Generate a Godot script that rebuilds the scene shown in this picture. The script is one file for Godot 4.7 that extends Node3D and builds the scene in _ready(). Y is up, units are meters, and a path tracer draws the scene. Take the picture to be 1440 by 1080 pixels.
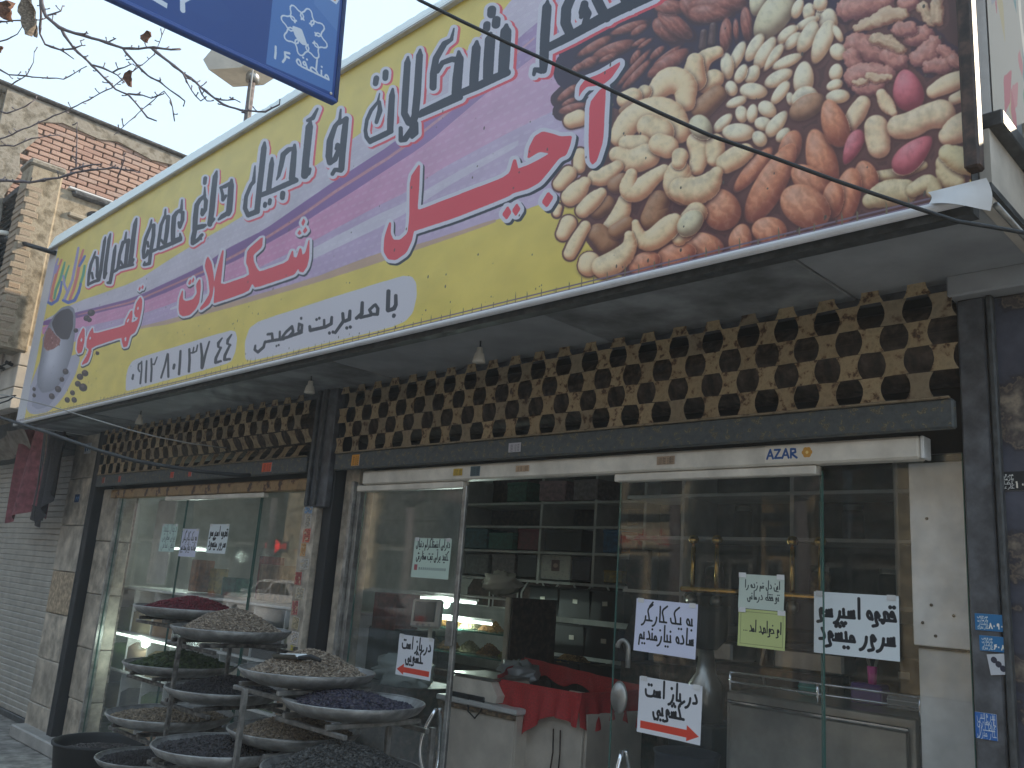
extends Node3D
# A nut and confectionery shop seen from the pavement: sign box, rolled-up lattice shutters, glass front, trays of nuts, the neighbour and the street opposite.

var used := {}
var M := {}
var rng := RandomNumberGenerator.new()
var tex := {}

# ---------------------------------------------------------------- naming
func numbered(called: String) -> String:
	var n: int = used.get(called, 0)
	used[called] = n + 1
	return called if n == 0 else "%s_%03d" % [called, n]

func tag(o: Node3D, label: String, category: String, group := "") -> Node3D:
	o.set_meta("label", label)
	o.set_meta("category", category)
	if group:
		o.set_meta("group", group)
	return o

func thing(called: String, label: String, category: String, at := Vector3.ZERO, group := "", turn := 0.0) -> Node3D:
	var o := Node3D.new()
	o.name = numbered(called)
	add_child(o, true)
	o.position = at
	o.rotation.y = turn
	tag(o, label, category, group)
	return o

func part(called: String, mesh: Mesh, mat: Material, parent: Node3D, at := Vector3.ZERO, rot := Vector3.ZERO) -> MeshInstance3D:
	var o := MeshInstance3D.new()
	o.name = called if parent != self else numbered(called)
	o.mesh = mesh
	o.material_override = mat
	o.position = at
	o.rotation = rot
	parent.add_child(o, true)
	return o

func struct(called: String, mesh: Mesh, mat: Material, at := Vector3.ZERO, rot := Vector3.ZERO) -> MeshInstance3D:
	var o := part(called, mesh, mat, self, at, rot)
	o.set_meta("kind", "structure")
	return o

# ---------------------------------------------------------------- shapes
func bx(w: float, h: float, d: float) -> BoxMesh:
	var b := BoxMesh.new()
	b.size = Vector3(w, h, d)
	return b

var chamfered := {}
func cb(w: float, h: float, d: float, c := 0.006) -> Mesh:      # a box with its edges cut
	var key := "%.4f %.4f %.4f %.4f" % [w, h, d, c]
	if chamfered.has(key):
		return chamfered[key]
	var s := Vector3(w, h, d) * 0.5
	c = minf(c, minf(s.x, minf(s.y, s.z)) * 0.9)
	var st := SurfaceTool.new()
	st.begin(Mesh.PRIMITIVE_TRIANGLES)
	st.set_smooth_group(-1)
	var V := func(ax: int, sx: int, sy: int, sz: int) -> Vector3:
		var sg := Vector3(sx, sy, sz)
		var p := s * sg
		for k in 3:
			if k != ax:
				p[k] -= c * sg[k]
		return p
	for ax in 3:
		var b1: int = (ax + 1) % 3
		var b2: int = (ax + 2) % 3
		for sg in [-1, 1]:
			var q := []
			for e in [[-1, -1], [1, -1], [1, 1], [-1, 1]]:
				var sv := [0, 0, 0]
				sv[ax] = sg
				sv[b1] = e[0]
				sv[b2] = e[1]
				q.append(V.call(ax, sv[0], sv[1], sv[2]))
			quad_out(st, q)
	for ax in 3:                                              # edges along ax
		var b1: int = (ax + 1) % 3
		var b2: int = (ax + 2) % 3
		for e in [[-1, -1], [1, -1], [1, 1], [-1, 1]]:
			var q := []
			for m in [[-1, b1], [1, b1], [1, b2], [-1, b2]]:
				var sv := [0, 0, 0]
				sv[ax] = m[0]
				sv[b1] = e[0]
				sv[b2] = e[1]
				q.append(V.call(m[1], sv[0], sv[1], sv[2]))
			quad_out(st, q)
	for x in [-1, 1]:
		for y in [-1, 1]:
			for z in [-1, 1]:
				tri_out(st, V.call(0, x, y, z), V.call(1, x, y, z), V.call(2, x, y, z))
	st.generate_normals()
	chamfered[key] = st.commit()
	return chamfered[key]

func tri_out(st: SurfaceTool, a: Vector3, b: Vector3, c: Vector3) -> void:   # clockwise from outside of a shape round the origin
	if (b - a).cross(c - a).dot(a + b + c) > 0.0:
		st.add_vertex(a); st.add_vertex(c); st.add_vertex(b)
	else:
		st.add_vertex(a); st.add_vertex(b); st.add_vertex(c)

func quad_out(st: SurfaceTool, q: Array) -> void:
	tri_out(st, q[0], q[1], q[2])
	tri_out(st, q[0], q[2], q[3])

func lathe(profile: Array, segs := 28, squash := Vector3.ONE) -> Mesh:      # profile of Vector2(radius, height), turned round y
	var st := SurfaceTool.new()
	st.begin(Mesh.PRIMITIVE_TRIANGLES)
	for i in profile.size() - 1:
		var a: Vector2 = profile[i]
		var b: Vector2 = profile[i + 1]
		for k in segs:
			var t0 := TAU * k / segs
			var t1 := TAU * (k + 1) / segs
			var p := [Vector3(a.x * cos(t0), a.y, a.x * sin(t0)), Vector3(a.x * cos(t1), a.y, a.x * sin(t1)), Vector3(b.x * cos(t1), b.y, b.x * sin(t1)), Vector3(b.x * cos(t0), b.y, b.x * sin(t0))]
			for q in [0, 1, 2, 0, 2, 3]:
				st.set_smooth_group(0)
				st.add_vertex(p[q] * squash)
	st.index()
	st.generate_normals()
	return st.commit()

func tube(pts: Array, radii, sides := 7, flat := 1.0) -> Mesh:
	var st := SurfaceTool.new()
	st.begin(Mesh.PRIMITIVE_TRIANGLES)
	tube_to(st, pts, radii, sides)
	st.generate_normals()
	return st.commit()

func tube_to(st: SurfaceTool, pts: Array, radii, sides := 7) -> void:
	var rings := []
	var n := pts.size()
	var up := Vector3.UP
	for i in n:
		var d: Vector3 = (pts[mini(i + 1, n - 1)] - pts[maxi(i - 1, 0)]).normalized()
		if absf(d.dot(up)) > 0.95:
			up = Vector3.RIGHT if absf(d.x) < 0.9 else Vector3.FORWARD
		var s := d.cross(up).normalized()
		var u := s.cross(d).normalized()
		up = u
		var r: float = radii if radii is float else radii[i]
		var ring := []
		for k in sides:
			var t := TAU * k / sides
			ring.append(pts[i] + (s * cos(t) + u * sin(t)) * r)
		rings.append(ring)
	st.set_smooth_group(0)
	for i in n - 1:
		for k in sides:
			var a: Vector3 = rings[i][k]
			var b: Vector3 = rings[i][(k + 1) % sides]
			var c: Vector3 = rings[i + 1][(k + 1) % sides]
			var d: Vector3 = rings[i + 1][k]
			for v in [a, c, b, a, d, c]:
				st.add_vertex(v)
	for e in [0, n - 1]:
		for k in range(1, sides - 1):
			var tri := [rings[e][0], rings[e][k], rings[e][k + 1]]
			if e == n - 1:
				tri.reverse()
			for v in tri:
				st.add_vertex(v)

func prism(poly: PackedVector2Array, depth: float, flat := true) -> Mesh:     # poly in x,y; from z = 0 back to -depth
	var st := SurfaceTool.new()
	st.begin(Mesh.PRIMITIVE_TRIANGLES)
	st.set_smooth_group(-1)
	var area := 0.0
	for i in poly.size():
		area += poly[i].cross(poly[(i + 1) % poly.size()])
	if area < 0.0:
		poly.reverse()
	var tris := Geometry2D.triangulate_polygon(poly)
	for i in range(0, tris.size(), 3):
		var q := [poly[tris[i]], poly[tris[i + 1]], poly[tris[i + 2]]]
		if (q[1] - q[0]).cross(q[2] - q[0]) > 0:
			q.reverse()
		for p in q:
			st.set_uv(p)
			st.add_vertex(Vector3(p.x, p.y, 0))
		q.reverse()
		for p in q:
			st.set_uv(p)
			st.add_vertex(Vector3(p.x, p.y, -depth))
	var n := poly.size()
	for i in n:
		var a := poly[i]
		var b := poly[(i + 1) % n]
		var A := Vector3(a.x, a.y, 0)
		var B := Vector3(b.x, b.y, 0)
		var C := Vector3(b.x, b.y, -depth)
		var D := Vector3(a.x, a.y, -depth)
		for v in [A, B, C, A, C, D]:
			st.set_uv(Vector2(v.x, v.y))
			st.add_vertex(v)
	st.generate_normals()
	return st.commit()

func sheet(w: float, h: float) -> Mesh:                    # upright rectangle that looks along +z, picture upright
	var q := QuadMesh.new()
	q.size = Vector2(w, h)
	return q

func grid_mesh(nu: int, nv: int, f: Callable) -> Mesh:       # a smooth sheet: f(u, v) gives a point
	var st := SurfaceTool.new()
	st.begin(Mesh.PRIMITIVE_TRIANGLES)
	st.set_smooth_group(0)
	for j in nv:
		for i in nu:
			var p := []
			for e in [[0, 0], [1, 0], [1, 1], [0, 1]]:
				p.append(Vector2(float(i + e[0]) / nu, float(j + e[1]) / nv))
			for k in [0, 1, 2, 0, 2, 3]:
				st.set_uv(p[k])
				st.add_vertex(f.call(p[k].x, p[k].y))
	st.index()
	st.generate_normals()
	return st.commit()

func rod(a: Vector3, b: Vector3, r: float, sides := 8) -> Mesh:
	return tube([a, b], r, sides)

# ---------------------------------------------------------------- materials
func noise_tex(key: String, seed_: int, freq: float, lo: float, hi: float, octaves := 5, kind := FastNoiseLite.TYPE_SIMPLEX_SMOOTH, stops := []) -> NoiseTexture2D:
	if tex.has(key):
		return tex[key]
	var n := FastNoiseLite.new()
	n.seed = seed_
	n.noise_type = kind
	n.frequency = freq
	n.fractal_octaves = octaves
	n.fractal_gain = 0.6
	var g := Gradient.new()
	if stops.size():
		var offs := PackedFloat32Array()
		var cols := PackedColorArray()
		for s in stops:
			offs.append(s[0])
			cols.append(s[1])
		g.offsets = offs
		g.colors = cols
	else:
		g.offsets = PackedFloat32Array([0.15, 0.85])
		g.colors = PackedColorArray([Color(lo, lo, lo), Color(hi, hi, hi)])
	var t := NoiseTexture2D.new()
	t.width = 512
	t.height = 512
	t.seamless = true
	t.noise = n
	t.color_ramp = g
	tex[key] = t
	return t

# colour is the real-world (linear) base colour
func mat(r: float, g: float, b: float, rough := 0.8, grime := "", scale := 1.0, metal := 0.0, bump := 0.0) -> StandardMaterial3D:
	var m := StandardMaterial3D.new()
	m.albedo_color = Color(r, g, b).linear_to_srgb()
	m.roughness = rough
	m.metallic = metal
	if grime:
		m.albedo_texture = tex[grime]
		m.uv1_triplanar = true
		m.uv1_world_triplanar = true
		m.uv1_scale = Vector3.ONE * scale
		if bump > 0.0:
			m.heightmap_enabled = true
			m.heightmap_scale = bump
			m.heightmap_texture = tex[grime]
	return m

func picture(img: Image, rough := 0.6) -> StandardMaterial3D:
	img.generate_mipmaps()
	var m := StandardMaterial3D.new()
	m.albedo_texture = ImageTexture.create_from_image(img)
	m.roughness = rough
	m.texture_repeat = false
	return m

# ---------------------------------------------------------------- drawing flat print (lettering, posters)
class Canvas:
	var img: Image
	var k := Vector2.ONE            # pixels per unit
	var o := Vector2.ZERO
	func _init(w: int, h: int, col: Color, per := Vector2.ONE, origin := Vector2.ZERO) -> void:
		img = Image.create_empty(w, h, false, Image.FORMAT_RGBA8)
		img.fill(col)
		k = per
		o = origin
	func px(p: Vector2) -> Vector2:
		return (p - o) * k
	func fill(pts: PackedVector2Array, col: Color) -> void:     # even-odd, points in units
		var q := PackedVector2Array()
		var lo := 1e9
		var hi := -1e9
		for p in pts:
			var t := px(p)
			q.append(t)
			lo = minf(lo, t.y)
			hi = maxf(hi, t.y)
		var w := img.get_width()
		var n := q.size()
		for y in range(maxi(0, int(floor(lo))), mini(img.get_height() - 1, int(ceil(hi))) + 1):
			var yc := y + 0.5
			var xs := []
			for i in n:
				var a := q[i]
				var b := q[(i + 1) % n]
				if (a.y <= yc) != (b.y <= yc):
					xs.append(a.x + (b.x - a.x) * (yc - a.y) / (b.y - a.y))
			xs.sort()
			for i in range(0, xs.size() - 1, 2):
				var x0 := maxi(0, int(round(xs[i])))
				var x1 := mini(w, int(round(xs[i + 1])))
				if x1 > x0:
					img.fill_rect(Rect2i(x0, y, x1 - x0, 1), col)
	func blob(c: Vector2, r: float, J: Array, col: Color, sides := 18) -> void:
		var p := PackedVector2Array()
		for i in sides:
			var t := TAU * i / sides
			var x := cos(t) * r
			var y := sin(t) * r
			p.append(c + Vector2(J[0] * x + J[1] * y, J[2] * x + J[3] * y))
		fill(p, col)
	# strokes: text of "width x y width x y; ..."; J carries a brush of those widths into units
	func strokes(text: String, J: Array, col: Color, extra := 0.0, shift := Vector2.ZERO) -> void:
		var det: float = J[0] * J[3] - J[1] * J[2]
		for one in text.split(";"):
			var v := one.strip_edges().split_floats(" ", false)
			var n := v.size() / 3
			for i in n:
				var p := Vector2(v[i * 3 + 1], v[i * 3 + 2]) + shift
				var r := v[i * 3] * 0.5 + extra
				blob(p, r, J, col)
				if i + 1 < n:
					var p2 := Vector2(v[i * 3 + 4], v[i * 3 + 5]) + shift
					var r2 := v[i * 3 + 3] * 0.5 + extra
					var d := p2 - p
					var l := Vector2((J[3] * d.x - J[1] * d.y) / det, (J[0] * d.y - J[2] * d.x) / det)   # in brush space
					if l.length() < 0.001:
						continue
					var nn := Vector2(-l.y, l.x).normalized()
					var w := Vector2(J[0] * nn.x + J[1] * nn.y, J[2] * nn.x + J[3] * nn.y)
					fill(PackedVector2Array([p + w * r, p2 + w * r2, p2 - w * r2, p - w * r]), col)
	func polys(text: String, col: Color, J := [], extra := 0.0, shift := Vector2.ZERO) -> void:
		for one in text.split(";"):
			var v := one.strip_edges().split_floats(" ", false)
			var p := PackedVector2Array()
			for i in range(0, v.size() - 1, 2):
				p.append(Vector2(v[i], v[i + 1]) + shift)
			p = softened(p)
			fill(p, col)
			if extra > 0.0:
				var s := ""
				for i in p.size() + 1:
					s += "%f %f %f " % [extra * 2.0, p[i % p.size()].x, p[i % p.size()].y]
				strokes(s, J, col)
	func softened(p: PackedVector2Array) -> PackedVector2Array:   # takes the sharpest corners off
		var out := PackedVector2Array()
		var n := p.size()
		for i in n:
			out.append(p[i].lerp(p[(i + n - 1) % n], 0.14))
			out.append(p[i].lerp(p[(i + 1) % n], 0.14))
		return out
	func half() -> void:
		img.resize(img.get_width() / 2, img.get_height() / 2, Image.INTERPOLATE_BILINEAR)
		k *= 0.5
	func twice() -> void:
		img.resize(img.get_width() * 2, img.get_height() * 2, Image.INTERPOLATE_BILINEAR)
		k *= 2.0

# A pen script for the small Persian notices. Every letter: advance, strokes of x (leftwards), y (upwards) pairs, for the joined and the last form.
const TOOTH := "0 0 .25 0 .3 .6|.25 0 .6 0"
const DISH := "0 .5 .05 .05 .45 -.08 1.1 -.08 1.35 .1 1.4 .5"
const LOOPV := "0 .05 .15 .1 .1 .45 .35 .65 .52 .4 .35 .15 .15 .12"
var pen := {
	"b": [TOOTH, .6, DISH, 1.5], "s": ["0 0 .2 0 .22 .5|.2 0 .5 0 .52 .45|.5 0 .8 0 .82 .42|.8 0 1.15 0", 1.15, "0 0 .2 0 .22 .5|.2 0 .5 0 .52 .45|.5 0 .8 0 .85 -.3 1.2 -.55 1.55 -.35 1.65 .2", 1.8],
	"n": [TOOTH, .6, "0 .35 .05 -.15 .4 -.45 .8 -.3 .92 .25", 1.1], "y": [TOOTH, .6, "0 .1 .2 .4 .5 .1 .2 -.2 .5 -.5 1.0 -.35 1.1 .1", 1.25],
	"d": ["", 0, ".4 .75 .12 .35 .12 .04 .65 0", .85], "r": ["", 0, ".15 .4 .2 0 .5 -.4 .85 -.5", .85], "a": ["", 0, ".2 1.5 .2 0", .5], "v": ["", 0, ".05 .3 .35 .62 .5 .35 .2 .15 .05 .3|.48 .45 .45 -.1 .2 -.4 .8 -.5", .75],
	"l": [".2 1.55 .2 0|0 0 .5 0", .5, ".2 1.55 .22 -.1 .5 -.4 .9 -.3 1.0 .15", 1.15], "k": ["0 1.6 .95 1.1 .6 .45 .5 0 0 0|.5 0 1.05 0", 1.05, "0 1.6 .95 1.1 .6 .45 .5 0 0 0|.5 0 1.3 0 1.45 .45", 1.55],
	"m": ["0 0 .15 .35 .4 .4 .5 .1 .2 0 0 0|.2 0 .65 0", .65, "0 0 .15 .35 .4 .4 .5 .1 .2 0 0 0|.5 .1 .55 -.6", .75], "h": ["0 0 .2 .6 .65 .6 .45 .15 .75 -.3 .95 0 .2 0|.9 0 1.1 0", 1.1, "0 0 .1 .4 .4 .65 .6 .3 .3 0 0 .05", .75],
	"f": ["0 0 .15 .4 .35 .7 .55 .5 .4 .25 .15 .4|0 0 .7 0", .7, LOOPV + "|.15 .05 .4 -.08 1.2 -.08 1.45 .4", 1.6], "x": [".85 .5 .35 .5 .05 .1 .5 0 .95 0|0 0 .1 .05", .95, ".85 .5 .15 .45 .5 .1 .2 -.3 .6 -.6 1.0 -.45", 1.05],
	"e": ["0 0 .25 .45 .6 .45 .35 .1 .9 0|0 0 .3 .05", .9, "0 0 .3 .45 .6 .4 .2 0 .3 -.45 .9 -.5", 1.0], "S": ["0 0 .3 .35 .8 .5 1.0 .2 .7 0 0 0|.7 0 1.3 0", 1.3, "0 0 .3 .35 .8 .5 1.0 .2 .7 0 0 0", 1.3],
	"T": ["0 0 .3 .35 .8 .5 1.0 .2 .7 0 0 0|.7 0 1.3 0|.3 1.5 .3 .3", 1.3, "0 0 .3 .35 .8 .5 1.0 .2 .7 0 0 0|.3 1.5 .3 .3", 1.3],
}
const ALIAS := {"p": "b", "t": "b", "w": "s", "z": "r", "q": "f", "j": "x", "G": "e", "g": "k"}
const DOTS := {"b": [1, -1], "p": [3, -1], "t": [2, 1], "n": [1, 1], "y": [2, -1], "w": [3, 1], "z": [1, 1], "f": [1, 1], "q": [2, 1], "x": [1, 1], "j": [1, -1], "G": [1, 1]}

func line_width(text: String) -> float:
	var w := 0.0
	for i in text.length():
		var c := text[i]
		if c == " ":
			w += 0.6
			continue
		var g: Array = pen[ALIAS.get(c, c)]
		if i > 0 and text[i - 1] in "adZrzv":
			w += 0.12
		w += g[1] if g[1] > 0 and i + 1 < text.length() and text[i + 1] != " " else g[3]
	return w

func write_line(cv: Canvas, text: String, right: float, base: float, width: float, weight: float, col: Color, tall := 1.0) -> void:
	var u := width / line_width(text)
	var x := right
	for i in text.length():
		var c := text[i]
		if c == " ":
			x -= 0.6 * u
			continue
		var g: Array = pen[ALIAS.get(c, c)]
		var joined: bool = g[1] > 0 and i + 1 < text.length() and text[i + 1] != " "
		var starts: bool = i == 0 or text[i - 1] in " adZrzv"
		if starts and i > 0 and text[i - 1] != " ":
			x -= 0.12 * u
		var form: String = g[0] if joined else g[2]
		var adv: float = (g[1] if joined else g[3]) * u
		for s in form.split("|"):
			var v := s.split_floats(" ", false)
			var line := PackedVector2Array()
			for j in range(0, v.size() - 1, 2):
				line.append(Vector2(x - v[j] * u, base - v[j + 1] * u * tall))
			if starts and v[0] == 0.0 and v[1] < 0.1 and line.size() > 1 and not c in "kmhfqS":
				line[0] = line[0].lerp(line[1], 0.7)
			for again in 2:
				if line.size() > 2 and not c in "a":
					var soft := PackedVector2Array([line[0]])
					for j in line.size() - 1:
						soft.append(line[j].lerp(line[j + 1], 0.25 if j > 0 else 0.5))
						if j < line.size() - 2:
							soft.append(line[j].lerp(line[j + 1], 0.75))
					soft.append(line[-1])
					line = soft
			var t := ""
			for q in line:
				t += "%f %f %f " % [weight, q.x, q.y]
			cv.strokes(t, [1, 0, 0, 1], col)
		if c == "g":
			cv.strokes("%f %f %f %f %f %f" % [weight, x, base - 1.85 * u * tall, weight, x - .6 * u, base - 1.4 * u * tall], [1, 0, 0, 1], col)
		if DOTS.has(c):
			var d: Array = DOTS[c]
			var cx := x - minf(adv * 0.5, 0.7 * u)
			var cy := base - (1.0 if d[1] > 0 else -0.45) * u * tall
			var spots := [[0.0, 0.0]] if d[0] == 1 else [[-.22, 0.0], [.22, 0.0]] if d[0] == 2 else [[-.22, 0.0], [.22, 0.0], [0.0, -.3]]
			for sp in spots:
				cv.strokes("%f %f %f" % [weight * 1.25, cx + sp[0] * u, cy + sp[1] * u * d[1]], [1, 0, 0, 1], col)
		x -= adv

const DIGIT := {"0": ".35 .45 .35 .55", "1": ".3 1 .35 .5 .35 0", "2": ".2 1 .28 .5 .28 0|.28 .6 .5 .65 .65 1", "3": ".15 1 .22 .5 .22 0|.22 .65 .4 .7 .45 1|.42 .7 .65 .7 .7 1", "6": ".7 1 .3 .9 .35 .6 .7 .6|.4 .6 .35 .3 .2 0", "7": ".1 1 .35 .5 .4 0|.75 1 .5 .5 .4 0", "8": ".4 1 .3 .5 .1 0|.4 1 .55 .5 .75 0", "9": ".5 .6 .2 .6 .25 .95 .55 .95 .55 0"}
func write_digits(cv: Canvas, text: String, left: float, base: float, size: float, weight: float, col: Color) -> void:
	for i in text.length():
		for s in DIGIT[text[i]].split("|"):
			var v: PackedFloat64Array = s.split_floats(" ", false)
			var t := ""
			for j in range(0, v.size() - 1, 2):
				t += "%f %f %f " % [weight, left + (i * 0.85 + v[j]) * size, base - v[j + 1] * size]
			cv.strokes(t, [1, 0, 0, 1], col)

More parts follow.
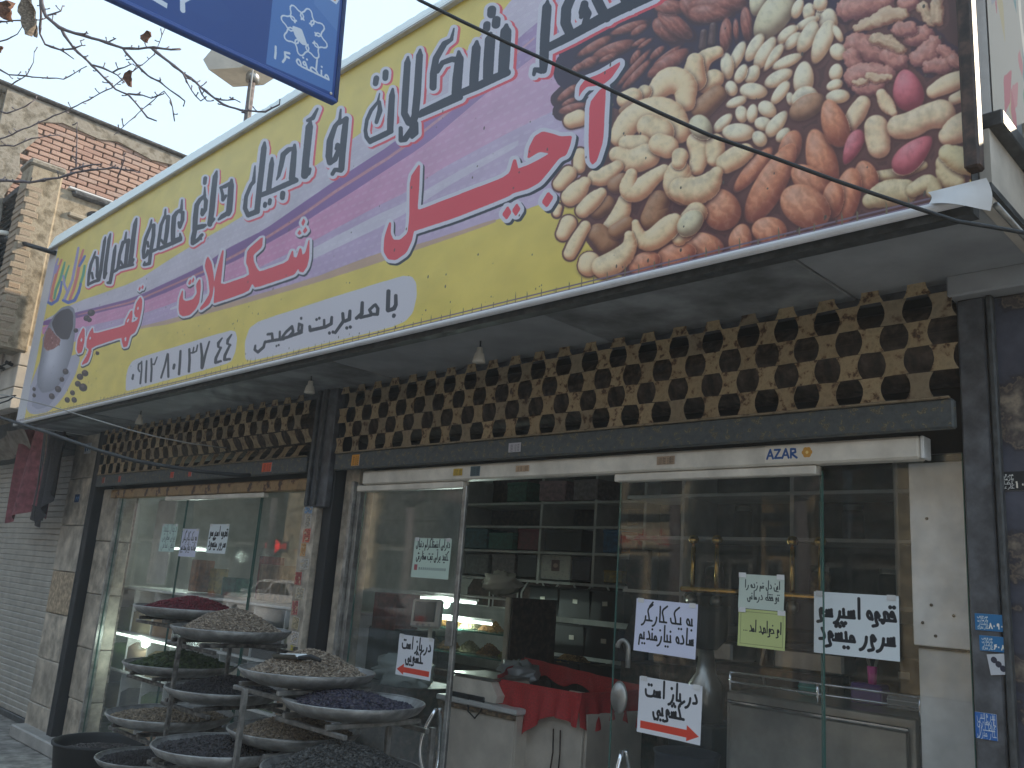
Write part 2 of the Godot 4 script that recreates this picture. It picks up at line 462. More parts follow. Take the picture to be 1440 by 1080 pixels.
const LETTER_STROKES := {
	"family_name": [[15.87, 2.94, 3.45, 6.72], "1.5 1238 283 3.3 1229 328 3.9 1193 387 3.9 1194 471 2.4 1212 573;2.4 1234 325 3.9 1317 357 3.6 1367 452 3.3 1385 529 2.7 1431 570;3.3 1433 575 3 1346 567 2.7 1221 568;2.4 1258 475 2.7 1300 530;1.5 1411 192 3.9 1409 229 4.1 1456 489 3.6 1445 573;1.8 1515 189 4.1 1508 234 4.4 1558 546 3 1557 578;2.1 1557 578 2.1 1589 544;1.5 1688 331 3.9 1686 375 4.1 1710 551 3.6 1703 647 2.4 1648 638;2.7 1695 565 2.7 1808 563;3.9 1821 543 3.3 1807 438 3.9 1837 338 4.1 1932 347;4.1 1941 345 4.1 1953 471 3.9 1967 552;3 1804 553 3.6 1930 562 3.3 2107 582;1.2 1861 259 2.7 1869 319;2.1 1854 502 2.4 1900 538;1.8 2024 184 4.7 2017 231 5 2051 493 4.4 2053 571;2.4 2086 578 2.1 2109 540"],
	"uncle": [[12.98, 2.24, 3.12, 6.09], "1.5 2332 274 3.6 2331 333 4.1 2278 414 4.7 2277 507 3.9 2301 567;3.9 2301 567 3.3 2353 558 3 2359 526;3 2347 329 4.4 2395 332 4.7 2420 423 4.4 2416 555 4.1 2431 642 2.7 2346 636;2.4 2326 632 2.1 2337 613;3 2354 491 3 2330 452;3.9 2412 546 3 2514 553;1.5 2565 250 3 2577 303 3.9 2533 367 4.1 2538 476 3.6 2540 551;3.9 2568 318 4.7 2642 328 5 2659 448 4.4 2657 537;4.1 2578 559 4.4 2744 565 4.1 2912 569;2.7 2580 494 2.7 2628 530;1.2 2834 248 3.3 2852 326 4.1 2779 331 5.3 2745 355 5.6 2765 457 5 2787 543;3.3 2831 337 4.1 2885 359 3.9 2901 419 3.3 2877 469;3 2867 462 2.7 2845 425;4.4 2807 552 3.6 2916 558 1.2 2895 521"],
	"hot": [[10.94, 1.76, 2.90, 5.62], "5 3159 175 4.4 3164 213;1.2 3177 248 3.6 3199 317 5 3134 330 5.9 3097 359 6.5 3105 456 6.5 3127 547;3.6 3193 323 4.7 3234 365 4.4 3242 429 3.9 3206 458;3.3 3195 448 2.7 3192 416;6.5 3140 538 5.6 3244 552 3 3282 554;5.9 3130 555 6.5 3124 608 5.3 3129 647 4.4 3204 642 3.3 3257 617;2.7 3251 645 2.4 3228 621;2.1 3324 173 6.5 3316 210 6.8 3343 464 6.2 3344 562;3.3 3357 558 3 3395 538;2.4 3569 307 6.5 3573 346 7.1 3599 531 5.9 3591 551;3 3574 324 4.4 3491 330 2.7 3424 322;2.7 3433 328 3.3 3471 385 3.6 3484 426 2.7 3520 406;5.3 3597 545 5 3514 549 2.1 3467 560"],
	"nuts_word": [[8.68, 1.24, 2.59, 5.03], "3 4472 199 8.9 4468 232 8.6 4479 432 8.3 4489 548;3 4496 557 3.9 4532 548 3.6 4538 523 2.1 4520 514;3 4324 301 6.5 4329 344 7.4 4339 436 7.4 4349 527 6.5 4381 543;3.6 4330 323 5.9 4257 310 6.5 4201 324 5.9 4195 398 3.9 4186 458 1.2 4167 480;5.9 4400 552 6.2 4267 547 5.9 4147 544;2.7 4069 307 6.5 4073 347 6.8 4084 512 5.9 4085 540;5.9 4147 544 5.9 3996 533;3 3944 162 7.4 3947 200 7.7 3961 449 7.4 3976 622;6.5 3986 639 6.2 3870 633 5.9 3814 572 5 3804 490 4.4 3845 422 5 3874 409 1.2 3863 297;6.2 4267 598 5.9 4268 625;5 4069 612 4.7 4068 625;4.7 4122 602 4.7 4121 622;2.2 4533 138 5.1 4495 183 3.6 4440 180"],
	"and_word": [[7.32, 0.93, 2.37, 4.63], "1.8 4786 233 3.9 4791 301 5.9 4750 326 8.3 4715 405 8.9 4724 499 7.4 4743 544;7.4 4743 544 6.5 4793 540 5.3 4815 496 6.5 4803 460 3.6 4790 475;4.4 4790 320 6.8 4855 316 8 4856 401 8.3 4859 516 7.4 4870 620;5.9 4866 629 4.4 4807 608 4.4 4786 627"],
	"chocolate_word": [[5.72, 0.59, 2.19, 4.15], "8.9 5104 163 8.6 5102 190;8.9 5186 160 8.6 5188 192;3 5372 145 9.2 5373 179 9.5 5385 365 8.9 5393 470;9.2 5394 476 9.8 5437 538 8.9 5481 553;3 5469 143 9.2 5470 176 9.8 5483 402 9.5 5484 520 8.9 5472 550;7.4 5518 526 8.3 5814 537;1.2 5153 272 3.6 5147 320 5.3 5093 350 5.3 5063 396 5 5060 457;5.3 5060 457 5.9 5077 500 6.5 5117 541;7.4 5117 537 7.1 5199 540 6.8 5296 540;3.3 5269 291 8.6 5270 329 9.5 5281 472 8.9 5287 534;4.4 5162 326 7.4 5176 380 5.3 5155 440;7.4 5457 534 7.4 5473 586 7.4 5421 626 5.9 5387 621 5.3 5376 552;5.3 5499 566 5.9 5507 620 4.4 5476 633;8.3 5541 521 8.3 5798 524;1.2 5725 132 4.4 5713 188 7.4 5662 190 8.3 5607 249 8.9 5598 328 8.9 5605 406;5.9 5626 327 5.9 5661 294 6.8 5731 303 7.4 5772 323;3.3 5778 282 10.4 5787 323 11.9 5786 430 11.6 5789 515;8.3 5797 518 8.9 5936 527 8.9 6128 532;3.6 5904 281 10.4 5904 315 10.7 5905 449 10.4 5909 511;3.6 5997 277 11.6 5996 310 11.9 5999 432 11.3 6004 510;3.6 6099 278 11.9 6099 311 12.4 6103 447 11.9 6106 523;9.8 5991 148 9.5 5991 174;9.2 6029 219 9.2 6028 246;8 5966 216 8 5965 238"],
	"city_word": [[3.91, 0.23, 1.77, 3.45], "3.7 6353 274 14 6352 306 14.3 6353 441 13.3 6357 570 10.7 6357 610;8.3 6344 610 5.7 6307 590 4.7 6302 611;10 6370 512 11 6490 512 12 6580 507 13.3 6691 501 14 6786 502 14 6912 507;11.7 6508 304 13.3 6484 338 14.3 6469 366 14.7 6471 436 13.3 6502 501;10 6572 391 12.7 6568 429 5 6557 446;8.3 6573 403 9 6595 446 7.3 6579 489;13.3 6613 343 13.3 6636 398 13.3 6664 456 13.3 6691 507;10 6776 421 11.7 6785 469 11.7 6804 510;11.7 6879 407 12.7 6878 502;11.7 6952 411 12.7 6950 505"],
	"phone": [[10.59, 1.71, 1.39, 5.00], "3.8 2495 1499 3.8 2499 1528;2.8 2602 1421 3.2 2560 1429 3 2566 1462 2.8 2598 1485;3 2607 1415 3.2 2631 1476 3.5 2649 1577;3.2 2695 1423 3.5 2718 1512 3.5 2738 1578;3.2 2768 1417 3.5 2805 1498 3.5 2823 1581;2.2 2790 1458 2.5 2835 1464 2.2 2859 1416;3.2 3017 1416 3 3006 1498 3.2 2980 1574;3 3024 1417 3.5 3090 1581;4 3149 1507 4 3147 1530;3.5 3209 1421 3.8 3228 1502 3.8 3243 1581;3.5 3338 1427 3.8 3367 1502 3.8 3384 1580;2 3360 1454 2.5 3398 1459 2.2 3399 1424;2.2 3405 1460 2.5 3446 1454 2.2 3449 1416;3.2 3493 1413 4 3537 1495 4.2 3562 1579;2.5 3606 1415 3.2 3583 1490 3.8 3568 1574;2.2 3766 1416 3.8 3729 1442 3.2 3736 1466 2.5 3775 1482;2.8 3773 1477 3.8 3730 1538 3.8 3733 1567 3.2 3800 1567;2.2 3881 1411 3.8 3845 1439 3.2 3846 1462 2.5 3890 1479;2.8 3883 1475 3.8 3841 1536 3.8 3844 1564 3.2 3910 1568"],
	"management": [[6.78, 0.85, 1.09, 4.01], "5.1 5422 1430 5.1 5432 1526;4.3 5484 1464 4.7 5492 1511 5.4 5480 1528 5.1 5436 1530;4.7 5486 1562 4.3 5484 1567;4.3 5216 1451 5.1 5222 1509 4.7 5182 1526;4 5327 1481 4.3 5351 1505 4.3 5351 1534 4.3 5304 1526 4 5283 1500 4 5317 1483;4.3 5299 1529 4.3 5215 1528;4.3 5119 1478 5.1 5122 1522 4.7 5084 1526;4.3 5108 1564 4.3 5108 1566;4.3 5137 1564 4.3 5138 1566;4.3 5058 1481 4.7 5072 1524 4 5009 1575;4 4962 1485 4.7 4964 1520 4.7 4913 1529;4.7 4913 1529 5.4 4768 1524 4.3 4757 1501;3.6 4893 1488 4 4900 1524;4.3 4956 1567 4.3 4956 1569;4.3 4988 1567 4.3 4988 1569;4 4818 1472 4 4818 1474;4 4844 1469 4 4844 1471;4 4644 1468 4.3 4678 1481 4.3 4680 1518 4 4646 1505 3.6 4645 1476;4.7 4681 1521 4.7 4489 1529;4 4660 1438 4 4660 1441;4 4486 1517 4.3 4520 1493 4.7 4574 1472 4.3 4594 1504 4.3 4554 1527;3.6 4451 1482 4 4462 1528;4.7 4503 1531 4.7 4380 1523;4 4320 1477 4.3 4369 1481 4.7 4386 1521;4.3 4380 1523 4.7 4310 1521;4.3 4303 1520 4.7 4296 1549 4.7 4239 1571 4.7 4197 1550 4 4198 1527;3.3 4437 1562 3.3 4437 1563;3.3 4459 1560 3.3 4460 1561"],
}
const RED_WORDS := {
	"nuts_red": [[4.36, 0.34, 1.32, 3.41], "6629 869 6677 829 6710 823 6711 921 6712 1063 6684 1138 6662 1148 6646 1126 6636 1038; 6570 822 6571 774 6600 751 6668 756 6734 749 6774 742 6775 758 6737 797 6697 811 6654 802 6611 789 6586 802; 6299 1010 6303 959 6333 915 6379 908 6437 938 6484 967 6547 985 6541 1021 6522 1062 6483 1064 6432 1104 6381 1140 6316 1151 6230 1145 6200 1152 6104 1156 5866 1163 5586 1158 5571 1157 5564 1206 5532 1259 5455 1279 5391 1261 5345 1210 5337 1132 5362 1057 5379 1065 5386 1123 5416 1164 5469 1177 5521 1155 5521 1087 5496 859 5567 800 5577 931 5579 1045 5600 1053 5940 1051 6149 1052 6196 1041 6214 985 6231 990 6246 1031 6248 1037 6306 1039 6371 1033 6426 1024 6368 998; 6398 1233 6431 1194 6465 1229 6432 1267; 6169 1227 6200 1194 6228 1232 6202 1261; 6228 1224 6254 1197 6281 1231 6255 1259"],
	"chocolate_red": [[9.25, 1.38, 1.93, 4.91], "3075 1110 3057 1036 3081 978 3098 984 3119 1048 3171 1071 3272 1076 3317 1043 3281 975 3313 943 3336 951 3362 1011 3375 1115 3341 1156 3266 1184 3164 1177 3103 1150; 3156 943 3177 919 3200 924 3206 953 3176 957; 3205 939 3225 911 3246 933 3232 954; 3372 869 3378 822 3399 802 3465 861 3522 962 3547 1020 3552 1101 3530 1156 3417 1180 3397 1159 3443 1134 3506 1079 3453 975; 3540 1019 3551 927 3592 801 3615 813 3628 943 3641 1052 4000 1059 3972 1003 3931 962 3926 878 4100 829 4107 900 4011 929 4030 977 4085 1033 4127 1061 4432 1065 4460 1005 4476 1009 4491 1048 4524 1061 4542 1006 4565 1017 4584 1057 4612 1051 4626 978 4638 981 4661 1091 4652 1141 4619 1169 4576 1154 4561 1134 4527 1161 4446 1162 4095 1156 4051 1120 4016 1163 3597 1162 3581 1153 3567 1064; 4493 905 4515 890 4542 917 4518 923; 4550 907 4575 886 4601 914 4575 928; 4522 852 4542 827 4567 852 4548 877"],
	"coffee_red": [[14.51, 2.63, 2.33, 6.08], "1228 1132 1214 1037 1282 954 1337 980 1385 1079 1368 1176 1283 1177; 1430 1086 1453 1023 1508 986 1564 1052 2167 1080 2169 1041 2231 975 2268 977 2290 1031 2291 1077 2377 1076 2405 1058 2346 1040 2304 1003 2309 927 2372 889 2420 924 2443 1004 2439 1101 2398 1169 2315 1179 2295 1259 2223 1256 2174 1203 2151 1169 1571 1164 1577 1221 1544 1282 1424 1291 1415 1273 1493 1218 1513 1172 1449 1146; 2311 823 2328 799 2359 821 2344 841; 2357 817 2379 798 2410 819 2395 839"],
}
const RED_HOLES := "1281 1064 1303 1042 1332 1067 1313 1085; 2347 980 2358 962 2381 978 2371 995; 1478 1076 1503 1064 1523 1083 1500 1092; 2192 1053 2211 1033 2239 1038 2224 1066; 2212 1186 2243 1176 2257 1208 2237 1213"
const PILLS := "2409 1600 2373 1497 2377 1432 2430 1389 2533 1379 3855 1379 3926 1398 3961 1448 3964 1531 3936 1582 3864 1595 2444 1610; 4101 1599 4062 1484 4091 1403 4202 1377 5513 1370 5593 1390 5631 1429 5646 1495 5630 1573 5579 1607 5466 1621 4208 1616"
const NUT_GROUND := "6656 829 6884 758 7058 694 7205 549 8046 707 8018 1659 7640 1651 7146 1650 6846 1648 6745 1599 6699 1504 6636 1396 6602 1274 6605 1154 6713 1066"
const BANDS := {
	"pale_band": "180 719 1036 684 2228 743 3011 671 3694 633 4270 561 4771 494 5328 410 5755 337 6034 209 6121 156 6292 91 8331 31 8238 1527 6724 1255 6400 1250 6296 521 5982 594 5597 711 4903 812 4494 862 3899 915 2888 943 2481 941 1113 842 205 764",
	"purple": "180 719 1087 787 2282 877 3342 856 3653 807 4110 789 4536 720 4796 681 5326 619 5775 498 6281 357 6701 263 6851 404 6296 521 5982 594 5597 711 4903 812 4494 862 3899 915 2888 943 2481 941 1113 842 209 771",
	"orange_line": "1097 808 2292 901 3354 894 3763 870 4124 842 4550 785 4886 728 5336 677 5785 569 6286 419 6288 434 5787 588 5339 698 4891 751 4556 808 4129 862 3768 891 3359 910 2299 919 1103 821",
	"pink": "209 771 1113 842 2481 941 2888 943 3899 915 4494 862 4903 812 5597 711 5982 594 6296 521 6711 434 7178 654 6870 820 6232 841 5755 880 5473 930 5240 943 4670 998 3968 1040 2925 1048 2519 1040 1163 943 262 867",
	"lilac": "262 867 1163 943 2519 1040 2925 1048 3968 1040 4670 998 5240 943 5473 930 5755 880 6232 841 6870 820 6758 1235 6131 1244 5617 1242 5286 1207 4719 1224 2966 1162 2498 1138 1222 1062 335 998",
	"tan": "1222 1062 2498 1138 2966 1162 4719 1224 5286 1207 5616 1235 6130 1237 6137 1255 5619 1261 5296 1262 4727 1258 2980 1200 2504 1155 1235 1088",
	"white_ray": "2935 1075 3977 1074 4679 1042 5249 992 5481 981 5832 935 6237 897 6241 931 5837 980 5490 1044 5262 1069 4695 1112 3988 1112 2943 1097",
}
const CUP := {
	"saucer": "224 1540 349 1591 501 1615 815 1623 1003 1580 1164 1498 1310 1359 1355 1238 1285 1173 1159 1175 345 1098 219 1328",
	"saucer_in": "354 1519 524 1574 789 1575 1031 1477 1198 1330 1096 1288 443 1272 325 1388",
	"cup": "456 718 290 875 320 1012 350 1229 409 1349 580 1435 845 1443 989 1397 1069 1315 1143 1142 1125 986 1071 838 980 736 828 682 651 670",
	"coffee": "455 785 525 722 665 697 843 712 979 775 1048 912 997 1013 816 986 625 909",
	"foam": "335 931 345 850 416 811 601 906 793 983 774 1028 633 1048 471 1036 355 984",
}
const BEANS := "8 1061 1299;6.5 1012 1361;8.5 970 1440;8 849 1489;5.5 340 1373;5.5 374 1433;7 1234 1557;7 1397 1573;10 1544 1487;8 1428 1387;8 1524 1369;6 1130 956;9 1408 849;8 1328 881;6.5 1326 1508;7.5 1410 1443;4.5 1715 1232;6 1398 908"
const CUP_BRUSH := [18.67, 3.65, 2.75, 6.92]
const STEAM := [
	["violet", "2.7 263 129 3.4 220 262 3.4 199 422 4.1 235 546;2.7 778 140 3.4 783 265 3.4 787 446 4.1 688 594"],
	["red", "2.7 375 165 3.7 319 259 3.7 291 393 3.7 298 523 3.1 411 582;2.7 918 194 3.7 891 289 3.7 901 425 3.7 868 551 3.4 822 630"],
	["green", "2 478 211 3.4 471 267 3.4 450 367 3.4 388 459 2.7 395 540;2 613 274 2.7 579 359 2.7 571 437;2.7 1039 365 3.4 1049 455 3.1 1017 525"],
	["blue", "3.1 221 543 4.1 351 585 4.1 486 573 3.4 517 495 2.4 504 401;3.1 645 602 4.1 806 653 4.1 950 658 3.7 1010 599 2.7 1030 527;2.7 992 267 3.4 966 294 3.1 903 336"],
	["violet", "2 512 345 2.7 604 455 2.7 737 552;2 277 273 2.7 305 209"],
]
const NUTS := [
	["pecan", [3.80, 0.22, 1.61, 3.35], "11.1 6557 622 14.8 6633 611 13 6713 610"],
	["pecan", [3.54, 0.17, 1.56, 3.24], "9.3 6726 597 14.8 6804 602 11.1 6887 616"],
	["pecan", [3.45, 0.15, 1.52, 3.19], "11.1 6832 643 11.1 6888 633"],
	["pecan", [3.63, 0.19, 1.53, 3.26], "16.7 6650 666 20.4 6723 661 16.7 6821 679"],
	["pecan", [3.84, 0.22, 1.56, 3.34], "11.1 6568 681 14.8 6637 679"],
	["pecan", [3.92, 0.24, 1.57, 3.37], "11.1 6533 685 11.1 6568 675"],
	["pecan", [3.66, 0.19, 1.51, 3.26], "7.4 6672 699 9.3 6745 700"],
	["pecan", [3.43, 0.15, 1.46, 3.16], "7.4 6835 697 8.5 6890 692"],
	["pecan", [3.38, 0.14, 1.44, 3.14], "6.7 6861 719 7.4 6921 705"],
	["pecan", [3.44, 0.15, 1.42, 3.15], "9.3 6832 770 11.1 6861 737"],
	["pecan", [3.43, 0.15, 1.38, 3.13], "8.1 6766 847 11.1 6852 790 8.1 6917 749"],
	["pecan", [3.40, 0.15, 1.34, 3.10], "11.1 6793 869 12.2 6866 829 11.1 6919 794"],
	["pecan", [3.28, 0.13, 1.37, 3.07], "9.3 6925 786 11.1 6972 766"],
	["pecan", [3.21, 0.11, 1.33, 3.03], "9.3 6939 825 11.1 6997 799 9.3 7049 793"],
	["pecan", [3.19, 0.11, 1.30, 3.01], "18.5 6928 859 24.1 6998 838 18.5 7072 825"],
	["pecan", [3.97, 0.25, 1.49, 3.36], "11.1 6462 792 13 6511 774 11.1 6546 763"],
	["pecan", [3.94, 0.25, 1.45, 3.33], "7.4 6486 825 9.3 6543 822"],
	["pecan", [3.89, 0.24, 1.40, 3.29], "13 6481 853 14.8 6546 858 11.1 6602 867"],
	["pecan", [3.24, 0.12, 1.43, 3.08], "24.1 6956 658 31.5 6993 697 22.2 7018 730"],
	["pecan", [3.18, 0.11, 1.42, 3.06], "22.2 6972 626 27.8 7034 692 22.2 7081 752"],
	["pecan", [3.25, 0.11, 1.50, 3.12], "18.5 6953 582 22.2 7043 624"],
	["pecan", [3.10, 0.09, 1.43, 3.03], "22.2 7072 621 29.6 7119 681"],
	["pecan", [2.92, 0.06, 1.36, 2.94], "27.8 7118 659 31.5 7217 694 22.2 7302 728"],
	["pecan", [2.95, 0.07, 1.34, 2.94], "25.9 7119 687 22.2 7197 727 11.1 7256 749"],
	["pecan", [2.86, 0.05, 1.24, 2.86], "18.5 7246 781 18.5 7239 826 16.7 7240 879"],
	["pecan", [2.80, 0.04, 1.23, 2.83], "9.3 7282 787 8.5 7286 862"],
	["pecan", [2.74, 0.03, 1.22, 2.81], "16.7 7320 768 18.5 7326 828 14.8 7329 875"],
	["pecan_dark", [2.98, 0.07, 1.28, 2.93], "11.1 7154 779 13 7150 836"],
	["pecan_dark", [2.93, 0.07, 1.27, 2.90], "11.1 7192 768 13 7188 836"],
	["pale", [2.70, 0.02, 1.25, 2.81], "22.2 7373 735 24.1 7368 774 13 7358 788"],
	["pale", [2.61, 0.01, 1.18, 2.74], "35.2 7461 802 40.7 7427 847 27.8 7384 874"],
	["pine", [2.49, -0.01, 1.15, 2.68], "13 7521 826 14.8 7505 863"],
	["pine", [2.44, -0.01, 1.11, 2.64], "16.7 7553 865 14.8 7549 892"],
	["pine", [2.38, -0.02, 1.08, 2.60], "16.7 7598 900 13 7589 915"],
	["pine", [2.39, -0.02, 1.12, 2.62], "16.7 7594 854 18.5 7589 867"],
	["pine", [2.34, -0.03, 1.05, 2.57], "20.4 7619 920 24.1 7615 956"],
	["pine", [2.44, -0.01, 1.09, 2.63], "13 7571 912 13 7517 917"],
	["pine", [2.52, 0.00, 1.10, 2.67], "16.7 7494 917 16.7 7456 935"],
	["pine", [2.49, -0.00, 1.07, 2.64], "14.8 7512 949 14.8 7480 970"],
	["pine", [2.42, -0.01, 1.05, 2.61], "18.5 7566 939 22.2 7548 965 16.7 7525 999"],
	["pine", [2.36, -0.02, 1.00, 2.56], "22.2 7615 965 24.1 7597 1010 18.5 7574 1053"],
	["pine", [2.77, 0.04, 1.14, 2.78], "14.8 7309 898 16.7 7290 936 14.8 7275 960"],
	["pine", [2.82, 0.05, 1.14, 2.80], "14.8 7248 919 18.5 7243 948 14.8 7255 988"],
	["pine", [2.68, 0.03, 1.13, 2.75], "16.7 7374 900 18.5 7355 927 14.8 7335 954"],
	["pine", [2.62, 0.02, 1.09, 2.70], "13 7423 926 20.4 7399 961 16.7 7370 994"],
	["pine", [2.58, 0.01, 1.06, 2.67], "13 7452 963 13 7423 991 7.4 7395 1024"],
	["pine", [2.51, 0.00, 1.02, 2.63], "11.1 7516 1024 16.7 7475 1022 11.1 7433 1029"],
	["pine", [2.67, 0.03, 1.05, 2.71], "16.7 7356 1013 18.5 7341 1032"],
	["pine", [2.73, 0.04, 1.08, 2.74], "13 7316 987 14.8 7296 1020"],
	["pine", [2.53, 0.01, 0.99, 2.63], "16.7 7475 1070 20.4 7447 1074 18.5 7414 1080"],
	["pine", [2.42, -0.01, 0.94, 2.56], "20.4 7534 1075 27.8 7534 1108 24.1 7529 1144"],
	["pine", [2.77, 0.05, 1.06, 2.75], "16.7 7266 1038 16.7 7271 1055"],
	["pine", [2.65, 0.03, 1.00, 2.68], "20.4 7327 1076 22.2 7356 1088 18.5 7381 1102"],
	["pine", [2.74, 0.04, 1.00, 2.71], "13 7312 1106 14.8 7282 1105 11.1 7262 1107"],
	["pine", [2.52, 0.01, 0.95, 2.60], "14.8 7470 1112 16.7 7452 1129 13 7429 1154"],
	["pine", [2.46, -0.00, 0.91, 2.56], "11.1 7484 1155 11.1 7489 1181"],
	["pine", [2.69, 0.04, 0.95, 2.67], "16.7 7308 1149 14.8 7313 1175"],
	["pine", [2.64, 0.03, 0.94, 2.65], "14.8 7352 1155 14.8 7348 1188"],
	["pine", [2.57, 0.02, 0.92, 2.61], "20.4 7396 1166 18.5 7415 1187"],
	["pine", [2.79, 0.05, 0.97, 2.72], "11.1 7263 1153 16.7 7237 1169 13 7217 1182"],
	["pine", [2.70, 0.04, 0.91, 2.66], "24.1 7269 1214 24.1 7329 1235"],
	["pine", [2.57, 0.02, 0.89, 2.60], "18.5 7382 1219 16.7 7405 1232"],
	["pine", [2.51, 0.01, 0.87, 2.56], "11.1 7466 1215 20.4 7443 1240 14.8 7415 1264"],
	["pine", [2.47, 0.00, 0.83, 2.53], "14.8 7471 1282 14.8 7452 1295"],
	["pine", [2.58, 0.02, 0.86, 2.59], "16.7 7372 1264 18.5 7382 1281"],
	["pine", [2.39, -0.01, 0.87, 2.51], "35.2 7538 1189 27.8 7547 1211"],
	["brownkernel", [2.38, -0.01, 0.86, 2.51], "29.6 7516 1223 29.6 7569 1210"],
	["pine", [2.28, -0.03, 0.95, 2.51], "20.4 7642 1057 22.2 7650 1065"],
	["pine", [2.28, -0.03, 0.90, 2.48], "16.7 7641 1122 18.5 7637 1139"],
	["pine", [2.28, -0.03, 0.87, 2.47], "14.8 7645 1174 14.8 7623 1175"],
	["pine", [2.26, -0.03, 0.84, 2.45], "16.7 7623 1212 18.5 7661 1223"],
	["pine", [2.29, -0.03, 1.00, 2.53], "11.1 7655 1021 11.1 7639 976"],
	["walnut", [2.20, -0.05, 1.02, 2.50], "29.6 7678 927 33.3 7728 932 25.9 7792 952"],
	["walnut", [2.03, -0.07, 0.95, 2.40], "22.2 7854 990 18.5 7877 987"],
	["walnutlight", [2.13, -0.06, 0.96, 2.44], "13 7710 1005 18.5 7759 1006 24.1 7803 1003 16.7 7845 1018"],
	["walnutlight", [1.97, -0.08, 0.90, 2.34], "16.7 7902 1021 14.8 7926 1081"],
	["walnutlight", [1.93, -0.08, 0.89, 2.32], "18.5 7942 1031 16.7 7944 1080"],
	["walnut", [2.16, -0.05, 0.91, 2.43], "29.6 7701 1059 37 7749 1097 33.3 7780 1120"],
	["walnut", [2.06, -0.06, 0.84, 2.36], "25.9 7803 1142 29.6 7818 1162 22.2 7833 1172"],
	["walnut", [2.22, -0.04, 0.91, 2.46], "22.2 7688 1095 22.2 7695 1121"],
	["walnut", [2.14, -0.05, 0.84, 2.39], "31.5 7699 1172 29.6 7747 1178 22.2 7794 1201"],
	["walnut", [2.14, -0.05, 0.82, 2.38], "24.1 7718 1216 22.2 7762 1228"],
	["walnut", [1.99, -0.07, 0.86, 2.33], "24.1 7869 1108 25.9 7903 1114"],
	["walnut", [1.95, -0.08, 0.81, 2.30], "22.2 7882 1184 31.5 7919 1177 20.4 7931 1152"],
	["walnut", [1.89, -0.09, 0.78, 2.25], "22.2 7953 1234 22.2 7971 1216 14.8 7951 1182"],
	["walnut", [1.91, -0.08, 0.77, 2.26], "18.5 7914 1222 20.4 7956 1235"],
	["walnut", [1.85, -0.09, 0.75, 2.22], "16.7 7981 1229 14.8 7995 1247"],
	["walnut", [2.04, -0.07, 0.90, 2.37], "22.2 7836 1067 18.5 7866 1076"],
	["walnutlight", [2.09, -0.06, 0.89, 2.39], "16.7 7762 1067 18.5 7801 1092 13 7838 1135"],
	["walnutlight", [2.11, -0.05, 0.83, 2.37], "11.1 7739 1184 13 7763 1202 9.3 7801 1212"],
	["walnutlight", [2.17, -0.04, 0.84, 2.41], "9.3 7702 1192 9.3 7727 1201"],
	["peanutskin", [2.00, -0.07, 0.76, 2.29], "22.2 7847 1230 40.7 7853 1271 35.2 7856 1302"],
	["peanut", [2.17, -0.04, 0.77, 2.38], "20.4 7721 1270 25.9 7701 1298 20.4 7684 1323"],
	["peanut", [2.06, -0.06, 0.75, 2.32], "14.8 7777 1260 22.2 7791 1300 11.1 7810 1333"],
	["peanut", [1.85, -0.09, 0.72, 2.20], "18.5 7922 1306 25.9 7961 1296 22.2 8003 1295 18.5 8037 1292"],
	["peanut", [1.83, -0.09, 0.68, 2.18], "14.8 7976 1351 16.7 8008 1346"],
	["redshell", [2.10, -0.05, 0.63, 2.28], "24.1 7721 1491 24.1 7740 1518"],
	["almond", [2.29, -0.02, 0.72, 2.40], "27.8 7571 1337 40.7 7587 1405 35.2 7603 1481"],
	["almond", [2.26, -0.03, 0.79, 2.42], "16.7 7614 1236 37 7635 1297 25.9 7646 1359"],
	["peanutskin", [2.17, -0.04, 0.70, 2.34], "20.4 7703 1373 22.2 7695 1410 11.1 7666 1444"],
	["peanut", [2.08, -0.05, 0.69, 2.30], "31.5 7759 1362 33.3 7762 1397 29.6 7765 1428"],
	["peanut", [1.95, -0.07, 0.68, 2.23], "31.5 7824 1384 35.2 7857 1391 31.5 7901 1377 37 7940 1383"],
	["peanut", [1.82, -0.09, 0.62, 2.15], "24.1 7955 1457 37 7983 1446 35.2 8014 1437"],
	["shell", [1.99, -0.06, 0.60, 2.22], "13 7755 1518 16.7 7816 1532 11.1 7889 1525"],
	["peanutskin", [1.96, -0.07, 0.62, 2.21], "31.5 7831 1504 33.3 7847 1492 18.5 7899 1455"],
	["shell", [1.83, -0.08, 0.54, 2.11], "27.8 7948 1539 37 7957 1582 18.5 7977 1603"],
	["shellin", [1.80, -0.09, 0.56, 2.11], "24.1 7953 1509 35.2 7986 1539 31.5 8018 1561"],
	["almond", [2.10, -0.05, 0.62, 2.28], "27.8 7721 1491 29.6 7732 1532"],
	["almond", [2.17, -0.03, 0.60, 2.30], "27.8 7681 1501 37 7668 1561 29.6 7651 1612"],
	["shell", [2.02, -0.06, 0.56, 2.21], "20.4 7735 1592 37 7784 1581 31.5 7836 1591"],
	["shell", [1.90, -0.07, 0.54, 2.15], "18.5 7858 1593 24.1 7901 1578 22.2 7914 1609"],
	["almond", [2.59, 0.03, 0.78, 2.56], "16.7 7409 1331 22.2 7362 1373 16.7 7300 1425"],
	["almond", [2.43, -0.00, 0.78, 2.49], "27.8 7496 1317 27.8 7473 1370"],
	["almond", [2.49, 0.01, 0.72, 2.49], "24.1 7482 1354 40.7 7419 1441 31.5 7359 1530"],
	["almond", [2.32, -0.01, 0.67, 2.40], "31.5 7522 1444 37 7578 1513"],
	["almond", [2.22, -0.03, 0.61, 2.32], "27.8 7628 1527 27.8 7619 1585"],
	["almondround", [2.72, 0.05, 0.72, 2.58], "31.5 7226 1452 51.9 7247 1491 37 7247 1515"],
	["almondround", [2.33, -0.01, 0.62, 2.38], "37 7496 1521 55.6 7530 1562 37 7569 1590"],
